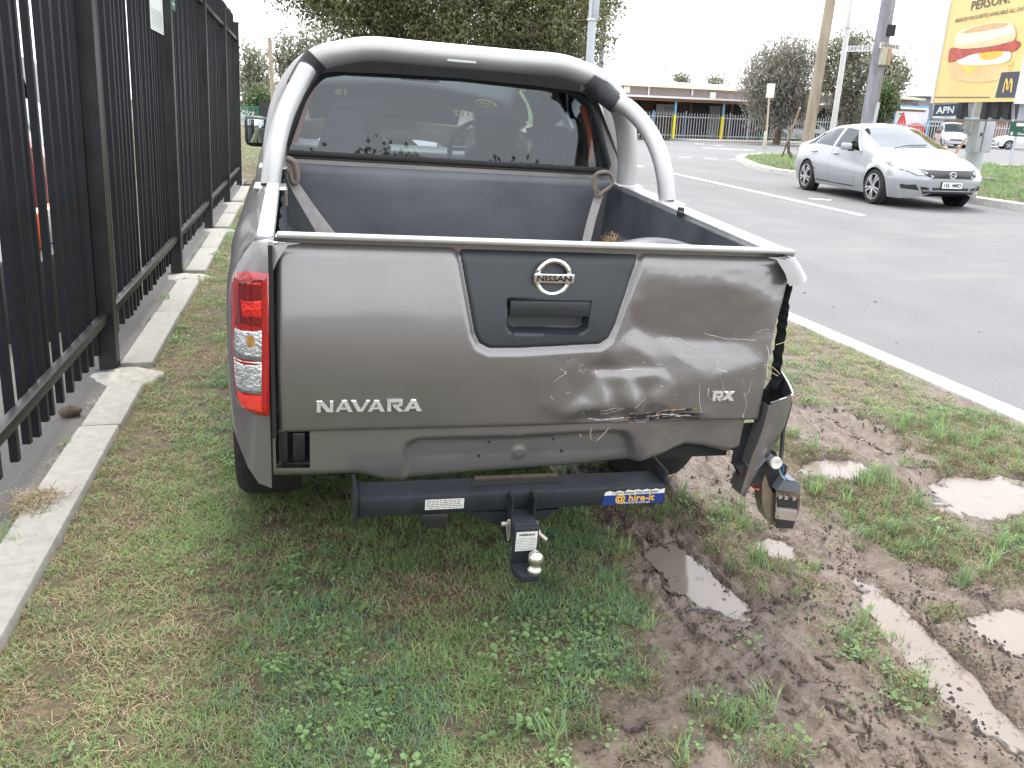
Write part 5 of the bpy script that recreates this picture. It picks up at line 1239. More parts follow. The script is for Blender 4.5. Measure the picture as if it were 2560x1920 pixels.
# chassis, wheels, mud flap
ch = MB(); ch.box((XC, 2.4, .40), (.9, 4.2, .14)); ch.box((XC, .5, .47), (1.30, .85, .10)); ch.tube([(XC - .7, .92, .29), (XC + .7, .92, .29)], .05, 10); ch.lathe([(.33, .34), (.35, .38), (.35, .50), (.33, .54)], 24, 0, Matrix.Translation((XC, .62, -.06)))  # rear box and spare-wheel drum added to keep light out underneath
ch.build('chassis', M_UNDER, ute)
for sg in (-1, 1):
    wheel_parts(ute, Vector((XC + sg * .742, .92, .285)), .345, .22, sg, 6)
    wheel_parts(ute, Vector((XC + sg * .72, 3.86, .115)), .345, .22, sg, 6)
    MB().box((XC + sg * .70, .50, .36), (.22, .012, .26), bev=.005).build('mud_flap', M_RUB, ute)
hl = bvh_of(cab_o[('body', None)]); F = lambda a, z: Vector((XC + a, 6, z))
for sg in (-1, 1): decal(hl, [(sg * a, z) for a, z in ((.40, .72), (.60, .74), (.66, .86), (.42, .84))], Vector((0, -1, 0)), F, 'headlight', M_CLEAR, ute, .006, 6)
decal(hl, [(-.32, .70), (.32, .70), (.36, .86), (-.36, .86)], Vector((0, -1, 0)), F, 'grille', M_DARK, ute, .006, 6)
decal(hl, [(-.6, .45), (.6, .45), (.6, .56), (-.6, .56)], Vector((0, -1, 0)), F, 'bumper_intake', M_DARK, ute, .006, 6)

# ---- loose things in and on the ute
def put(o): o.matrix_world = TM @ o.matrix_world; return o
M_STRAP = mat('grey_webbing', (.34, .32, .31), rough=.85, noise=.2, nscale=16, bump=.25, bscale=300)
# left strap lies from the roll bar foot down across the front panel
S1 = [TL(a, c, y=yy) for a, c, yy in ((722, 432, 1.33), (741, 470, 1.30), (782, 535, 1.25), (812, 580, 1.20), (845, 625, 1.16))]
t = thing('tie_down_strap', 'wide grey webbing strap with buckle, hanging across left end of the tub front panel', 'strap', TM, 'webbing straps in the load tub')
MB().strip(smooth_path(S1, 5), [.026 + .042 * k / 20 for k in range(21)], (0, -1, .2), .003).build('webbing', M_STRAP, t)
bu = MB(); P = [TL(a, c, y=1.28) for a, c in ((716, 395), (735, 405), (742, 425), (743, 450), (735, 458), (728, 445), (724, 420))]
bu.tube(smooth_path(P, 4), .011, 8); bu.strip(smooth_path([TL(a, c, y=1.285) for a, c in ((722, 402), (733, 425), (737, 455))], 4), .030, (0, -1, 0), .006)
bu.build('buckle', mat('buckle_brown', (.17, .14, .12), rough=.5, noise=.3, nscale=30), t, smooth=60)
S2 = [TL(a, c, y=yy) for a, c, yy in ((1500, 478, 1.30), (1490, 510, 1.28), (1478, 550, 1.25), (1466, 600, 1.20), (1462, 612, 1.18))]
t = thing('tie_down_strap', 'narrower grey webbing strap with looped hook, hanging at right end of the tub front panel', 'strap', TM, 'webbing straps in the load tub')
MB().strip(smooth_path(S2, 5), .036, (0, -1, .2), .004).build('webbing', M_STRAP, t)
bu = MB(); P = [TL(a, c, y=1.27) for a, c in ((1492, 492), (1483, 470), (1486, 442), (1500, 431), (1520, 432), (1531, 445), (1527, 465), (1508, 480), (1496, 492))]
bu.tube(smooth_path(P, 4), .0085, 8); bu.strip(smooth_path([TL(a, c, y=1.265) for a, c in ((1490, 445), (1486, 465), (1494, 490))], 4), .020, (0, -1, 0), .005)
bu.build('hook', MATS['buckle_brown'], t, smooth=60)
# heap of dry grass in the tub, rubber mat
rh = random.Random(9); hb = MB(); c0 = TL(1520, 600, y=1.05)
for k in range(420):
    a = rh.uniform(0, 6.28); q = rh.random() ** .6; p = Vector((c0.x + .10 * q * math.cos(a) + .02, c0.y + .12 * q * math.sin(a), c0.z - .07 + .075 * (1 - q) + rh.uniform(-.01, .02)))
    d = Vector((rh.gauss(0, 1), rh.gauss(0, 1), rh.gauss(0, .35))).normalized() * rh.uniform(.02, .05); s = d.cross(Vector((0, 0, 1))).normalized() * .0013
    hb.add([p - d - s, p - d + s, p + d + s * .5, p + d - s * .5], [(0, 1, 2, 3)], rh.choice([0, 0, 1]))
v, f = lump((c0.x + .02, c0.y, c0.z - .10), .12, .14, .085, 5); hb.add(v, f, 1)
o = hb.build('straw_heap', [mat('straw', (.42, .30, .15), rough=.9), mat('straw_brown', (.16, .10, .05), rough=.95, noise=.3)], kind='stuff', fixn=False); o.matrix_world = TM
rm = MB(); rows = []
for u in np.linspace(0, 1, 30):
    A_ = TL(1368 + 175 * u, 612 + 4 * u - 11 * math.sin(math.pi * u), y=.62); rows.append([tuple(A_ + Vector((0, -.05, -.006 - .02))), tuple(A_ + Vector((0, -.02, -.004))), tuple(A_), tuple(A_ + Vector((0, .06, -.03))), tuple(A_ + Vector((0, .3, -.10)))])
rm.grid(rows); o = rm.build('rubber_mat', M_RUB, smooth=60, label='black rubber mat curling up just behind the tailgate top strip', cat='mat'); o.matrix_world = TM
rm = MB(); rows = []
for u in np.linspace(0, 1, 30):
    A_ = TL(1500 + 330 * u, 622 + 14 * u - 26 * math.sin(math.pi * min(1, u * 1.1)) ** 1.5, y=.40); rows.append([tuple(A_ + Vector((0, -.05, -.03))), tuple(A_), tuple(A_ + Vector((.01, .05, .001))), tuple(A_ + Vector((.02, .15, -.06)))])
rm.grid(rows); o = rm.build('loose_liner_sheet', M_LINER, smooth=60, label='loose grey plastic liner sheet bulging above right half of the tailgate', cat='liner sheet'); o.matrix_world = TM
# broken tail lamp hanging on its wiring below the right corner
bl = thing('broken_tail_lamp', 'smashed tail lamp dangling on its wires below the right rear corner of the ute', 'tail lamp', TM)
Y0 = .04
def poly_plate(bb, pts, y, th, mi=0):
    P = [TL(a, c, y=y) for a, c in pts]; n = len(P); D = Vector((0, th, 0))
    bb.add([tuple(p) for p in P] + [tuple(p + D) for p in P], [tuple(range(n)), tuple(range(2 * n - 1, n - 1, -1))] + [(i, (i + 1) % n, (i + 1) % n + n, i + n) for i in range(n)], mi)
hs = MB()
poly_plate(hs, [(1868, 1160), (1895, 1150), (1905, 1125), (1925, 1118), (1940, 1130), (1945, 1150), (1968, 1165), (1966, 1185), (1950, 1200), (1940, 1235), (1905, 1210), (1870, 1190)], .03, .05)
poly_plate(hs, [(1835, 1165), (1870, 1160), (1905, 1200), (1898, 1222), (1880, 1210)], .02, .03)
hs.build('lamp_housing', M_DARK, bl)
h2 = MB(); poly_plate(h2, [(1868, 1165), (1900, 1136), (1918, 1148), (1890, 1178)], .012, .02); poly_plate(h2, [(1918, 1150), (1926, 1136), (1950, 1150), (1945, 1172), (1925, 1168)], .010, .02)
h2.build('lamp_backing', mat('grey_plastic', (.13, .14, .16), rough=.4, noise=.15), bl)
sc_ = TL(1940, 1157, y=.0); so = MB(); so.lathe([(.006, 0), (.006, .004), (.012, .006), (.0185, .006), (.0195, 0), (.0185, -.006)], 24, 0, Matrix.Translation(sc_) @ Matrix.Rotation(R(90), 4, 'X')); so.build('bulb_socket', mat('socket_white', (.70, .68, .64), rough=.5), bl, smooth=50)
rl = MB(); rl.tube(smooth_path([TL(a, c, y=.03) for a, c in ((1840, 1163), (1860, 1192), (1880, 1214), (1896, 1224), (1900, 1208))], 4), .004, 6); rl.build('red_lens_edge', M_RED, bl, smooth=50)
lens = MB(); poly_plate(lens, [(1905, 1208), (1914, 1188), (1922, 1215), (1938, 1240), (1940, 1290), (1930, 1315), (1915, 1296), (1906, 1260)], .02, .05); lens.build('lens_shell', mat('smoky_lens', (.15, .12, .08), rough=.2, coat=1, noise=.35, nscale=14), bl)
rf = MB(); poly_plate(rf, [(1941, 1227), (1960, 1199), (1990, 1202), (2000, 1212), (2001, 1232), (1941, 1226)], .0, .05); rf.build('reflector_cap', MATS['grey_plastic'], bl)
rf = MB(); poly_plate(rf, [(1941, 1228), (2001, 1232), (1999, 1270), (1990, 1310), (1976, 1326), (1942, 1322), (1938, 1290)], .006, .04); rf.build('reflector_bowl', mat('dirty_chrome', (.50, .47, .42), rough=.12, metal=1.0, noise=.3, nscale=12), bl)
rf = MB()
for pts in ([(1942, 1245), (1996, 1248), (1993, 1272), (1944, 1268)], [(1940, 1298), (1988, 1304), (1982, 1322), (1942, 1320)]): poly_plate(rf, pts, .004, .004)
rf.build('reflector_shade', M_DARK, bl)
rf = MB(); poly_plate(rf, [(1941, 1274), (1993, 1279), (1992, 1284), (1941, 1279)], .002, .004)
for a, c in ((1947, 1240), (1962, 1242), (1982, 1244), (1946, 1290)): poly_plate(rf, [(a, c), (a + 8, c), (a + 8, c + 7), (a, c + 8)], .002, .003)
rf.build('reflector_glint', M_STEEL, bl)
wr = MB(); wp = smooth_path([TL(a, c, y=yy) for a, c, yy in ((1974, 975, .10), (1977, 1000, .09), (1969, 1035, .06), (1958, 1075, .04), (1955, 1120, .02), (1951, 1155, -.005))], 6)
wr.tube(wp[:8], .0035, 6, 1); wr.tube(wp[7:30], .0065, 8, 0); wr.tube(wp[29:], .0035, 6, 1)
wr.tube(smooth_path([TL(a, c, y=.0) for a, c in ((1951, 1155), (1958, 1170), (1954, 1185), (1961, 1195), (1975, 1202))], 5), .0025, 6, 2)
wr.tube(smooth_path([TL(a, c, y=-.004) for a, c in ((1948, 1160), (1950, 1180), (1962, 1200))], 5), .0018, 6, 3)
wr.build('wiring', [M_RUB, mat('wire_red', (.30, .02, .015), rough=.5), mat('wire_blue', (.02, .12, .30), rough=.5), mat('wire_green', (.35, .42, .36), rough=.5)], bl, smooth=60)
# ------------------------------------------------------------------ black steel fence along the left, its signs, and the yard behind
M_FEN = mat('fence_black', (.0065, .007, .010), rough=.5, spec=.3, noise=.30, nscale=9, bump=.05, bscale=90)
M_FENR = mat('fence_rail', (.016, .018, .018), rough=.45, spec=.4, noise=.35, nscale=7, bump=.05, bscale=90)
FX = -1.075; LEANF = .045
def lean_x(z): return FX + LEANF * z
fence = thing('steel_fence', 'tall black steel picket fence along the left, running away beside the kerb', 'fence', (0, 0, 0))
posts_y = [-.83, 1.92, 4.66, 7.41, 10.16, 12.91, 15.70]
Mf = Matrix(((1, 0, LEANF, FX), (0, 1, 0, 0), (0, 0, 1, 0), (0, 0, 0, 1)))      # the whole fence leans a little
pk = MB(); pk.box((0, 0, 1.42), (.029, .029, 2.62), 0, Mf)
pk.add([(-.0125, -.0135, 2.73), (.0125, -.0135, 2.73), (.0125, .0135, 2.73), (-.0125, .0135, 2.73), (0, 0, 2.79)], [(0, 1, 4), (1, 2, 4), (2, 3, 4), (3, 0, 4)], 0, Mf)
pic = None; rf_ = random.Random(2)
y = 1.92 + .136
allp = []
for a, c in zip(posts_y[:-1], posts_y[1:]):
    n = round((c - a) / .1365); allp += [a + (c - a) * k / n for k in range(1, n)]
for y in allp:
    if pic is None: pic = pk.build('picket', M_FEN, fence); o = pic
    else: o = part(pic, 'picket', pic, fence)
    o.location = (rf_.uniform(-.003, .003), y, rf_.uniform(-.012, .012)); o.rotation_euler = (rf_.uniform(-.004, .004), 0, rf_.uniform(-.05, .05))
ps = MB(); ps.box((.036, 0, 1.31), (.088, .090, 2.66), 0, Mf, bev=0); ps.box((.036, 0, 2.65), (.098, .10, .03), 0, Mf); ps.box((.03, 0, .012), (.11, .10, .02), 0, Mf)
po = None
for y in posts_y:
    if po is None: po = ps.build('post', M_FENR, fence); o = po
    else: o = part(po, 'post', po, fence)
    o.location.y = y
for a, c in zip(posts_y[:-1], posts_y[1:]):
    for z in (.305, 2.40):
        MB().box((.036, (a + c) / 2, z), (.042, c - a - .07, .045), 0, Mf, bev=.004).build('rail', M_FENR, fence, smooth=30)
# signs tied to the fence
def fence_sign(name, y0, y1, z0, z1, cols, lines, label):
    s = thing(name, label, 'sign', (0, 0, 0))
    xs = lambda z: lean_x(z) + .030
    b = MB(); P = [(xs(z0), y0, z0), (xs(z0), y1, z0), (xs(z1), y1, z1), (xs(z1), y0, z1)]
    b.add(P + [(p[0] - .003, p[1], p[2]) for p in P], [(0, 1, 2, 3), (7, 6, 5, 4), (0, 4, 5, 1), (1, 5, 6, 2), (2, 6, 7, 3), (3, 7, 4, 0)]); b.build('board', cols[0], s)
    b = MB()
    for (u0, v0, u1, v1) in lines:
        q = [(y0 + (y1 - y0) * u, z0 + (z1 - z0) * v) for u, v in ((u0, v0), (u1, v0), (u1, v1), (u0, v1))]
        b.add([(xs(p[1]) + .0015, p[0], p[1]) for p in q], [(0, 1, 2, 3)])
    b.build('print', cols[1], s, kind='stuff')
    return s
M_SGW = mat('sign_white', (.62, .66, .62), rough=.5, noise=.06, nscale=6); M_SGI = mat('sign_print', (.30, .34, .38), rough=.6); M_SGG = mat('sign_green', (.02, .13, .07), rough=.5, noise=.1)
def on_fence(px, py):
    d = ray(px, py); return EYE + d * ((-.935) / d.x)
q0, q1, q2 = on_fence(388, 72), on_fence(419, 89), on_fence(432, 20); q3 = on_fence(442, 27)
rl_ = random.Random(3); L_ = [(.05, .02, .95, .024)]
for k in range(7):
    u = .08
    while u < .86: w_ = rl_.uniform(.04, .12); L_.append((u, .05 + k * .028, min(.92, u + w_), .062 + k * .028)); u += w_ + .03
L_ += [(.35, .36, .40, .46), (.33, .46, .36, .60), (.36, .58, .48, .70)]
fence_sign('notice_board', q0.y, q1.y, (q0.z + q1.z) / 2, (q0.z + q1.z) / 2 + .62, (M_SGW, M_SGI), L_, 'white notice board tied high on the black fence')
fence_sign('safety_sign', q2.y, q3.y + .04, q2.z, q2.z + .32, (M_SGG, M_SGW), [(.15, .12, .85, .16), (.2, .25, .4, .55), (.45, .25, .8, .32), (.45, .40, .8, .46), (.2, .62, .8, .75)], 'small green and white sign on the black fence beside the white board')

# ---- wrecks and a wall in the yard, seen through the gaps
def simple_car(name, label, x, y, rz, col, sc_=1.0, group=None, cat='car', hatch=True, roof=1.44, van=False, lights=True):
    t = thing(name, label, cat, Matrix.Translation((x, y, -.03)) @ Matrix.Rotation(rz, 4, 'Z') @ Matrix.Scale(sc_, 4), group)
    L = 4.2
    ys = list(np.arange(0, L + .001, .07))
    zr = [(0, .98), (.12, 1.15), (.75, roof - .06), (1.3, roof), (2.0, roof - .01), (2.35, roof - .09), (3.0, 1.03), (3.9, .88), (4.12, .76), (4.2, .62)]
    if van: zr = [(0, 1.95), (.2, 2.05), (1.3, 2.08), (2.9, 2.05), (3.2, 1.9), (3.75, 1.15), (4.05, .95), (4.2, .65)]
    ct = dict(zb=[(0, .30), (.2, .20), (4.0, .20), (4.2, .30)], w0=[(0, .62), (.3, .80), (3.9, .80), (4.2, .55)], zm=[(0, .55), (4.2, .5)], w1=[(0, .70), (.2, .82), (2, .85), (3.8, .82), (4.1, .70), (4.2, .58)],
              zt=[(0, .90), (.15, .95), (2.9, .93), (4.1, .70), (4.2, .58)], w2=[(0, .66), (.2, .78), (3, .80), (4.0, .68), (4.2, .52)], zr=zr, w3=[(0, .52), (.8, .56), (2.2, .57), (3.0, .66), (4.2, .48)], cr=[(0, .03), (1, .06), (2.3, .05), (4.2, .03)])
    st = smooth_ctrl(stations(ct, ys), ['zr', 'w1', 'w2', 'w3', 'zt', 'zb'], 2)
    for s in st:
        s['zbo'] = s['zb']
        for yc in (.72, 3.32):
            if abs(s['y'] - yc) < .36: s['zb'] = max(s['zb'], .30 + math.sqrt(.36 ** 2 - (s['y'] - yc) ** 2))
    def cl(y, j, s):
        if 7 <= j < 10 and .55 < y < 2.6 and not 1.45 < y < 1.55: return 'side_window'
        if j >= 11 and 2.2 < y < 2.95: return 'windscreen'
        if j >= 11 and .15 < y < .7: return 'back_window'
        return 'body'
    mt = mat('car_' + name + '_%d' % int(abs(x * 100)), col, rough=.3, coat=.8, noise=.06)
    ob = car_mesh(t, st, cl, {'body': ('body', mt), 'side_window': ('side_window', GL_CAR), 'windscreen': ('windscreen', GL_CAR), 'back_window': ('back_window', GL_CAR)})
    MB().box((0, 2.1, .38), (1.45, 3.9, .3)).build('underbody', M_UNDER, t)
    for yc in (.72, 3.32):
        for sg in (-1, 1): wheel_parts(t, Vector((sg * .72, yc, .30)), .30, .19, sg, 5)
    bv = bvh_of(ob[('body', None)])
    if lights:
        for sg in (-1, 1):
            decal(bv, [(sg * .46, .60), (sg * .70, .62), (sg * .72, .74), (sg * .48, .70)], Vector((0, -1, 0)), lambda a, z: Vector((a, 8, z)), 'headlight', M_CLEAR, t, .006, 5)
            decal(bv, [(sg * .52, .70), (sg * .70, .70), (sg * .70, .88), (sg * .54, .88)], Vector((0, 1, 0)), lambda a, z: Vector((a, -4, z)), 'tail_light', M_RED, t, .006, 5)
        decal(bv, [(-.38, .52), (.38, .52), (.42, .62), (-.42, .62)], Vector((0, -1, 0)), lambda a, z: Vector((a, 8, z)), 'grille', M_DARK, t, .006, 6)
    return t
simple_car('wrecked_car', 'red wrecked hatchback in the yard behind the black fence', -3.25, 9.0, R(6), (.22, .008, .010))
simple_car('parked_van', 'white van parked in the yard behind the red car', -5.6, 13.5, R(-15), (.40, .42, .43), 1.0, None, 'van', van=True)
simple_car('yard_car', 'white car behind the red wreck in the fenced yard', -4.4, 12.6, R(8), (.60, .62, .62), .95)
bt = thing('safety_barrier', 'orange and white plastic barrier in the yard behind the fence', 'barrier', (-1.62, 5.35, -.02))
for k in range(4): MB().box((0, .3 * k, .62), (.10, .295, .22), bev=.02).build('segment', mat('barrier_orange', (.75, .13, .02), rough=.5) if k % 2 else MATS['sign_white'], bt, smooth=40)
MB().box((0, .45, .26), (.30, 1.2, .5), bev=.03).build('base', M_DARK, bt, smooth=40)
yw = thing('yard_shed', 'pale metal shed at back of the fenced yard', 'shed', (-13, 24, 0))
sh_ = MB(); sh_.box((0, 0, 1.5), (9, 5, 3.0)); sh_.build('wall', mat('shed_wall', (.26, .26, .24), rough=.7, noise=.1), yw)
MB().prism([(-4.7, 3.0), (4.7, 3.0), (4.7, 3.12), (0, 3.9), (-4.7, 3.12)], -2.7, 2.7).build('roof', mat('shed_roof', (.50, .50, .50), rough=.5, noise=.1), yw)
for x in (-2.5, 1.5): MB().box((x, -2.52, 1.1), (2.2, .06, 2.2)).build('door', mat('shed_door', (.16, .19, .20), rough=.6, noise=.2), yw)
# ------------------------------------------------------------------ trees
LEAFM = {}
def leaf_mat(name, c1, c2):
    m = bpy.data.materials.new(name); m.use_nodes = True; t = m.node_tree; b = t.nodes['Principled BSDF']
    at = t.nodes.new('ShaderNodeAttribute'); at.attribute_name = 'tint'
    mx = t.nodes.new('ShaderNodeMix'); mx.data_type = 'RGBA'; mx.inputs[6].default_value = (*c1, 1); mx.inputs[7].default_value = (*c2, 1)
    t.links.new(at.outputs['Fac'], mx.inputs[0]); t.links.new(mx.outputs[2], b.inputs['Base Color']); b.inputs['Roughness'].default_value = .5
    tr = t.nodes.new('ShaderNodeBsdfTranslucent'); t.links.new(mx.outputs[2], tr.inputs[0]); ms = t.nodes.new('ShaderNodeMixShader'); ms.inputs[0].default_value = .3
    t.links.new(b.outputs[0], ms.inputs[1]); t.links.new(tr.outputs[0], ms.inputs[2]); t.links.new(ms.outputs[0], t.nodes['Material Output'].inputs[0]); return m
LM_GUM = leaf_mat('gum_leaves', (.085, .100, .042), (.33, .33, .15)); LM_SHE = leaf_mat('sheoak_leaves', (.19, .185, .15), (.34, .32, .26)); LM_GRN = leaf_mat('green_leaves', (.040, .070, .022), (.12, .17, .055))  # she-oak colours paled to stand in for haze
LM_FAR = leaf_mat('far_leaves', (.16, .165, .12), (.34, .33, .23))  # distant crowns: lens veil put into the leaf colours
M_BARK = mat('bark', (.14, .11, .085), rough=.95, noise=.35, nscale=6, bump=.6, bscale=18, stretch=(1, 1, .25))
def crown(parent, name, blobs, nleaf, ll, lw, lm, seed, droop=.6, curl=.5):
    """leaf-sized blades gathered in twig clumps spread through ellipsoid boughs"""
    g = np.random.default_rng(seed); V = []; T = []
    wts = np.array([b_[3] * b_[4] * b_[5] for b_ in blobs]) ** .67; wts /= wts.sum()
    per = 14; nc_ = max(1, nleaf // per)
    bi = g.choice(len(blobs), nc_, p=wts); B_ = np.array(blobs)[bi]
    d = g.normal(size=(nc_, 3)); d /= np.linalg.norm(d, axis=1)[:, None]; rad = g.random(nc_) ** .42
    C = B_[:, :3] + d * rad[:, None] * B_[:, 3:6]
    tint = np.clip(.40 + .4 * d[:, 2] * rad + g.normal(0, .2, nc_), 0, 1)  # highlights put into the colour: clumps paler towards each bough's top
    cs = ll * 2.2
    cen = np.repeat(C, per, 0) + g.normal(0, 1, (nc_ * per, 3)) * cs * np.array([.5, .5, .55])
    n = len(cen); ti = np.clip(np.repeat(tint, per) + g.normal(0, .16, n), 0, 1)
    a = g.normal(size=(n, 3)); a[:, 2] -= droop * 1.6; a /= np.linalg.norm(a, axis=1)[:, None]
    s = np.cross(a, g.normal(size=(n, 3))); s /= np.linalg.norm(s, axis=1)[:, None] + 1e-9
    L = ll * g.uniform(.6, 1.3, n)[:, None]; W_ = lw * g.uniform(.6, 1.3, n)[:, None]
    v = np.stack([cen - a * L / 2, cen + s * W_ / 2, cen + a * L / 2, cen - s * W_ / 2], 1).reshape(-1, 3)
    me = bpy.data.meshes.new(name); me.vertices.add(n * 4); me.vertices.foreach_set('co', v.astype(np.float32).ravel())
    me.loops.add(n * 4); me.loops.foreach_set('vertex_index', np.arange(n * 4)); me.polygons.add(n); me.polygons.foreach_set('loop_start', np.arange(0, n * 4, 4)); me.polygons.foreach_set('loop_total', np.full(n, 4))
    me.update(calc_edges=True); at = me.attributes.new('tint', 'FLOAT', 'POINT'); at.data.foreach_set('value', np.repeat(ti, 4).astype(np.float32)); me.materials.append(lm)
    o = bpy.data.objects.new(name, me); COL.objects.link(o)
    if parent: o.parent = parent
    return o
def tree(name, label, base, blobs, nleaf, ll, lw, lm, seed, trunk_r=.18, group=None, droop=.6, stems=1, bark=None, cat='tree'):
    """blobs relative to the base: (x, y, z, rx, ry, rz)"""
    t = thing(name, label, cat, tuple(base), group); r = random.Random(seed); b = MB()
    for k in range(stems):
        top = max(blobs, key=lambda q: q[2]); o0 = Vector((r.uniform(-.3, .3) * (stems > 1), r.uniform(-.3, .3) * (stems > 1), -.1))
        zz = min(q[2] for q in blobs)
        fork = Vector((o0.x + r.uniform(-.3, .3), o0.y + r.uniform(-.3, .3), max(.8, zz * .75)))
        b.tube(smooth_path([o0, (o0 + fork) / 2 + Vector((r.uniform(-.12, .12), r.uniform(-.12, .12), 0)), fork], 4), [trunk_r * (1.25 - .05 * i) for i in range(9)], 9)
        for q in blobs:
            if stems > 1 and r.random() < .4: continue
            e = Vector(q[:3]); m_ = (fork + e) / 2 + Vector((r.uniform(-.4, .4), r.uniform(-.4, .4), .3 * (e - fork).length * .3))
            P = smooth_path([fork, m_, e], 5); b.tube(P, [trunk_r * (.62 - .5 * i / 10) for i in range(len(P))], 6)
            for h in range(3):
                e2 = e + Vector((r.uniform(-1, 1) * q[3], r.uniform(-1, 1) * q[4], r.uniform(-.6, .8) * q[5])) * .8; P = smooth_path([m_ + (e - m_) * .4, (m_ + e2) / 2 + Vector((0, 0, .2)), e2], 3); b.tube(P, [trunk_r * (.28 - .22 * i / 6) for i in range(len(P))], 5)
    b.build('trunk', bark or M_BARK, t, smooth=60)
    crown(t, 'crown', blobs, nleaf, ll, lw, lm, seed)
    return t
def blob_px(base, dist, lst):
    """blobs given in the photo as (px, py, rx px, ry px) -> metres about the base"""
    out = []; r = random.Random(int(base.x * 10))
    for px, py, rx, ry in lst:
        p = AT(px, py, dist + r.uniform(-.9, .9)); k = dist * 1.05 / FPX; q = p - base; out.append((q.x, q.y, q.z, rx * k, rx * k * .9, ry * k))
    return out
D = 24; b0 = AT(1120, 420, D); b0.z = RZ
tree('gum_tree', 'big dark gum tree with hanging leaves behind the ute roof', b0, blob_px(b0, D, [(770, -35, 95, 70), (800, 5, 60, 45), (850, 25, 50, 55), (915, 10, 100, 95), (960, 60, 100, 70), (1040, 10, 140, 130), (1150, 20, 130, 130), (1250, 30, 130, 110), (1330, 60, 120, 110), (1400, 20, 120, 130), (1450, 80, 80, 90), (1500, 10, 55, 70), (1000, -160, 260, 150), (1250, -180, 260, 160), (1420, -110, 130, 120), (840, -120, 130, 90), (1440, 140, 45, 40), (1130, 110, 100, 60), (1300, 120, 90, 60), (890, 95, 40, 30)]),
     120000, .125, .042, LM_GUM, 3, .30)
D = 78; b0 = AT(715, 300, D); b0.z = RZ
tree('gum_tree', 'tall thin gum tree with flat clumps left of the ute cab', b0, blob_px(b0, D, [(720, 105, 26, 10), (745, 130, 24, 12), (760, 95, 24, 10), (790, 85, 22, 10), (700, 135, 14, 12), (735, 160, 24, 12), (770, 120, 20, 12), (800, 100, 20, 10), (710, 180, 22, 10), (755, 180, 22, 14), (690, 130, 20, 8), (780, 150, 20, 14), (770, 220, 40, 24)]), 2600, .42, .20, LM_FAR, 4, .22, droop=.1)
D = 84; b0 = AT(640, 300, D); b0.z = RZ
tree('gum_tree', 'lower olive gum tree just beyond end of the black fence', b0, blob_px(b0, D, [(625, 140, 22, 10), (650, 155, 20, 10), (618, 160, 14, 14), (640, 185, 30, 14), (625, 210, 26, 26), (655, 220, 24, 24), (640, 245, 34, 16)]), 2200, .45, .22, LM_FAR, 5, .25)
D = 70; b0 = AT(655, 288, D); b0.z = RZ
tree('shrub', 'bright green shrub behind the green fence at left', b0, blob_px(b0, D, [(645, 245, 20, 16), (665, 250, 18, 16), (630, 260, 16, 12), (680, 262, 16, 12)]), 1600, .3, .16, LM_GRN, 6, .08, cat='shrub')
D = 58; b0 = AT(1935, 352, D); b0.z = RZ
tree('sheoak_tree', 'feathery grey-green she-oak in front of the long warehouse', b0, blob_px(b0, D, [(1895, 190, 26, 30), (1920, 150, 26, 24), (1950, 165, 26, 30), (1975, 135, 24, 26), (2000, 150, 24, 36), (1900, 225, 34, 24), (1940, 215, 36, 30), (1985, 200, 34, 36), (1935, 270, 50, 36), (1990, 260, 36, 36), (1880, 205, 18, 16)]), 12000, .42, .07, LM_SHE, 7, .11, None, -.6, 3)
D = 56; b0 = AT(2125, 345, D); b0.z = RZ
tree('tea_tree', 'bushy olive tree between the white light pole and the grey power pole', b0, blob_px(b0, D, [(2060, 140, 26, 24), (2085, 115, 24, 20), (2120, 110, 24, 20), (2150, 100, 24, 16), (2100, 160, 30, 26), (2150, 150, 30, 30), (2190, 140, 20, 24), (2080, 200, 30, 24), (2130, 200, 36, 30), (2110, 260, 40, 34), (2050, 215, 18, 22), (2160, 250, 26, 40)]), 8500, .24, .09, LM_FAR, 8, .2, stems=2)
D = 54; b0 = AT(2215, 340, D); b0.z = RZ
tree('tea_tree', 'bushy olive tree with green lower skirt, right of the grey power pole', b0, blob_px(b0, D, [(2220, 170, 26, 18), (2240, 190, 22, 24), (2215, 210, 24, 24), (2195, 160, 16, 20), (2235, 215, 14, 16)]), 3200, .28, .11, LM_FAR, 9, .12)
D = 52; b0 = AT(2205, 345, D); b0.z = RZ
tree('shrub', 'bright green bush under the olive tree beside the grey power pole', b0, blob_px(b0, D, [(2205, 245, 22, 26), (2195, 285, 22, 26), (2220, 265, 14, 22), (2175, 300, 14, 20)]), 2600, .22, .12, LM_GRN, 10, .07, cat='shrub')
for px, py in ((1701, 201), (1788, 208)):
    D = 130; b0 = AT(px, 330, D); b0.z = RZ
    tree('distant_tree', 'dark tree top poking over the warehouse roof, ' + ('left of the two' if px < 1750 else 'right of the two'), b0, blob_px(b0, D, [(px, py + 2, 10, 5), (px - 4, py + 6, 7, 4), (px + 5, py + 6, 7, 4)]), 500, .5, .3, LM_FAR, px, .2)

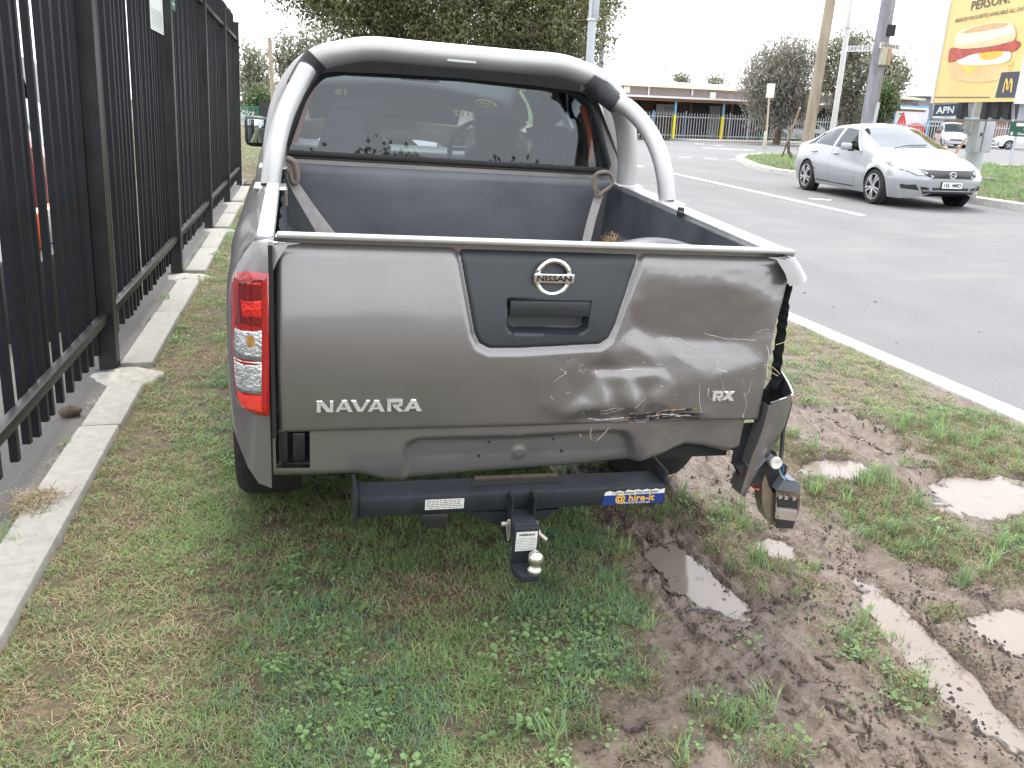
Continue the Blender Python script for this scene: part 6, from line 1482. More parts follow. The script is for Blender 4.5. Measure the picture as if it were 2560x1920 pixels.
# ------------------------------------------------------------------ poles, posts and signs
M_TIMB = mat('pole_timber', (.34, .29, .22), rough=.95, noise=.28, nscale=7, bump=.7, bscale=22, stretch=(1, 1, .12)); M_GALV = mat('galvanised', (.44, .47, .50), rough=.5, metal=.35, noise=.08, nscale=10); M_GREYP = mat('grey_pole', (.26, .26, .29), rough=.85, noise=.22, nscale=8, bump=.3, bscale=30, stretch=(1, 1, .2))
def up(base, h): return Vector((base.x, base.y, base.z + h))
def pole(name, label, px, py, D, r0, r1, h, m, cat='pole', lean=(0, 0), n=14):
    b = AT(px, py, D); b.z = RZ + .08; t = thing(name, label, cat, tuple(b))
    MB().tube([(0, 0, -.2), (lean[0] * .5, lean[1] * .5, h * .5), (lean[0], lean[1], h)], [r0, (r0 + r1) / 2, r1], n).build('shaft', m, t, smooth=60)
    return t, b
t, b = pole('power_pole', 'weathered timber power pole behind the silver car, guyed with a stay', 2015, 360, 27, .165, .115, 11, M_TIMB, lean=(.35, 0))
gu = AT(2000, 270, 26.8); gb = AT(1955, 392, 28)
g_ = thing('guy_stay', 'rusty guy stay with brown guard slanting from timber pole to the grass', 'stay', tuple(gb))
MB().tube([(0, 0, 0), tuple((gu - gb) * .33)], .022, 6).build('stay_rod', mat('rusty_steel', (.20, .10, .05), rough=.9, noise=.3), g_)
MB().tube([tuple((gu - gb) * .30), tuple(gu - gb)], .030, 8).build('stay_guard', mat('guard_tan', (.46, .34, .24), rough=.8, noise=.15), g_, smooth=60)
MB().strip([tuple((gu - gb) * .34), tuple((gu - gb) * .2 + Vector((.12, 0, -.12))), tuple((gu - gb) * .1 + Vector((.30, 0, -.15)))], .10, (0, -1, 0), .02).build('loose_wrap', mat('wrap_grey', (.18, .17, .17), rough=.9, noise=.2), g_)
t, b = pole('light_pole', 'slim white galvanised light pole between the timber pole and the dark power pole', 2081, 330, 28, .085, .06, 11, mat('pole_white', (.66, .66, .66), rough=.5, noise=.06))
for z in (4.0, 5.6): MB().lathe([(.075, z - .03), (.085, z - .03), (.085, z + .03), (.07, z + .03)], 14).build('band', M_GALV, t)
t, b = pole('power_pole', 'thick grey power pole carrying two street name blades', 2165, 330, 26, .20, .165, 11, M_GREYP, lean=(.12, 0))
kz = lambda py, D_: AT(2165, py, D_).z
MB().box((.12, -.2, kz(85, 26) - RZ), (.22, .12, .28), bev=.02).build('pole_box', M_DARK, t); bx_ = MB(); bx_.box((-.02, -.24, kz(150, 26) - RZ), (.18, .12, .44), bev=.02); bx_.build('meter_box', mat('box_cream', (.46, .45, .38), rough=.6, noise=.1), t)
MB().box((.16, -.22, kz(150, 26) - RZ), (.12, .10, .44), bev=.02).build('conduit_cover', mat('box_tan', (.45, .32, .20), rough=.7, noise=.1), t)
for k in range(3): MB().tube(smooth_path([(-.19 + .03 * k, -.2, kz(190, 26)), (-.21, -.22, kz(150, 26)), (-.17 + .05 * k, -.21, kz(90, 26)), (-.15, -.2, kz(-60, 26))], 5), .010, 5).build('cable', M_GREYP, t)
M_NAME = mat('nameplate_white', (.68, .68, .66), rough=.5, noise=.05); M_NAMI = mat('nameplate_ink', (.04, .04, .06), rough=.6)
def blade(label, p0, p1, D0, D1, txt, hgt):
    A_, C_ = AT(*p0, D0), AT(*p1, D1); t = thing('street_name_sign', label, 'street sign', tuple(A_), 'street name blades on the grey pole')
    d = (C_ - A_); L = d.length; d.normalize(); nrm = d.cross(Vector((0, 0, 1))); upv = nrm.cross(d)
    Mx = Matrix(((d.x, upv.x, nrm.x, 0), (d.y, upv.y, nrm.y, 0), (d.z, upv.z, nrm.z, 0), (0, 0, 0, 1)))
    MB().box((L / 2, 0, 0), (L, hgt, .02), 0, Mx).build('blade', M_NAME, t)
    tt = MB().text(txt, hgt * .95, Matrix.Identity(4), depth=.001); X = [q[0] for q in tt.v]; s_ = .88 * L / (max(X) - min(X)); xm_ = (max(X) + min(X)) / 2
    tt.v = [tuple(Mx @ Vector((L / 2 + (q[0] - xm_) * s_, q[1], .013 + q[2]))) for q in tt.v]
    tt.build('lettering', M_NAMI, t)
blade('white street name blade reading GRIEVE PDE on the grey pole', (2116, 122), (2182, 121), 25.9, 25.7, 'GRIEVE PDE', .15)
blade('white street name blade reading BUCHANAN RD on the grey pole', (2200, 113), (2249, 119), 25.6, 26.8, 'BUCHANAN RD', .14)
t, b = pole('steel_post', 'short plain galvanised post leaning beside the grey power pole', 2175, 330, 24.5, .05, .045, 1.9, M_GALV, 'post', (.12, 0), 10)
t, b = pole('sign_pole', 'pale blue sign pole rising just behind the roll bar', 1466, 300, 12.5, .060, .052, 5.5, M_GALV, 'pole')
pp = AT(1490, 20, 12.45) - b; MB().box((pp.x, pp.y, pp.z + .35), (.10, .03, 1.0), bev=.02).build('sign_edge', M_GALV, t, smooth=40)
z_ = (AT(1475, 48, 12.45) - b).z; MB().lathe([(.062, z_ - .012), (.075, z_ - .012), (.075, z_ + .012), (.062, z_ + .012)], 14).build('clamp_band', MATS['pole_white'], t)
pole('power_pole', 'thin distant grey pole beside the pale blue sign pole', 1492, 320, 46, .15, .12, 10, M_GREYP)
pole('power_pole', 'thin bare timber pole standing beyond end of the black fence at left', 685, 300, 52, .13, .11, (AT(685, 73, 52) - AT(685, 300, 52)).z, M_TIMB)
b = AT(1916, 352, 48); b.z = RZ; t = thing('parking_sign', 'back of a small white sign on a tan post in front of the she-oak', 'sign', tuple(b)); top = AT(1923, 243, 48) - b
MB().tube([(0, 0, 0), tuple(top)], .05, 8).build('post', mat('post_tan', (.45, .38, .28), rough=.8), t); MB().box((top.x, top.y - .06, top.z + .02 + .3), (.46, .02, .70), bev=.01).build('plate', MATS['nameplate_white'], t)
b = AT(1912, 350, 47.5); b.z = RZ; MB().box((0, 0, .45), (.14, .14, .9), bev=.02).build('service_box', MATS['box_cream'], None, smooth=40, label='narrow cream service box at foot of the small sign', cat='box').location = b
# overhead wire
wp = [AT(1560, 78, 60), AT(1640, 78, 60), AT(1700, 68, 60), AT(1780, 38, 60), AT(1850, -10, 60), AT(1900, -60, 60)]
MB().tube(smooth_path(wp, 6), .028, 5).build('overhead_wire', M_GREYP, label='thin overhead wire crossing the white sky above the warehouse', cat='wire')

# ------------------------------------------------------------------ billboard
M_BBY = mat('billboard_yellow', (.78, .60, .24), rough=.45, noise=.03, nscale=3); M_BBT = mat('billboard_ink', (.115, .095, .075), rough=.5)
DB = 27; bb0 = AT(2333, 257, DB); th = R(11)
bd = Vector((math.sin(th), math.cos(th), 0)) * -1      # board runs from the far left edge towards the camera at the right
def on_board(px, py):
    n = bd.cross(Vector((0, 0, 1))); d = ray(px, py); t_ = (bb0 - EYE).dot(n) / d.dot(n); return EYE + d * t_
n_b = bd.cross(Vector((0, 0, 1))).normalized()
if n_b.dot(EYE - bb0) < 0: n_b = -n_b
bill = thing('billboard', 'tall yellow roadside billboard with a breakfast muffin advertisement on a grey column', 'billboard', tuple(bb0))
pr = on_board(2538, 257); Lb = (pr - bb0).dot(bd); Hb = 2.85
def bpt(u, v, o=0.0): return tuple(bd * u + Vector((0, 0, v)) + n_b * o)
MB().add([bpt(0, 0), bpt(Lb, 0), bpt(Lb, Hb), bpt(0, Hb)] + [bpt(0, 0, -.3), bpt(Lb, 0, -.3), bpt(Lb, Hb, -.3), bpt(0, Hb, -.3)], [(0, 1, 2, 3), (7, 6, 5, 4), (0, 4, 5, 1), (1, 5, 6, 2), (2, 6, 7, 3), (3, 7, 4, 0)]).build('panel', M_BBY, bill)
ed = MB()
for u in (-.04, Lb + .04): ed.add([bpt(u - .05, -.05, .03), bpt(u + .05, -.05, .03), bpt(u + .05, Hb, .03), bpt(u - .05, Hb, .03), bpt(u - .05, -.05, -.32), bpt(u + .05, -.05, -.32), bpt(u + .05, Hb, -.32), bpt(u - .05, Hb, -.32)], [(0, 1, 2, 3), (4, 5, 6, 7), (0, 1, 5, 4), (1, 2, 6, 5), (2, 3, 7, 6), (3, 0, 4, 7)])
ed.build('frame_edge', mat('frame_white', (.66, .67, .68), rough=.5), bill)
def buv(px, py): q = on_board(px, py) - bb0; return q.dot(bd), q.z
def flat(bbm, pts, o, mi): P = [buv(*p) for p in pts]; bbm.add([bpt(u, v, o) for u, v in P], [tuple(range(len(P)))], mi)
def Z5(*pts): return [(1960 + a / 3.687, c / 3.687) for a, c in pts]
def rnd_(pts, n=6): return [tuple(p[:2]) for p in smooth_path([(a, c, 0) for a, c in pts] + [(pts[0][0], pts[0][1], 0)], n)[:-1]]
art = MB()
mats_b = [mat('bun_top', (.80, .62, .36), rough=.5, noise=.12, nscale=3), mat('bun_flour', (.88, .78, .60), rough=.5, noise=.08, nscale=5), mat('bacon', (.50, .085, .06), rough=.5, noise=.35, nscale=4), mat('egg_white', (.85, .82, .74), rough=.5), mat('yolk', (.85, .50, .06), rough=.5), mat('cheese', (.88, .60, .13), rough=.5), mat('bun_base', (.78, .55, .27), rough=.5, noise=.10, nscale=3), mat('logo_ground', (.055, .060, .085), rough=.5), mat('logo_gold', (.86, .60, .13), rough=.5), mat('bun_toast', (.70, .43, .22), rough=.5, noise=.15, nscale=5), M_BBT]
flat(art, rnd_(Z5((1530, 640), (1560, 585), (1700, 570), (1900, 575), (2060, 590), (2085, 640), (2060, 700), (1950, 740), (1800, 762), (1620, 740), (1545, 700))), .012, 6)
flat(art, rnd_(Z5((1600, 600), (1800, 596), (2080, 580), (2110, 560), (2105, 640), (2090, 600), (1900, 608), (1780, 625), (1710, 690), (1665, 640))), .016, 5)
flat(art, rnd_(Z5((1590, 545), (1700, 500), (1900, 470), (2080, 470), (2090, 550), (2000, 585), (1800, 600), (1640, 595))), .020, 3)
flat(art, rnd_(Z5((1800, 500), (1880, 470), (2020, 470), (2000, 520), (1900, 550), (1830, 545))), .024, 4)
flat(art, rnd_(Z5((1520, 575), (1530, 480), (1560, 440), (1700, 450), (1900, 440), (2100, 370), (2190, 400), (2120, 470), (2000, 470), (1880, 480), (1740, 500), (1640, 540)), 4), .028, 2)
flat(art, rnd_(Z5((1585, 400), (1600, 330), (1660, 275), (1800, 235), (1960, 205), (2090, 210), (2140, 270), (2140, 360), (2080, 390), (1900, 430), (1700, 450), (1600, 440))), .032, 1)
flat(art, rnd_(Z5((1640, 300), (1800, 240), (1960, 212), (2080, 215), (2030, 250), (1850, 285), (1700, 305))), .036, 9)
flat(art, rnd_(Z5((1600, 400), (1680, 410), (1850, 380), (2000, 340), (2130, 310), (2135, 360), (2080, 385), (1900, 425), (1700, 447), (1610, 438))), .036, 0)
flat(art, Z5((1950, 898), (2010, 668), (2178, 658), (2140, 898)), .016, 7)
for pts in (Z5((2005, 852), (2018, 852), (2040, 760), (2055, 722), (2066, 722), (2072, 760), (2064, 830), (2052, 830), (2058, 770), (2054, 745), (2046, 770), (2030, 852)), Z5((2052, 832), (2068, 832), (2082, 760), (2098, 722), (2110, 722), (2116, 760), (2104, 850), (2092, 850), (2100, 770), (2098, 748), (2090, 770), (2074, 832))):
    flat(art, pts, .020, 8)
x_ = 1395
for k in range(44):
    L_ = rl_.uniform(5, 14)
    if x_ > 1900: break
    flat(art, Z5((x_, 892), (x_ + L_, 892), (x_ + L_, 902), (x_, 902)), .012, 10); x_ += L_ + 3
Rb = Matrix(((bd.x, 0, n_b.x, 0), (bd.y, 0, n_b.y, 0), (bd.z, 1, n_b.z, 0), (0, 0, 0, 1)))
def btext(txt, p0, p1, hpx, bold=.0, sp=1.0):
    (u0, v0), (u1, v1) = buv(*p0), buv(*p1); hh = abs(buv(p0[0], p0[1] - hpx)[1] - v0) / .72
    art.text(txt, hh, Rb @ Matrix.Translation(((u0 + u1) / 2, (v0 + v1) / 2, .014)), 10, depth=.001, sx=1, bold=bold, space=sp)
    xs__ = [i for i in range(len(art.v))]
def btext_fit(txt, p0, p1, hpx, bold=0.0):
    (u0, v0), (u1, v1) = buv(*p0), buv(*p1); hh = abs(buv(p0[0], p0[1] - hpx)[1] - v0) / .72; k0 = len(art.v)
    art.text(txt, hh, Matrix.Identity(4), 10, depth=.001, bold=bold); X = [q[0] for q in art.v[k0:]]; s_ = (u1 - u0) / (max(X) - min(X)); cx_ = (max(X) + min(X)) / 2
    for i in range(k0, len(art.v)):
        a, c, e = art.v[i]; art.v[i] = bpt((u0 + u1) / 2 + (a - cx_) * s_, (v0 + v1) / 2 + c, .014 + e)
btext_fit('PERSON?', Z5((1735, 40))[0], Z5((2092, 5))[0], 22, .004)
btext_fit('BREKKIE FAVOURITES AVAILABLE ALL DAY', Z5((1588, 175))[0], Z5((2225, 98))[0], 9.5, .0)
art.build('advertisement', mats_b, bill, kind='stuff', fixn=False)
# column, catwalk, owner's plate, cabinets
cb = AT(2427, 432, 27.3); cb.z = RZ + .08; c_ = cb - bb0
MB().tube([tuple(c_), (c_.x, c_.y, 1.2)], .235, 20).build('column', mat('column_grey', (.40, .43, .45), rough=.55, noise=.12, nscale=5), bill, smooth=60)
MB().box((c_.x, c_.y, c_.z + .02), (1.0, 1.0, .06), bev=.02).build('column_base', M_GREYP, bill)
P0, P1 = AT(2325, 296, 26.5) - bb0, AT(2533, 299, 24.5) - bb0; MB().tube([tuple(P0), tuple(P1)], .05, 8).build('catwalk_rail', M_GALV, bill)
for px in (2327, 2425, 2532):
    A_, C_ = AT(px, 258, 26.4 - (px - 2325) / 105) - bb0, AT(px, 298, 26.4 - (px - 2325) / 105) - bb0; MB().tube([tuple(A_), tuple(C_)], .04, 6).build('hanger', M_GREYP, bill)
A_, C_, E_ = AT(2332, 291, 26.2) - bb0, AT(2392, 289, 26.0) - bb0, AT(2334, 262, 26.2) - bb0
d = (C_ - A_); Ln = d.length; d.normalize(); hh = (E_ - A_).length; nn_ = d.cross(Vector((0, 0, 1))); Mx = Matrix(((d.x, 0, nn_.x, A_.x), (d.y, 0, nn_.y, A_.y), (d.z, 1, nn_.z, A_.z), (0, 0, 0, 1)))
pl = MB(); pl.box((Ln / 2, hh / 2, 0), (Ln, hh, .03), 0, Mx).build('owner_plate', mat('plate_navy', (.035, .06, .10), rough=.5), bill)
MB().text('APN', hh * .80, Mx @ Matrix.Translation((Ln / 2, hh * .48, .02)), depth=.002, sx=.95, bold=.008).build('plate_letters', MATS['nameplate_white'], bill)
for px in (2410, 2470, 2500, 2528): p = AT(px, 277, 26.4 - (px - 2325) / 110) - bb0; MB().box((p.x, p.y, p.z), (.28, .16, .40)).build('underframe', M_DARK, bill)
t = thing('electrical_cabinet', 'large grey electrical cabinet mounted right of the billboard column', 'cabinet', tuple(AT(2452, 372, 26.6)))
p = AT(2452, 338, 26.6) - Vector(t.location); MB().box((p.x, p.y, p.z), (.52, .35, .88), bev=.02).build('case', MATS['column_grey'], t, smooth=40); MB().box((p.x - .08, p.y - .19, p.z), (.012, .03, .84)).build('door_seam', M_GREYP, t); MB().box((p.x - .16, p.y - .19, p.z + .02), (.03, .03, .09)).build('handle', M_DARK, t)
t = thing('electrical_cabinet', 'small pale electrical box high on left side of the billboard column', 'cabinet', tuple(AT(2425, 333, 26.6)))
p = AT(2427, 318, 26.6) - Vector(t.location); MB().box((p.x, p.y, p.z), (.26, .22, .36), bev=.015).build('case', MATS['column_grey'], t, smooth=40); MB().box((p.x, p.y - .115, p.z), (.20, .012, .30)).build('door', MATS['frame_white'], t)
A_, C_ = AT(2417, 345, 25.8), AT(2380, 394, 25.8); MB().tube([(0, 0, 0), tuple(C_ - A_)], .03, 6).build('column_stay', mat('guard_tan2', (.48, .30, .17), rough=.8), label='tan diagonal stay left of the billboard column', cat='stay').location = A_
# green direction sign
A_, C_ = AT(2520, 340, 40), AT(2600, 344, 40); t = thing('direction_sign', 'green road direction sign at right edge, behind the billboard column', 'road sign', tuple(A_)); d = C_ - A_; Ln = d.length; d.normalize(); hh = (AT(2526, 303, 40) - A_).z; nn_ = d.cross(Vector((0, 0, 1))); Mx = Matrix(((d.x, 0, nn_.x, 0), (d.y, 0, nn_.y, 0), (d.z, 1, nn_.z, 0), (0, 0, 0, 1)))
MB().box((Ln / 2, hh / 2, 0), (Ln, hh, .04), 0, Mx, bev=.01).build('board', mat('sign_road_green', (.012, .085, .055), rough=.45), t)
tx = MB(); tx.text('City', hh * .26, Mx @ Matrix.Translation((Ln * .55, hh * .50, .025)), depth=.002, bold=.004); tx.text('Geelong', hh * .24, Mx @ Matrix.Translation((Ln * .48, hh * .18, .025)), depth=.002, bold=.003)
tx.box((Ln * .5, hh * .80, .024), (Ln * .62, hh * .22, .004), 0, Mx); tx.box((Ln * .10, hh * .18, .024), (.08, .12, .004), 0, Mx); tx.build('lettering', MATS['nameplate_white'], t, kind='stuff')
for u in (.25, .8): MB().tube([tuple(Mx @ Vector((Ln * u, 0, -.04))), tuple(Mx @ Vector((Ln * u, -2.0, -.04)))], .05, 8).build('post', M_GALV, t)

# ------------------------------------------------------------------ far side of the road: warehouse, palisade, shops
fA, fB = G(1570, 347, RZ), G(2005, 357, RZ); fd = (fB - fA).normalized(); fn = Vector((-fd.y, fd.x, 0))
if fn.dot(fA - EYE) < 0: fn = -fn                       # pointing away from us
def far(u, v, z): return fA + fd * u + fn * v + Vector((0, 0, z - 0))
FM_ = Matrix(((fd.x, fn.x, 0, fA.x), (fd.y, fn.y, 0, fA.y), (0, 0, 1, RZ), (0, 0, 0, 1)))
def face_u(px, py, v):                                  # pixel on the plane v metres behind the palisade line -> (u, z)
    p0 = fA + fn * v; d = ray(px, py); t_ = (p0 - EYE).dot(fn) / d.dot(fn); q = EYE + d * t_; return (q - fA).dot(fd), q.z - RZ
wh = thing('warehouse', 'long low brown warehouse with a blue-posted verandah across the intersection', 'warehouse', FM_)
v1 = 3.2
uL, _ = face_u(1350, 300, v1); uR, _ = face_u(2330, 300, v1)
zg = face_u(1700, 221, 5.5)[1]; zaw = face_u(1700, 246, -.66)[1]; zs = zaw; zro = face_u(1700, 207, 9)[1]
M_WUP = mat('warehouse_upper', (.22, .185, .18), rough=.8, noise=.08, nscale=2, stretch=(6, 1, .4)); M_BRK = mat('brown_brick', (.115, .070, .055), rough=.9, noise=.25, nscale=6); M_ROOFW = mat('roof_pale', (.62, .60, .56), rough=.6, noise=.06); M_BLUEP = mat('post_blue', (.16, .38, .58), rough=.5, noise=.1); M_YELP = mat('post_yellow', (.72, .62, .05), rough=.55, noise=.1); M_GUT = mat('gutter_cream', (.55, .53, .36), rough=.6)
MB().box(((uL + uR) / 2, v1 + 4.15, zs / 2), (uR - uL, 8, zs)).build('lower_wall', M_BRK, wh)
MB().box(((uL + uR) / 2, 5.5 + 3, (zs + zg) / 2), (uR - uL, 6, zg - zs + .02)).build('upper_wall', M_WUP, wh)
MB().add([(uL - 1, 5.2, zg), (uR + 1, 5.2, zg), (uR + 1, 12, zro), (uL - 1, 12, zro), (uL - 1, 5.2, zg + .15), (uR + 1, 5.2, zg + .15), (uR + 1, 12, zro + .15), (uL - 1, 12, zro + .15)], [(0, 1, 2, 3), (4, 5, 6, 7), (0, 1, 5, 4), (2, 3, 7, 6), (0, 3, 7, 4), (1, 2, 6, 5)]).build('roof', M_ROOFW, wh)
MB().box(((uL + uR) / 2, 5.15, zg + .08), (uR - uL + 2, .14, .16)).build('gutter', M_GUT, wh)
MB().add([(uL - 1, -.6, zaw), (uR - 6, -.6, zaw), (uR - 6, 5.5, zs + .05), (uL - 1, 5.5, zs + .05), (uL - 1, -.6, zaw + .10), (uR - 6, -.6, zaw + .10), (uR - 6, 5.5, zs + .15), (uL - 1, 5.5, zs + .15)], [(0, 1, 2, 3), (4, 5, 6, 7), (0, 1, 5, 4), (2, 3, 7, 6), (0, 3, 7, 4), (1, 2, 6, 5)]).build('verandah_roof', M_ROOFW, wh)
MB().box(((uL + uR - 5) / 2, -.66, zaw + .03), (uR - uL - 5, .12, .11)).build('verandah_gutter', MATS['frame_white'], wh)
MB().box(((uL + uR - 5) / 2, -.50, zaw - .12), (uR - uL - 5, .08, .16)).build('fascia', mat('fascia_brown', (.22, .11, .06), rough=.8), wh)
for px in (1569, 1686, 1806, 1462):
    u, _ = face_u(px, 300, -.35); fz = 1.62
    p_ = MB(); p_.box((u, -.35, fz + (zaw - fz) / 2), (.115, .115, zaw - fz)); p_.box((u + .18, -.35, zaw - .15), (.4, .10, .12)); po_ = p_.build('verandah_post', M_BLUEP, wh)
    MB().box((u, -.35, fz / 2), (.145, .145, fz)).build('yellow_sleeve', M_YELP, po_)
for a, c, e in ((1565, 1600, 0), (1728, 1795, 0), (1830, 1865, 1), (1905, 1990, 0), (2040, 2130, 0), (1490, 1540, 0)):
    u0, _ = face_u(a, 300, v1); u1, _ = face_u(c, 300, v1); MB().box(((u0 + u1) / 2, v1 + .12, 1.5), (u1 - u0, .1, 2.6)).build('doorway', mat('dark_opening', (.016, .015, .016), rough=.6), wh)
    MB().box((u0 - .12, v1 + .07, 1.5), (.2, .12, 2.9)).build('door_pier', mat('pier_brown', (.19, .14, .12), rough=.9, noise=.15), wh)
u0, _ = face_u(1832, 300, .35); u1, _ = face_u(1860, 300, .35); MB().box(((u0 + u1) / 2, v1 + .02, 1.2), (u1 - u0, .08, 2.2)).build('grey_door', mat('door_grey', (.30, .30, .30), rough=.7, noise=.1), wh)
u0, za = face_u(1640, 286, v1 - .15); u1, zc_ = face_u(1687, 262, v1 - .15); q = MB(); q.box(((u0 + u1) / 2, v1 - .1, (za + zc_) / 2), (u1 - u0, .06, zc_ - za)); sg_ = q.build('wall_sign', mat('sign_dull', (.46, .44, .42), rough=.6, noise=.1), wh)
MB().text('GYMS', .38, Matrix.Translation(((u0 + u1) / 2 + .5, v1 - .14, (za + zc_) / 2 + .06)) @ Matrix.Rotation(R(90), 4, 'X'), depth=.002, sx=1.2).build('sign_letters', MATS['nameplate_ink'], sg_)
for px in (1566, 1781): u, z = face_u(px, 238 if px > 1700 else 224, 5.5); MB().box((u, 5.46, z), (.5, .06, .42)).build('wall_vent', MATS['nameplate_white'], wh)
for px in (1729, 1620): u, z = face_u(px, 230, 5.5); MB().box((u, 5.42, (zs + zg) / 2 + .1), (.09, .09, zg - zs)).build('downpipe', MATS['frame_white'], wh)
# palisade along its front
pf = thing('palisade_fence', 'grey steel palisade fence in front of the long warehouse', 'fence', FM_)
uA, _ = face_u(1470, 345, 0); uB, _ = face_u(2110, 355, 0); HP_ = 1.72
M_PAL = mat('palisade_grey', (.42, .45, .47), rough=.5, metal=.3, noise=.12)
pb_ = MB(); pb_.box((0, 0, HP_ / 2), (.045, .02, HP_ - .12)); pb_.add([(-.031, -.01, HP_ - .06), (.031, -.01, HP_ - .06), (.031, .01, HP_ - .06), (-.031, .01, HP_ - .06), (0, 0, HP_ + .06)], [(0, 1, 4), (1, 2, 4), (2, 3, 4), (3, 0, 4)])
pl_ = None; u = uA; k = 0
while u < uB and k < 290:
    if pl_ is None: pl_ = pb_.build('pale', M_PAL, pf); o = pl_
    else: o = part(pl_, 'pale', pl_, pf)
    o.location = (u, 0, 0); u += (uB - uA) / 96; k += 1
for z in (.30, 1.48): MB().box(((uA + uB) / 2, .03, z), (uB - uA, .05, .06)).build('rail', M_PAL, pf)
for px in (1631, 1712, 1870, 1976, 1822): u, _ = face_u(px, 320, .05); MB().box((u, .06, .92), (.08, .08, 1.85)).build('post', M_BLUEP if px < 1750 else M_PAL, pf)
# pale footpath and kerb in front
MB().box(((uA + 6 + uB) / 2 + 14, -1.7, .06), (uB - uA + 22, 3.0, .12)).build('far_footpath', mat('footpath', (.42, .40, .37), rough=.9, noise=.1), kind='structure').matrix_world = FM_
n = 26; u = rng.uniform(uA + 10, uB, n); pts_ = np.array([list((FM_ @ Vector((a, -.1, .1)))) for a in u]); scatter('footpath_weeds', pts_, rng.choice([7, 3, 0], n), rng.uniform(0, 6.28, n), rng.uniform(4, 9, n))
# pale shops and carport further right
sh2 = thing('shop_building', 'white-fronted shop with red signs behind the silver car, right of the trees', 'shop', FM_)
v2 = 1.2
ua, z0_ = face_u(2225, 330, v2); ub, z1_ = face_u(2330, 262, v2); _, zt3 = face_u(2270, 300, v2)
M_SHW = mat('shop_white', (.66, .66, .66), rough=.6, noise=.05)
MB().box(((ua + ub) / 2, v2 + 2, 1.35), (ub - ua, 3.8, 2.7)).build('front_wall', M_SHW, sh2)
u0, z = face_u(2258, 297, v2); MB().add([(u0 - .55, v2 + .05, z - .55), (u0 + .55, v2 + .05, z - .55), (u0, v2 + .05, z + .55)], [(0, 1, 2)]).build('red_triangle', mat('sign_red', (.62, .03, .035), rough=.5), sh2)
u0, z = face_u(2288, 333, v2); b = MB(); b.add([(u0 + 1.15 * math.cos(a), v2 + .05, z + .75 * math.sin(a)) for a in [6.283 * k / 24 for k in range(24)]], [tuple(range(24))]); rd_ = b.build('red_oval', MATS['sign_red'], sh2)
MB().text('IGA', .8, Matrix.Translation((u0, v2 + .03, z)) @ Matrix.Rotation(R(90), 4, 'X'), depth=.002, bold=.02).build('oval_letters', MATS['nameplate_white'], rd_)
MB().box(((ua + ub) / 2, v2 - .2, zt3 + 1.0), (ub - ua + 1, .12, .10)).build('blue_beam', M_BLUEP, sh2)
for px in (2230, 2318): u0, _ = face_u(px, 320, .8); MB().box((u0, .8, 1.4), (.14, .14, 2.8)).build('blue_post', M_BLUEP, sh2)
u0, z = face_u(2330, 328, v2 - .2); MB().box((u0 + .9, v2 - .1, z), (2.6, .3, 1.3)).build('dark_window', MATS['dark_opening'], sh2)
bA, bB = face_u(2340, 330, 6), face_u(2600, 330, 6)
br = thing('brick_building', 'low brick shops with pale sheeted walls behind the billboard column', 'shop', FM_)
MB().box(((bA[0] + bB[0]) / 2 + 3, 9, 1.9), (bB[0] - bA[0] + 10, 5, 3.8)).build('wall', mat('grey_sheet', (.36, .38, .42), rough=.7, noise=.08), br)
MB().box(((bA[0] + bB[0]) / 2 + 3, 8.6, 3.9), (bB[0] - bA[0] + 11, 6.4, .16)).build('roof', M_ROOFW, br)
for px, w_ in ((2385, 2.6), (2440, 1.8), (2490, 2.0), (2540, 2.4)): u0, _ = face_u(px, 340, 6.4); MB().box((u0, 6.42, 1.1), (w_, .12, 2.2)).build('brick_bay', mat('red_brown_brick', (.22, .13, .10), rough=.9, noise=.2, nscale=9) if px != 2440 else MATS['dark_opening'], br)
p2 = thing('palisade_fence', 'pale steel fence in front of the shops, behind the silver car roof', 'fence', FM_)
uA2, _ = face_u(2215, 350, -.4); uB2, _ = face_u(2600, 350, -.4)
for k in range(60): o = part(pl_, 'pale', pl_, p2); o.location = (uA2 + (uB2 - uA2) * k / 60, -.4, 0)
for z in (.30, 1.48): MB().box(((uA2 + uB2) / 2, -.37, z), (uB2 - uA2, .05, .06)).build('rail', M_PAL, p2)
# parked vehicles over there
def face_p(px, py, v): u, z = face_u(px, py, v); return FM_ @ Vector((u, v, 0))
p = face_p(2355, 380, -1.8); simple_car('parked_ute', 'small white truck parked behind the pale fence, left of the billboard column', p.x, p.y, R(150), (.48, .49, .50), 1.0, None, 'truck', roof=1.75)
p = face_p(2590, 395, -4.5); simple_car('parked_car', 'silver car parked at far right beyond the median', p.x - .5, p.y - 2.0, R(62), (.62, .63, .64), 1.0)
p = face_p(2050, 362, 1.6); simple_car('parked_car', 'white car parked behind the fence beside the timber pole', p.x, p.y, R(80), (.62, .64, .66), 1.0)
# green fence on the left horizon
gA, gB = AT(560, 292, 66), AT(700, 290, 66); gf = thing('green_fence', 'low green mesh fence far off at left behind the wing mirror', 'fence', (gA.x, gA.y, RZ))
d = gB - gA; d.z = 0; Ln = d.length * 1.6; d.normalize(); Mg = Matrix(((d.x, -d.y, 0, 0), (d.y, d.x, 0, 0), (0, 0, 1, 0), (0, 0, 0, 1))); M_GF = mat('fence_green', (.03, .17, .11), rough=.6)
MB().box((Ln / 2, 0, 1.15), (Ln, .06, .07), 0, Mg).build('rail', M_GF, gf)
for k in range(9): MB().box((Ln * k / 8, 0, .6), (.07, .07, 1.2), 0, Mg).build('post', M_GF, gf)
for k in range(60): part_ = None
mb_ = MB()
for k in range(120): mb_.box((Ln * (k + .5) / 120, 0, .6), (.015, .02, 1.1), 0, Mg)
mb_.build('mesh_wires', M_GF, gf, kind='stuff')
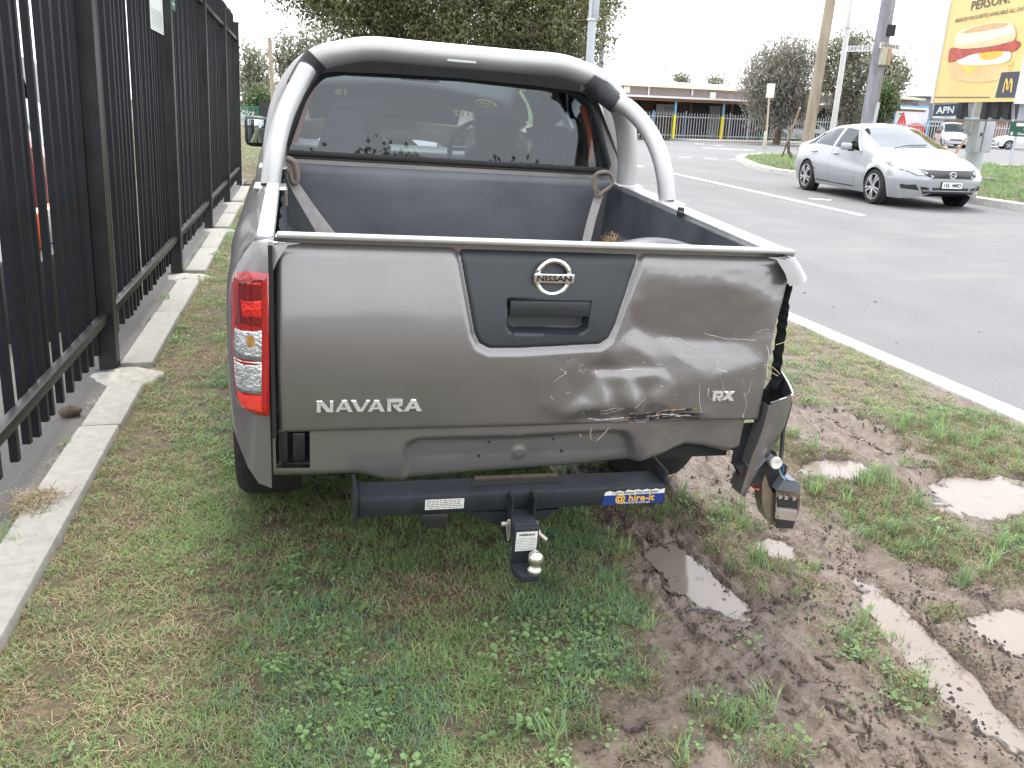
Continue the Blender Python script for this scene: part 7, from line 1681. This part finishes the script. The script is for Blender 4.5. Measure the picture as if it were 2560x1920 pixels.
b = AT(670, 288, 62); b.z = RZ; MB().box((0, 0, 1.0), (1.1, .3, 1.0)).build('dark_bin', M_DARK, None, label='small dark box beside the thin timber pole at left', cat='box').location = b

# ------------------------------------------------------------------ what stands behind the photographer (seen only in reflections)
g8 = random.Random(21)
for k in range(9):
    x = -64 + k * 15 + g8.uniform(-3, 3); y = -75 + g8.uniform(-8, 8); hgt = g8.uniform(4, 7.5)
    tree('roadside_tree', 'dark roadside tree behind the viewpoint, seen only in reflections', (x, y, -.05), [(g8.uniform(-5, 5), g8.uniform(-1, 1), hgt * f_, g8.uniform(2.6, 4.8), g8.uniform(1.4, 2.2), hgt * .25) for f_ in (.25, .4, .55, .35, .75)], 5200, .7, .45, LM_GUM, 300 + k, .2, 'trees behind the viewpoint')
# ------------------------------------------------------------------ silver sedan driving towards us on the far lane
cFL = G(1890 * 1.1573, 440 * 1.1573, RZ); cRL = G(1745 * 1.1573, 410 * 1.1573, RZ)
fwd = (cFL - cRL); WBpx = fwd.length; fwd.normalize()
SC = WBpx / 2.67; print('SEDAN scale', SC, cFL, cRL)
yawc = math.atan2(fwd.y, fwd.x) - math.pi / 2
side = Vector((fwd.y, -fwd.x, 0))                       # car's right-hand side (+x)
# near side seen here is the car's right flank (+x): wheels at x = +.75
org = cRL + (-side) * .76 * SC - fwd * .92 * SC
car = thing('sedan', 'silver four-door sedan driving towards the camera on the far side of the road', 'car', Matrix.Translation(org) @ Matrix.Rotation(yawc, 4, 'Z') @ Matrix.Diagonal((SC, SC, SC * .955, 1)))
L = 4.52; ys = sorted(set(list(np.arange(0, L - .28, .03)) + [L - .28, L - .22, L - .17, L - .12, L - .08, L - .045, L - .02, L]))
ct = dict(zb=[(0, .36), (.12, .24), (.3, .19), (4.2, .17), (4.4, .20), (4.52, .30)], w0=[(0, .52), (.15, .70), (.5, .80), (3.9, .80), (4.25, .68), (4.42, .48), (4.52, .30)], zm=[(0, .62), (4.52, .52)],
          w1=[(0, .62), (.12, .76), (.4, .855), (2, .875), (3.7, .87), (4.1, .81), (4.3, .70), (4.42, .56), (4.52, .40)], zt=[(0, .86), (.15, .95), (1.2, .985), (2.6, .925), (3.4, .86), (4.0, .775), (4.3, .70), (4.45, .635), (4.52, .58)],
          w2=[(0, .56), (.15, .68), (.6, .77), (2, .785), (3.4, .75), (4.0, .68), (4.3, .58), (4.45, .44), (4.52, .34)],
          zr=[(0, .90), (.10, 1.00), (.25, 1.045), (.55, 1.085), (1.10, 1.32), (1.45, 1.41), (1.95, 1.435), (2.35, 1.40), (2.70, 1.27), (3.38, .985), (3.9, .88), (4.25, .76), (4.45, .66), (4.52, .60)],
          w3=[(0, .50), (.3, .58), (.6, .60), (1.3, .54), (2.2, .55), (2.8, .60), (3.38, .66), (4.0, .58), (4.3, .48), (4.52, .28)], cr=[(0, .03), (.5, .03), (1.2, .055), (2.2, .055), (2.9, .05), (3.4, .02), (4.52, .02)])
st = smooth_ctrl(stations(ct, ys), ['zr', 'w1', 'w2', 'w3', 'zt', 'zb', 'w0', 'cr'], 2)
for s in st:
    s['zbo'] = s['zb']
    for yc in (.92, 3.59):
        if abs(s['y'] - yc) < .355: s['zb'] = max(s['zb'], .31 + math.sqrt(.355 ** 2 - (s['y'] - yc) ** 2))
def cl(y, j, s):
    if 8 <= j < 16 and .70 < y < 2.95:
        t = (j - 8) / 8
        if 1.02 < y < 1.06 or 1.78 < y < 1.86: return 'body'
        if t > .8 or y < .76 + .34 * t or y > 2.84 - .52 * t: return 'body'
        return 'side_window'
    if j >= 16 and 2.42 < y < 3.30: return 'windscreen'
    if j >= 16 and .56 < y < 1.22: return 'back_window'
    return 'body'
M_SILV = mat('silver_paint', (.34, .352, .37), rough=.34, metal=.35, coat=.6, croughness=.10, noise=.02)
GL_SIDE = glass('side_glass_dark', (.10, .12, .13))
ob = car_mesh(car, st, cl, {'body': ('body', M_SILV), 'side_window': ('side_window', GL_SIDE), 'windscreen': ('windscreen', GL_SWIND), 'back_window': ('back_window', GL_SIDE)}, NS=9, NG=9, NR=8)
body = ob[('body', None)]; bv = bvh_of(body)
MB().box((0, 2.2, .34), (1.42, 4.0, .26)).build('underbody', M_UNDER, car)
MB().box((0, 1.9, .62), (1.36, 2.4, .50)).build('cabin_tub', M_UNDER, car)
for sx in (-.36, .36):
    cushion('front_seat', (sx, 2.0, .95), (.46, .16, .6), car, .05); cushion('headrest', (sx, 1.98, 1.28), (.24, .10, .16), car, .04)
cushion('dashboard', (0, 2.72, .90), (1.4, .4, .16), car, .05, 1, mat('dash_grey', (.20, .19, .18), rough=.8))
sy_ = [q['y'] for q in st]
def on_side(y, t):                                      # point of the greenhouse side at a fraction t of its height
    q = {k: float(np.interp(y, sy_, [s_[k] for s_ in st])) for k in ('zt', 'zr', 'cr', 'w2', 'w3')}
    return q['w2'] + (q['w3'] - q['w2']) * t ** 1.15, q['zt'] + (q['zr'] - q['cr'] - q['zt']) * t
for sg in (-1, 1):
    for ya_, yb_, nm in ((2.85, 2.40, 'pillar_moulding'), (.75, 1.05, 'pillar_moulding')):
        P = []
        for k in range(9): t_ = .84 * k / 8; y_ = ya_ + (yb_ - ya_) * k / 8; x_, z_ = on_side(y_, t_); P.append((sg * (x_ + .002), y_, z_))
        MB().tube(P, .021, 8).build(nm, M_SILV, car, smooth=60)
for yc in (.92, 3.59):
    for sg in (-1, 1):
        wheel_parts(car, Vector((sg * .765, yc, .315)), .318, .205, sg, 5, None, .74)
        wl = MB(); wl.lathe([(.352, -.12), (.356, .0), (.340, .012)], 30, 0, Matrix.Translation((sg * .80, yc, .31)) @ Matrix.Rotation(R(90) * sg, 4, 'Y')); wl.build('wheel_arch', M_UNDER, car)
FR = Vector((0, -1, 0)); fm = lambda a, z: Vector((a, 9, z)); SDv = lambda sg: (Vector((-sg, 0, 0)), (lambda a, z: Vector((sg * 4, a, z))))
for sg in (-1, 1):
    decal(bv, [(sg * a, z) for a, z in ((.40, .565), (.56, .575), (.72, .655), (.80, .765), (.68, .765), (.50, .715), (.44, .66))], FR, fm, 'headlamp_bezel', mat('lamp_bezel', (.10, .105, .115), rough=.25, coat=1), car, .004, 9)
    decal(bv, [(sg * a, z) for a, z in ((.46, .59), (.55, .595), (.70, .67), (.75, .745), (.66, .735), (.53, .69))], FR, fm, 'headlight', M_CLEAR, car, .008, 9)
    decal(bv, [(sg * a, z) for a, z in ((.50, .33), (.72, .35), (.74, .42), (.56, .43))], FR, fm, 'fog_recess', M_DARK, car, .005, 6)
    d_, mp = SDv(sg)
    decal(bv, [(3.98, .70), (4.30, .64), (4.22, .72), (3.80, .80), (3.84, .76)], d_, mp, 'headlight_wrap', M_CLEAR, car, .005, 6)
    decal(bv, [(.02, .70), (.40, .84), (.46, .94), (.10, .93)], d_, mp, 'tail_light', M_RED, car, .006, 6)
    for y0 in (2.88, 1.84, .98):                        # door shut lines
        decal(bv, [(y0, .28), (y0 + .012, .28), (y0 + .012 - (.05 if y0 < 1 else 0), .90), (y0 - (.05 if y0 < 1 else 0), .90)], d_, mp, 'shut_line', M_DARK, car, .002, 4)
    decal(bv, [(1.05, .255), (2.86, .245), (2.86, .258), (1.05, .268)], d_, mp, 'sill_line', M_DARK, car, .002, 6)
    for y0 in (2.02, 1.12):
        h = bv.ray_cast(Vector((sg * 4, y0, .83)), Vector((-sg, 0, 0)))[0]; MB().box((h.x + sg * .018, y0, .83), (.03, .19, .032), bev=.010).build('door_handle', M_SILV, car, smooth=60)
    mx_ = MB(); mx_.box((sg * .95, 2.62, .985), (.20, .11, .13), bev=.035); mo = mx_.build('door_mirror', M_SILV, car, smooth=60); MB().box((sg * .86, 2.64, .92), (.12, .05, .04), bev=.01).build('mirror_arm', M_DARK, mo)
gl_ = decal(bv, [(-.36, .535), (.36, .535), (.46, .60), (.50, .69), (.40, .68), (-.40, .68), (-.50, .69), (-.46, .60)], FR, fm, 'grille', M_DARK, car, .006, 10)
decal(bv, [(-.36, .528), (.36, .528), (.37, .545), (-.37, .545)], FR, fm, 'grille_trim', M_CHROME, car, .010, 8)
decal(bv, [(-.42, .672), (.42, .672), (.40, .690), (-.40, .690)], FR, fm, 'grille_trim', M_CHROME, car, .010, 8)
decal(bv, [(-.44, .27), (.44, .27), (.50, .40), (-.50, .40)], FR, fm, 'lower_intake', M_DARK, car, .006, 10)
decal(bv, [(-.46, .325), (.46, .325), (.46, .345), (-.46, .345)], FR, fm, 'intake_bar', M_SILV, car, .012, 8)
decal(bv, [(-.186, .375), (.186, .375), (.186, .495), (-.186, .495)], FR, fm, 'plate_frame', M_DARK, car, .014, 6)
yf = max(bv.ray_cast(Vector((a, 9, .445)), FR)[0].y for a in (-.15, 0, .15)) + .03
pq = MB(); pq.box((0, yf, .435), (.35, .012, .105)); pt = pq.build('number_plate', M_PLATE, car)
MB().text('1EL 4MD', .088, Matrix.Translation((0, yf + .0075, .432)) @ Matrix.Rotation(R(180), 4, 'Z') @ Matrix.Rotation(R(90), 4, 'X'), depth=.0006, sx=.95, bold=.002).build('plate_letters', M_INK, pt)
ye_ = bv.ray_cast(Vector((0, 9, .605)), FR)[0].y + .012; hb_ = MB()
for sg in (-1, 1): hb_.box((sg * .036, ye_, .605), (.016, .014, .085), 0, Matrix.Translation((sg * .036, 0, .605)) @ Matrix.Rotation(sg * .16, 4, 'Y') @ Matrix.Translation((-sg * .036, 0, -.605)))
hb_.box((0, ye_, .602), (.062, .014, .016)); hb_.tube([(.058 * math.cos(a), ye_ - .002, .605 + .052 * math.sin(a)) for a in [6.283 * k / 20 for k in range(20)]], .006, 6, closed=True)
hb_.build('emblem', M_CHROME, car, smooth=50)
wp_ = MB(); wp_.tube([(.45, 3.37, 1.0), (.1, 3.26, 1.055), (-.25, 3.22, 1.07)], .009, 5); wp_.build('wiper', M_DARK, car)
bpy.context.view_layer.update()
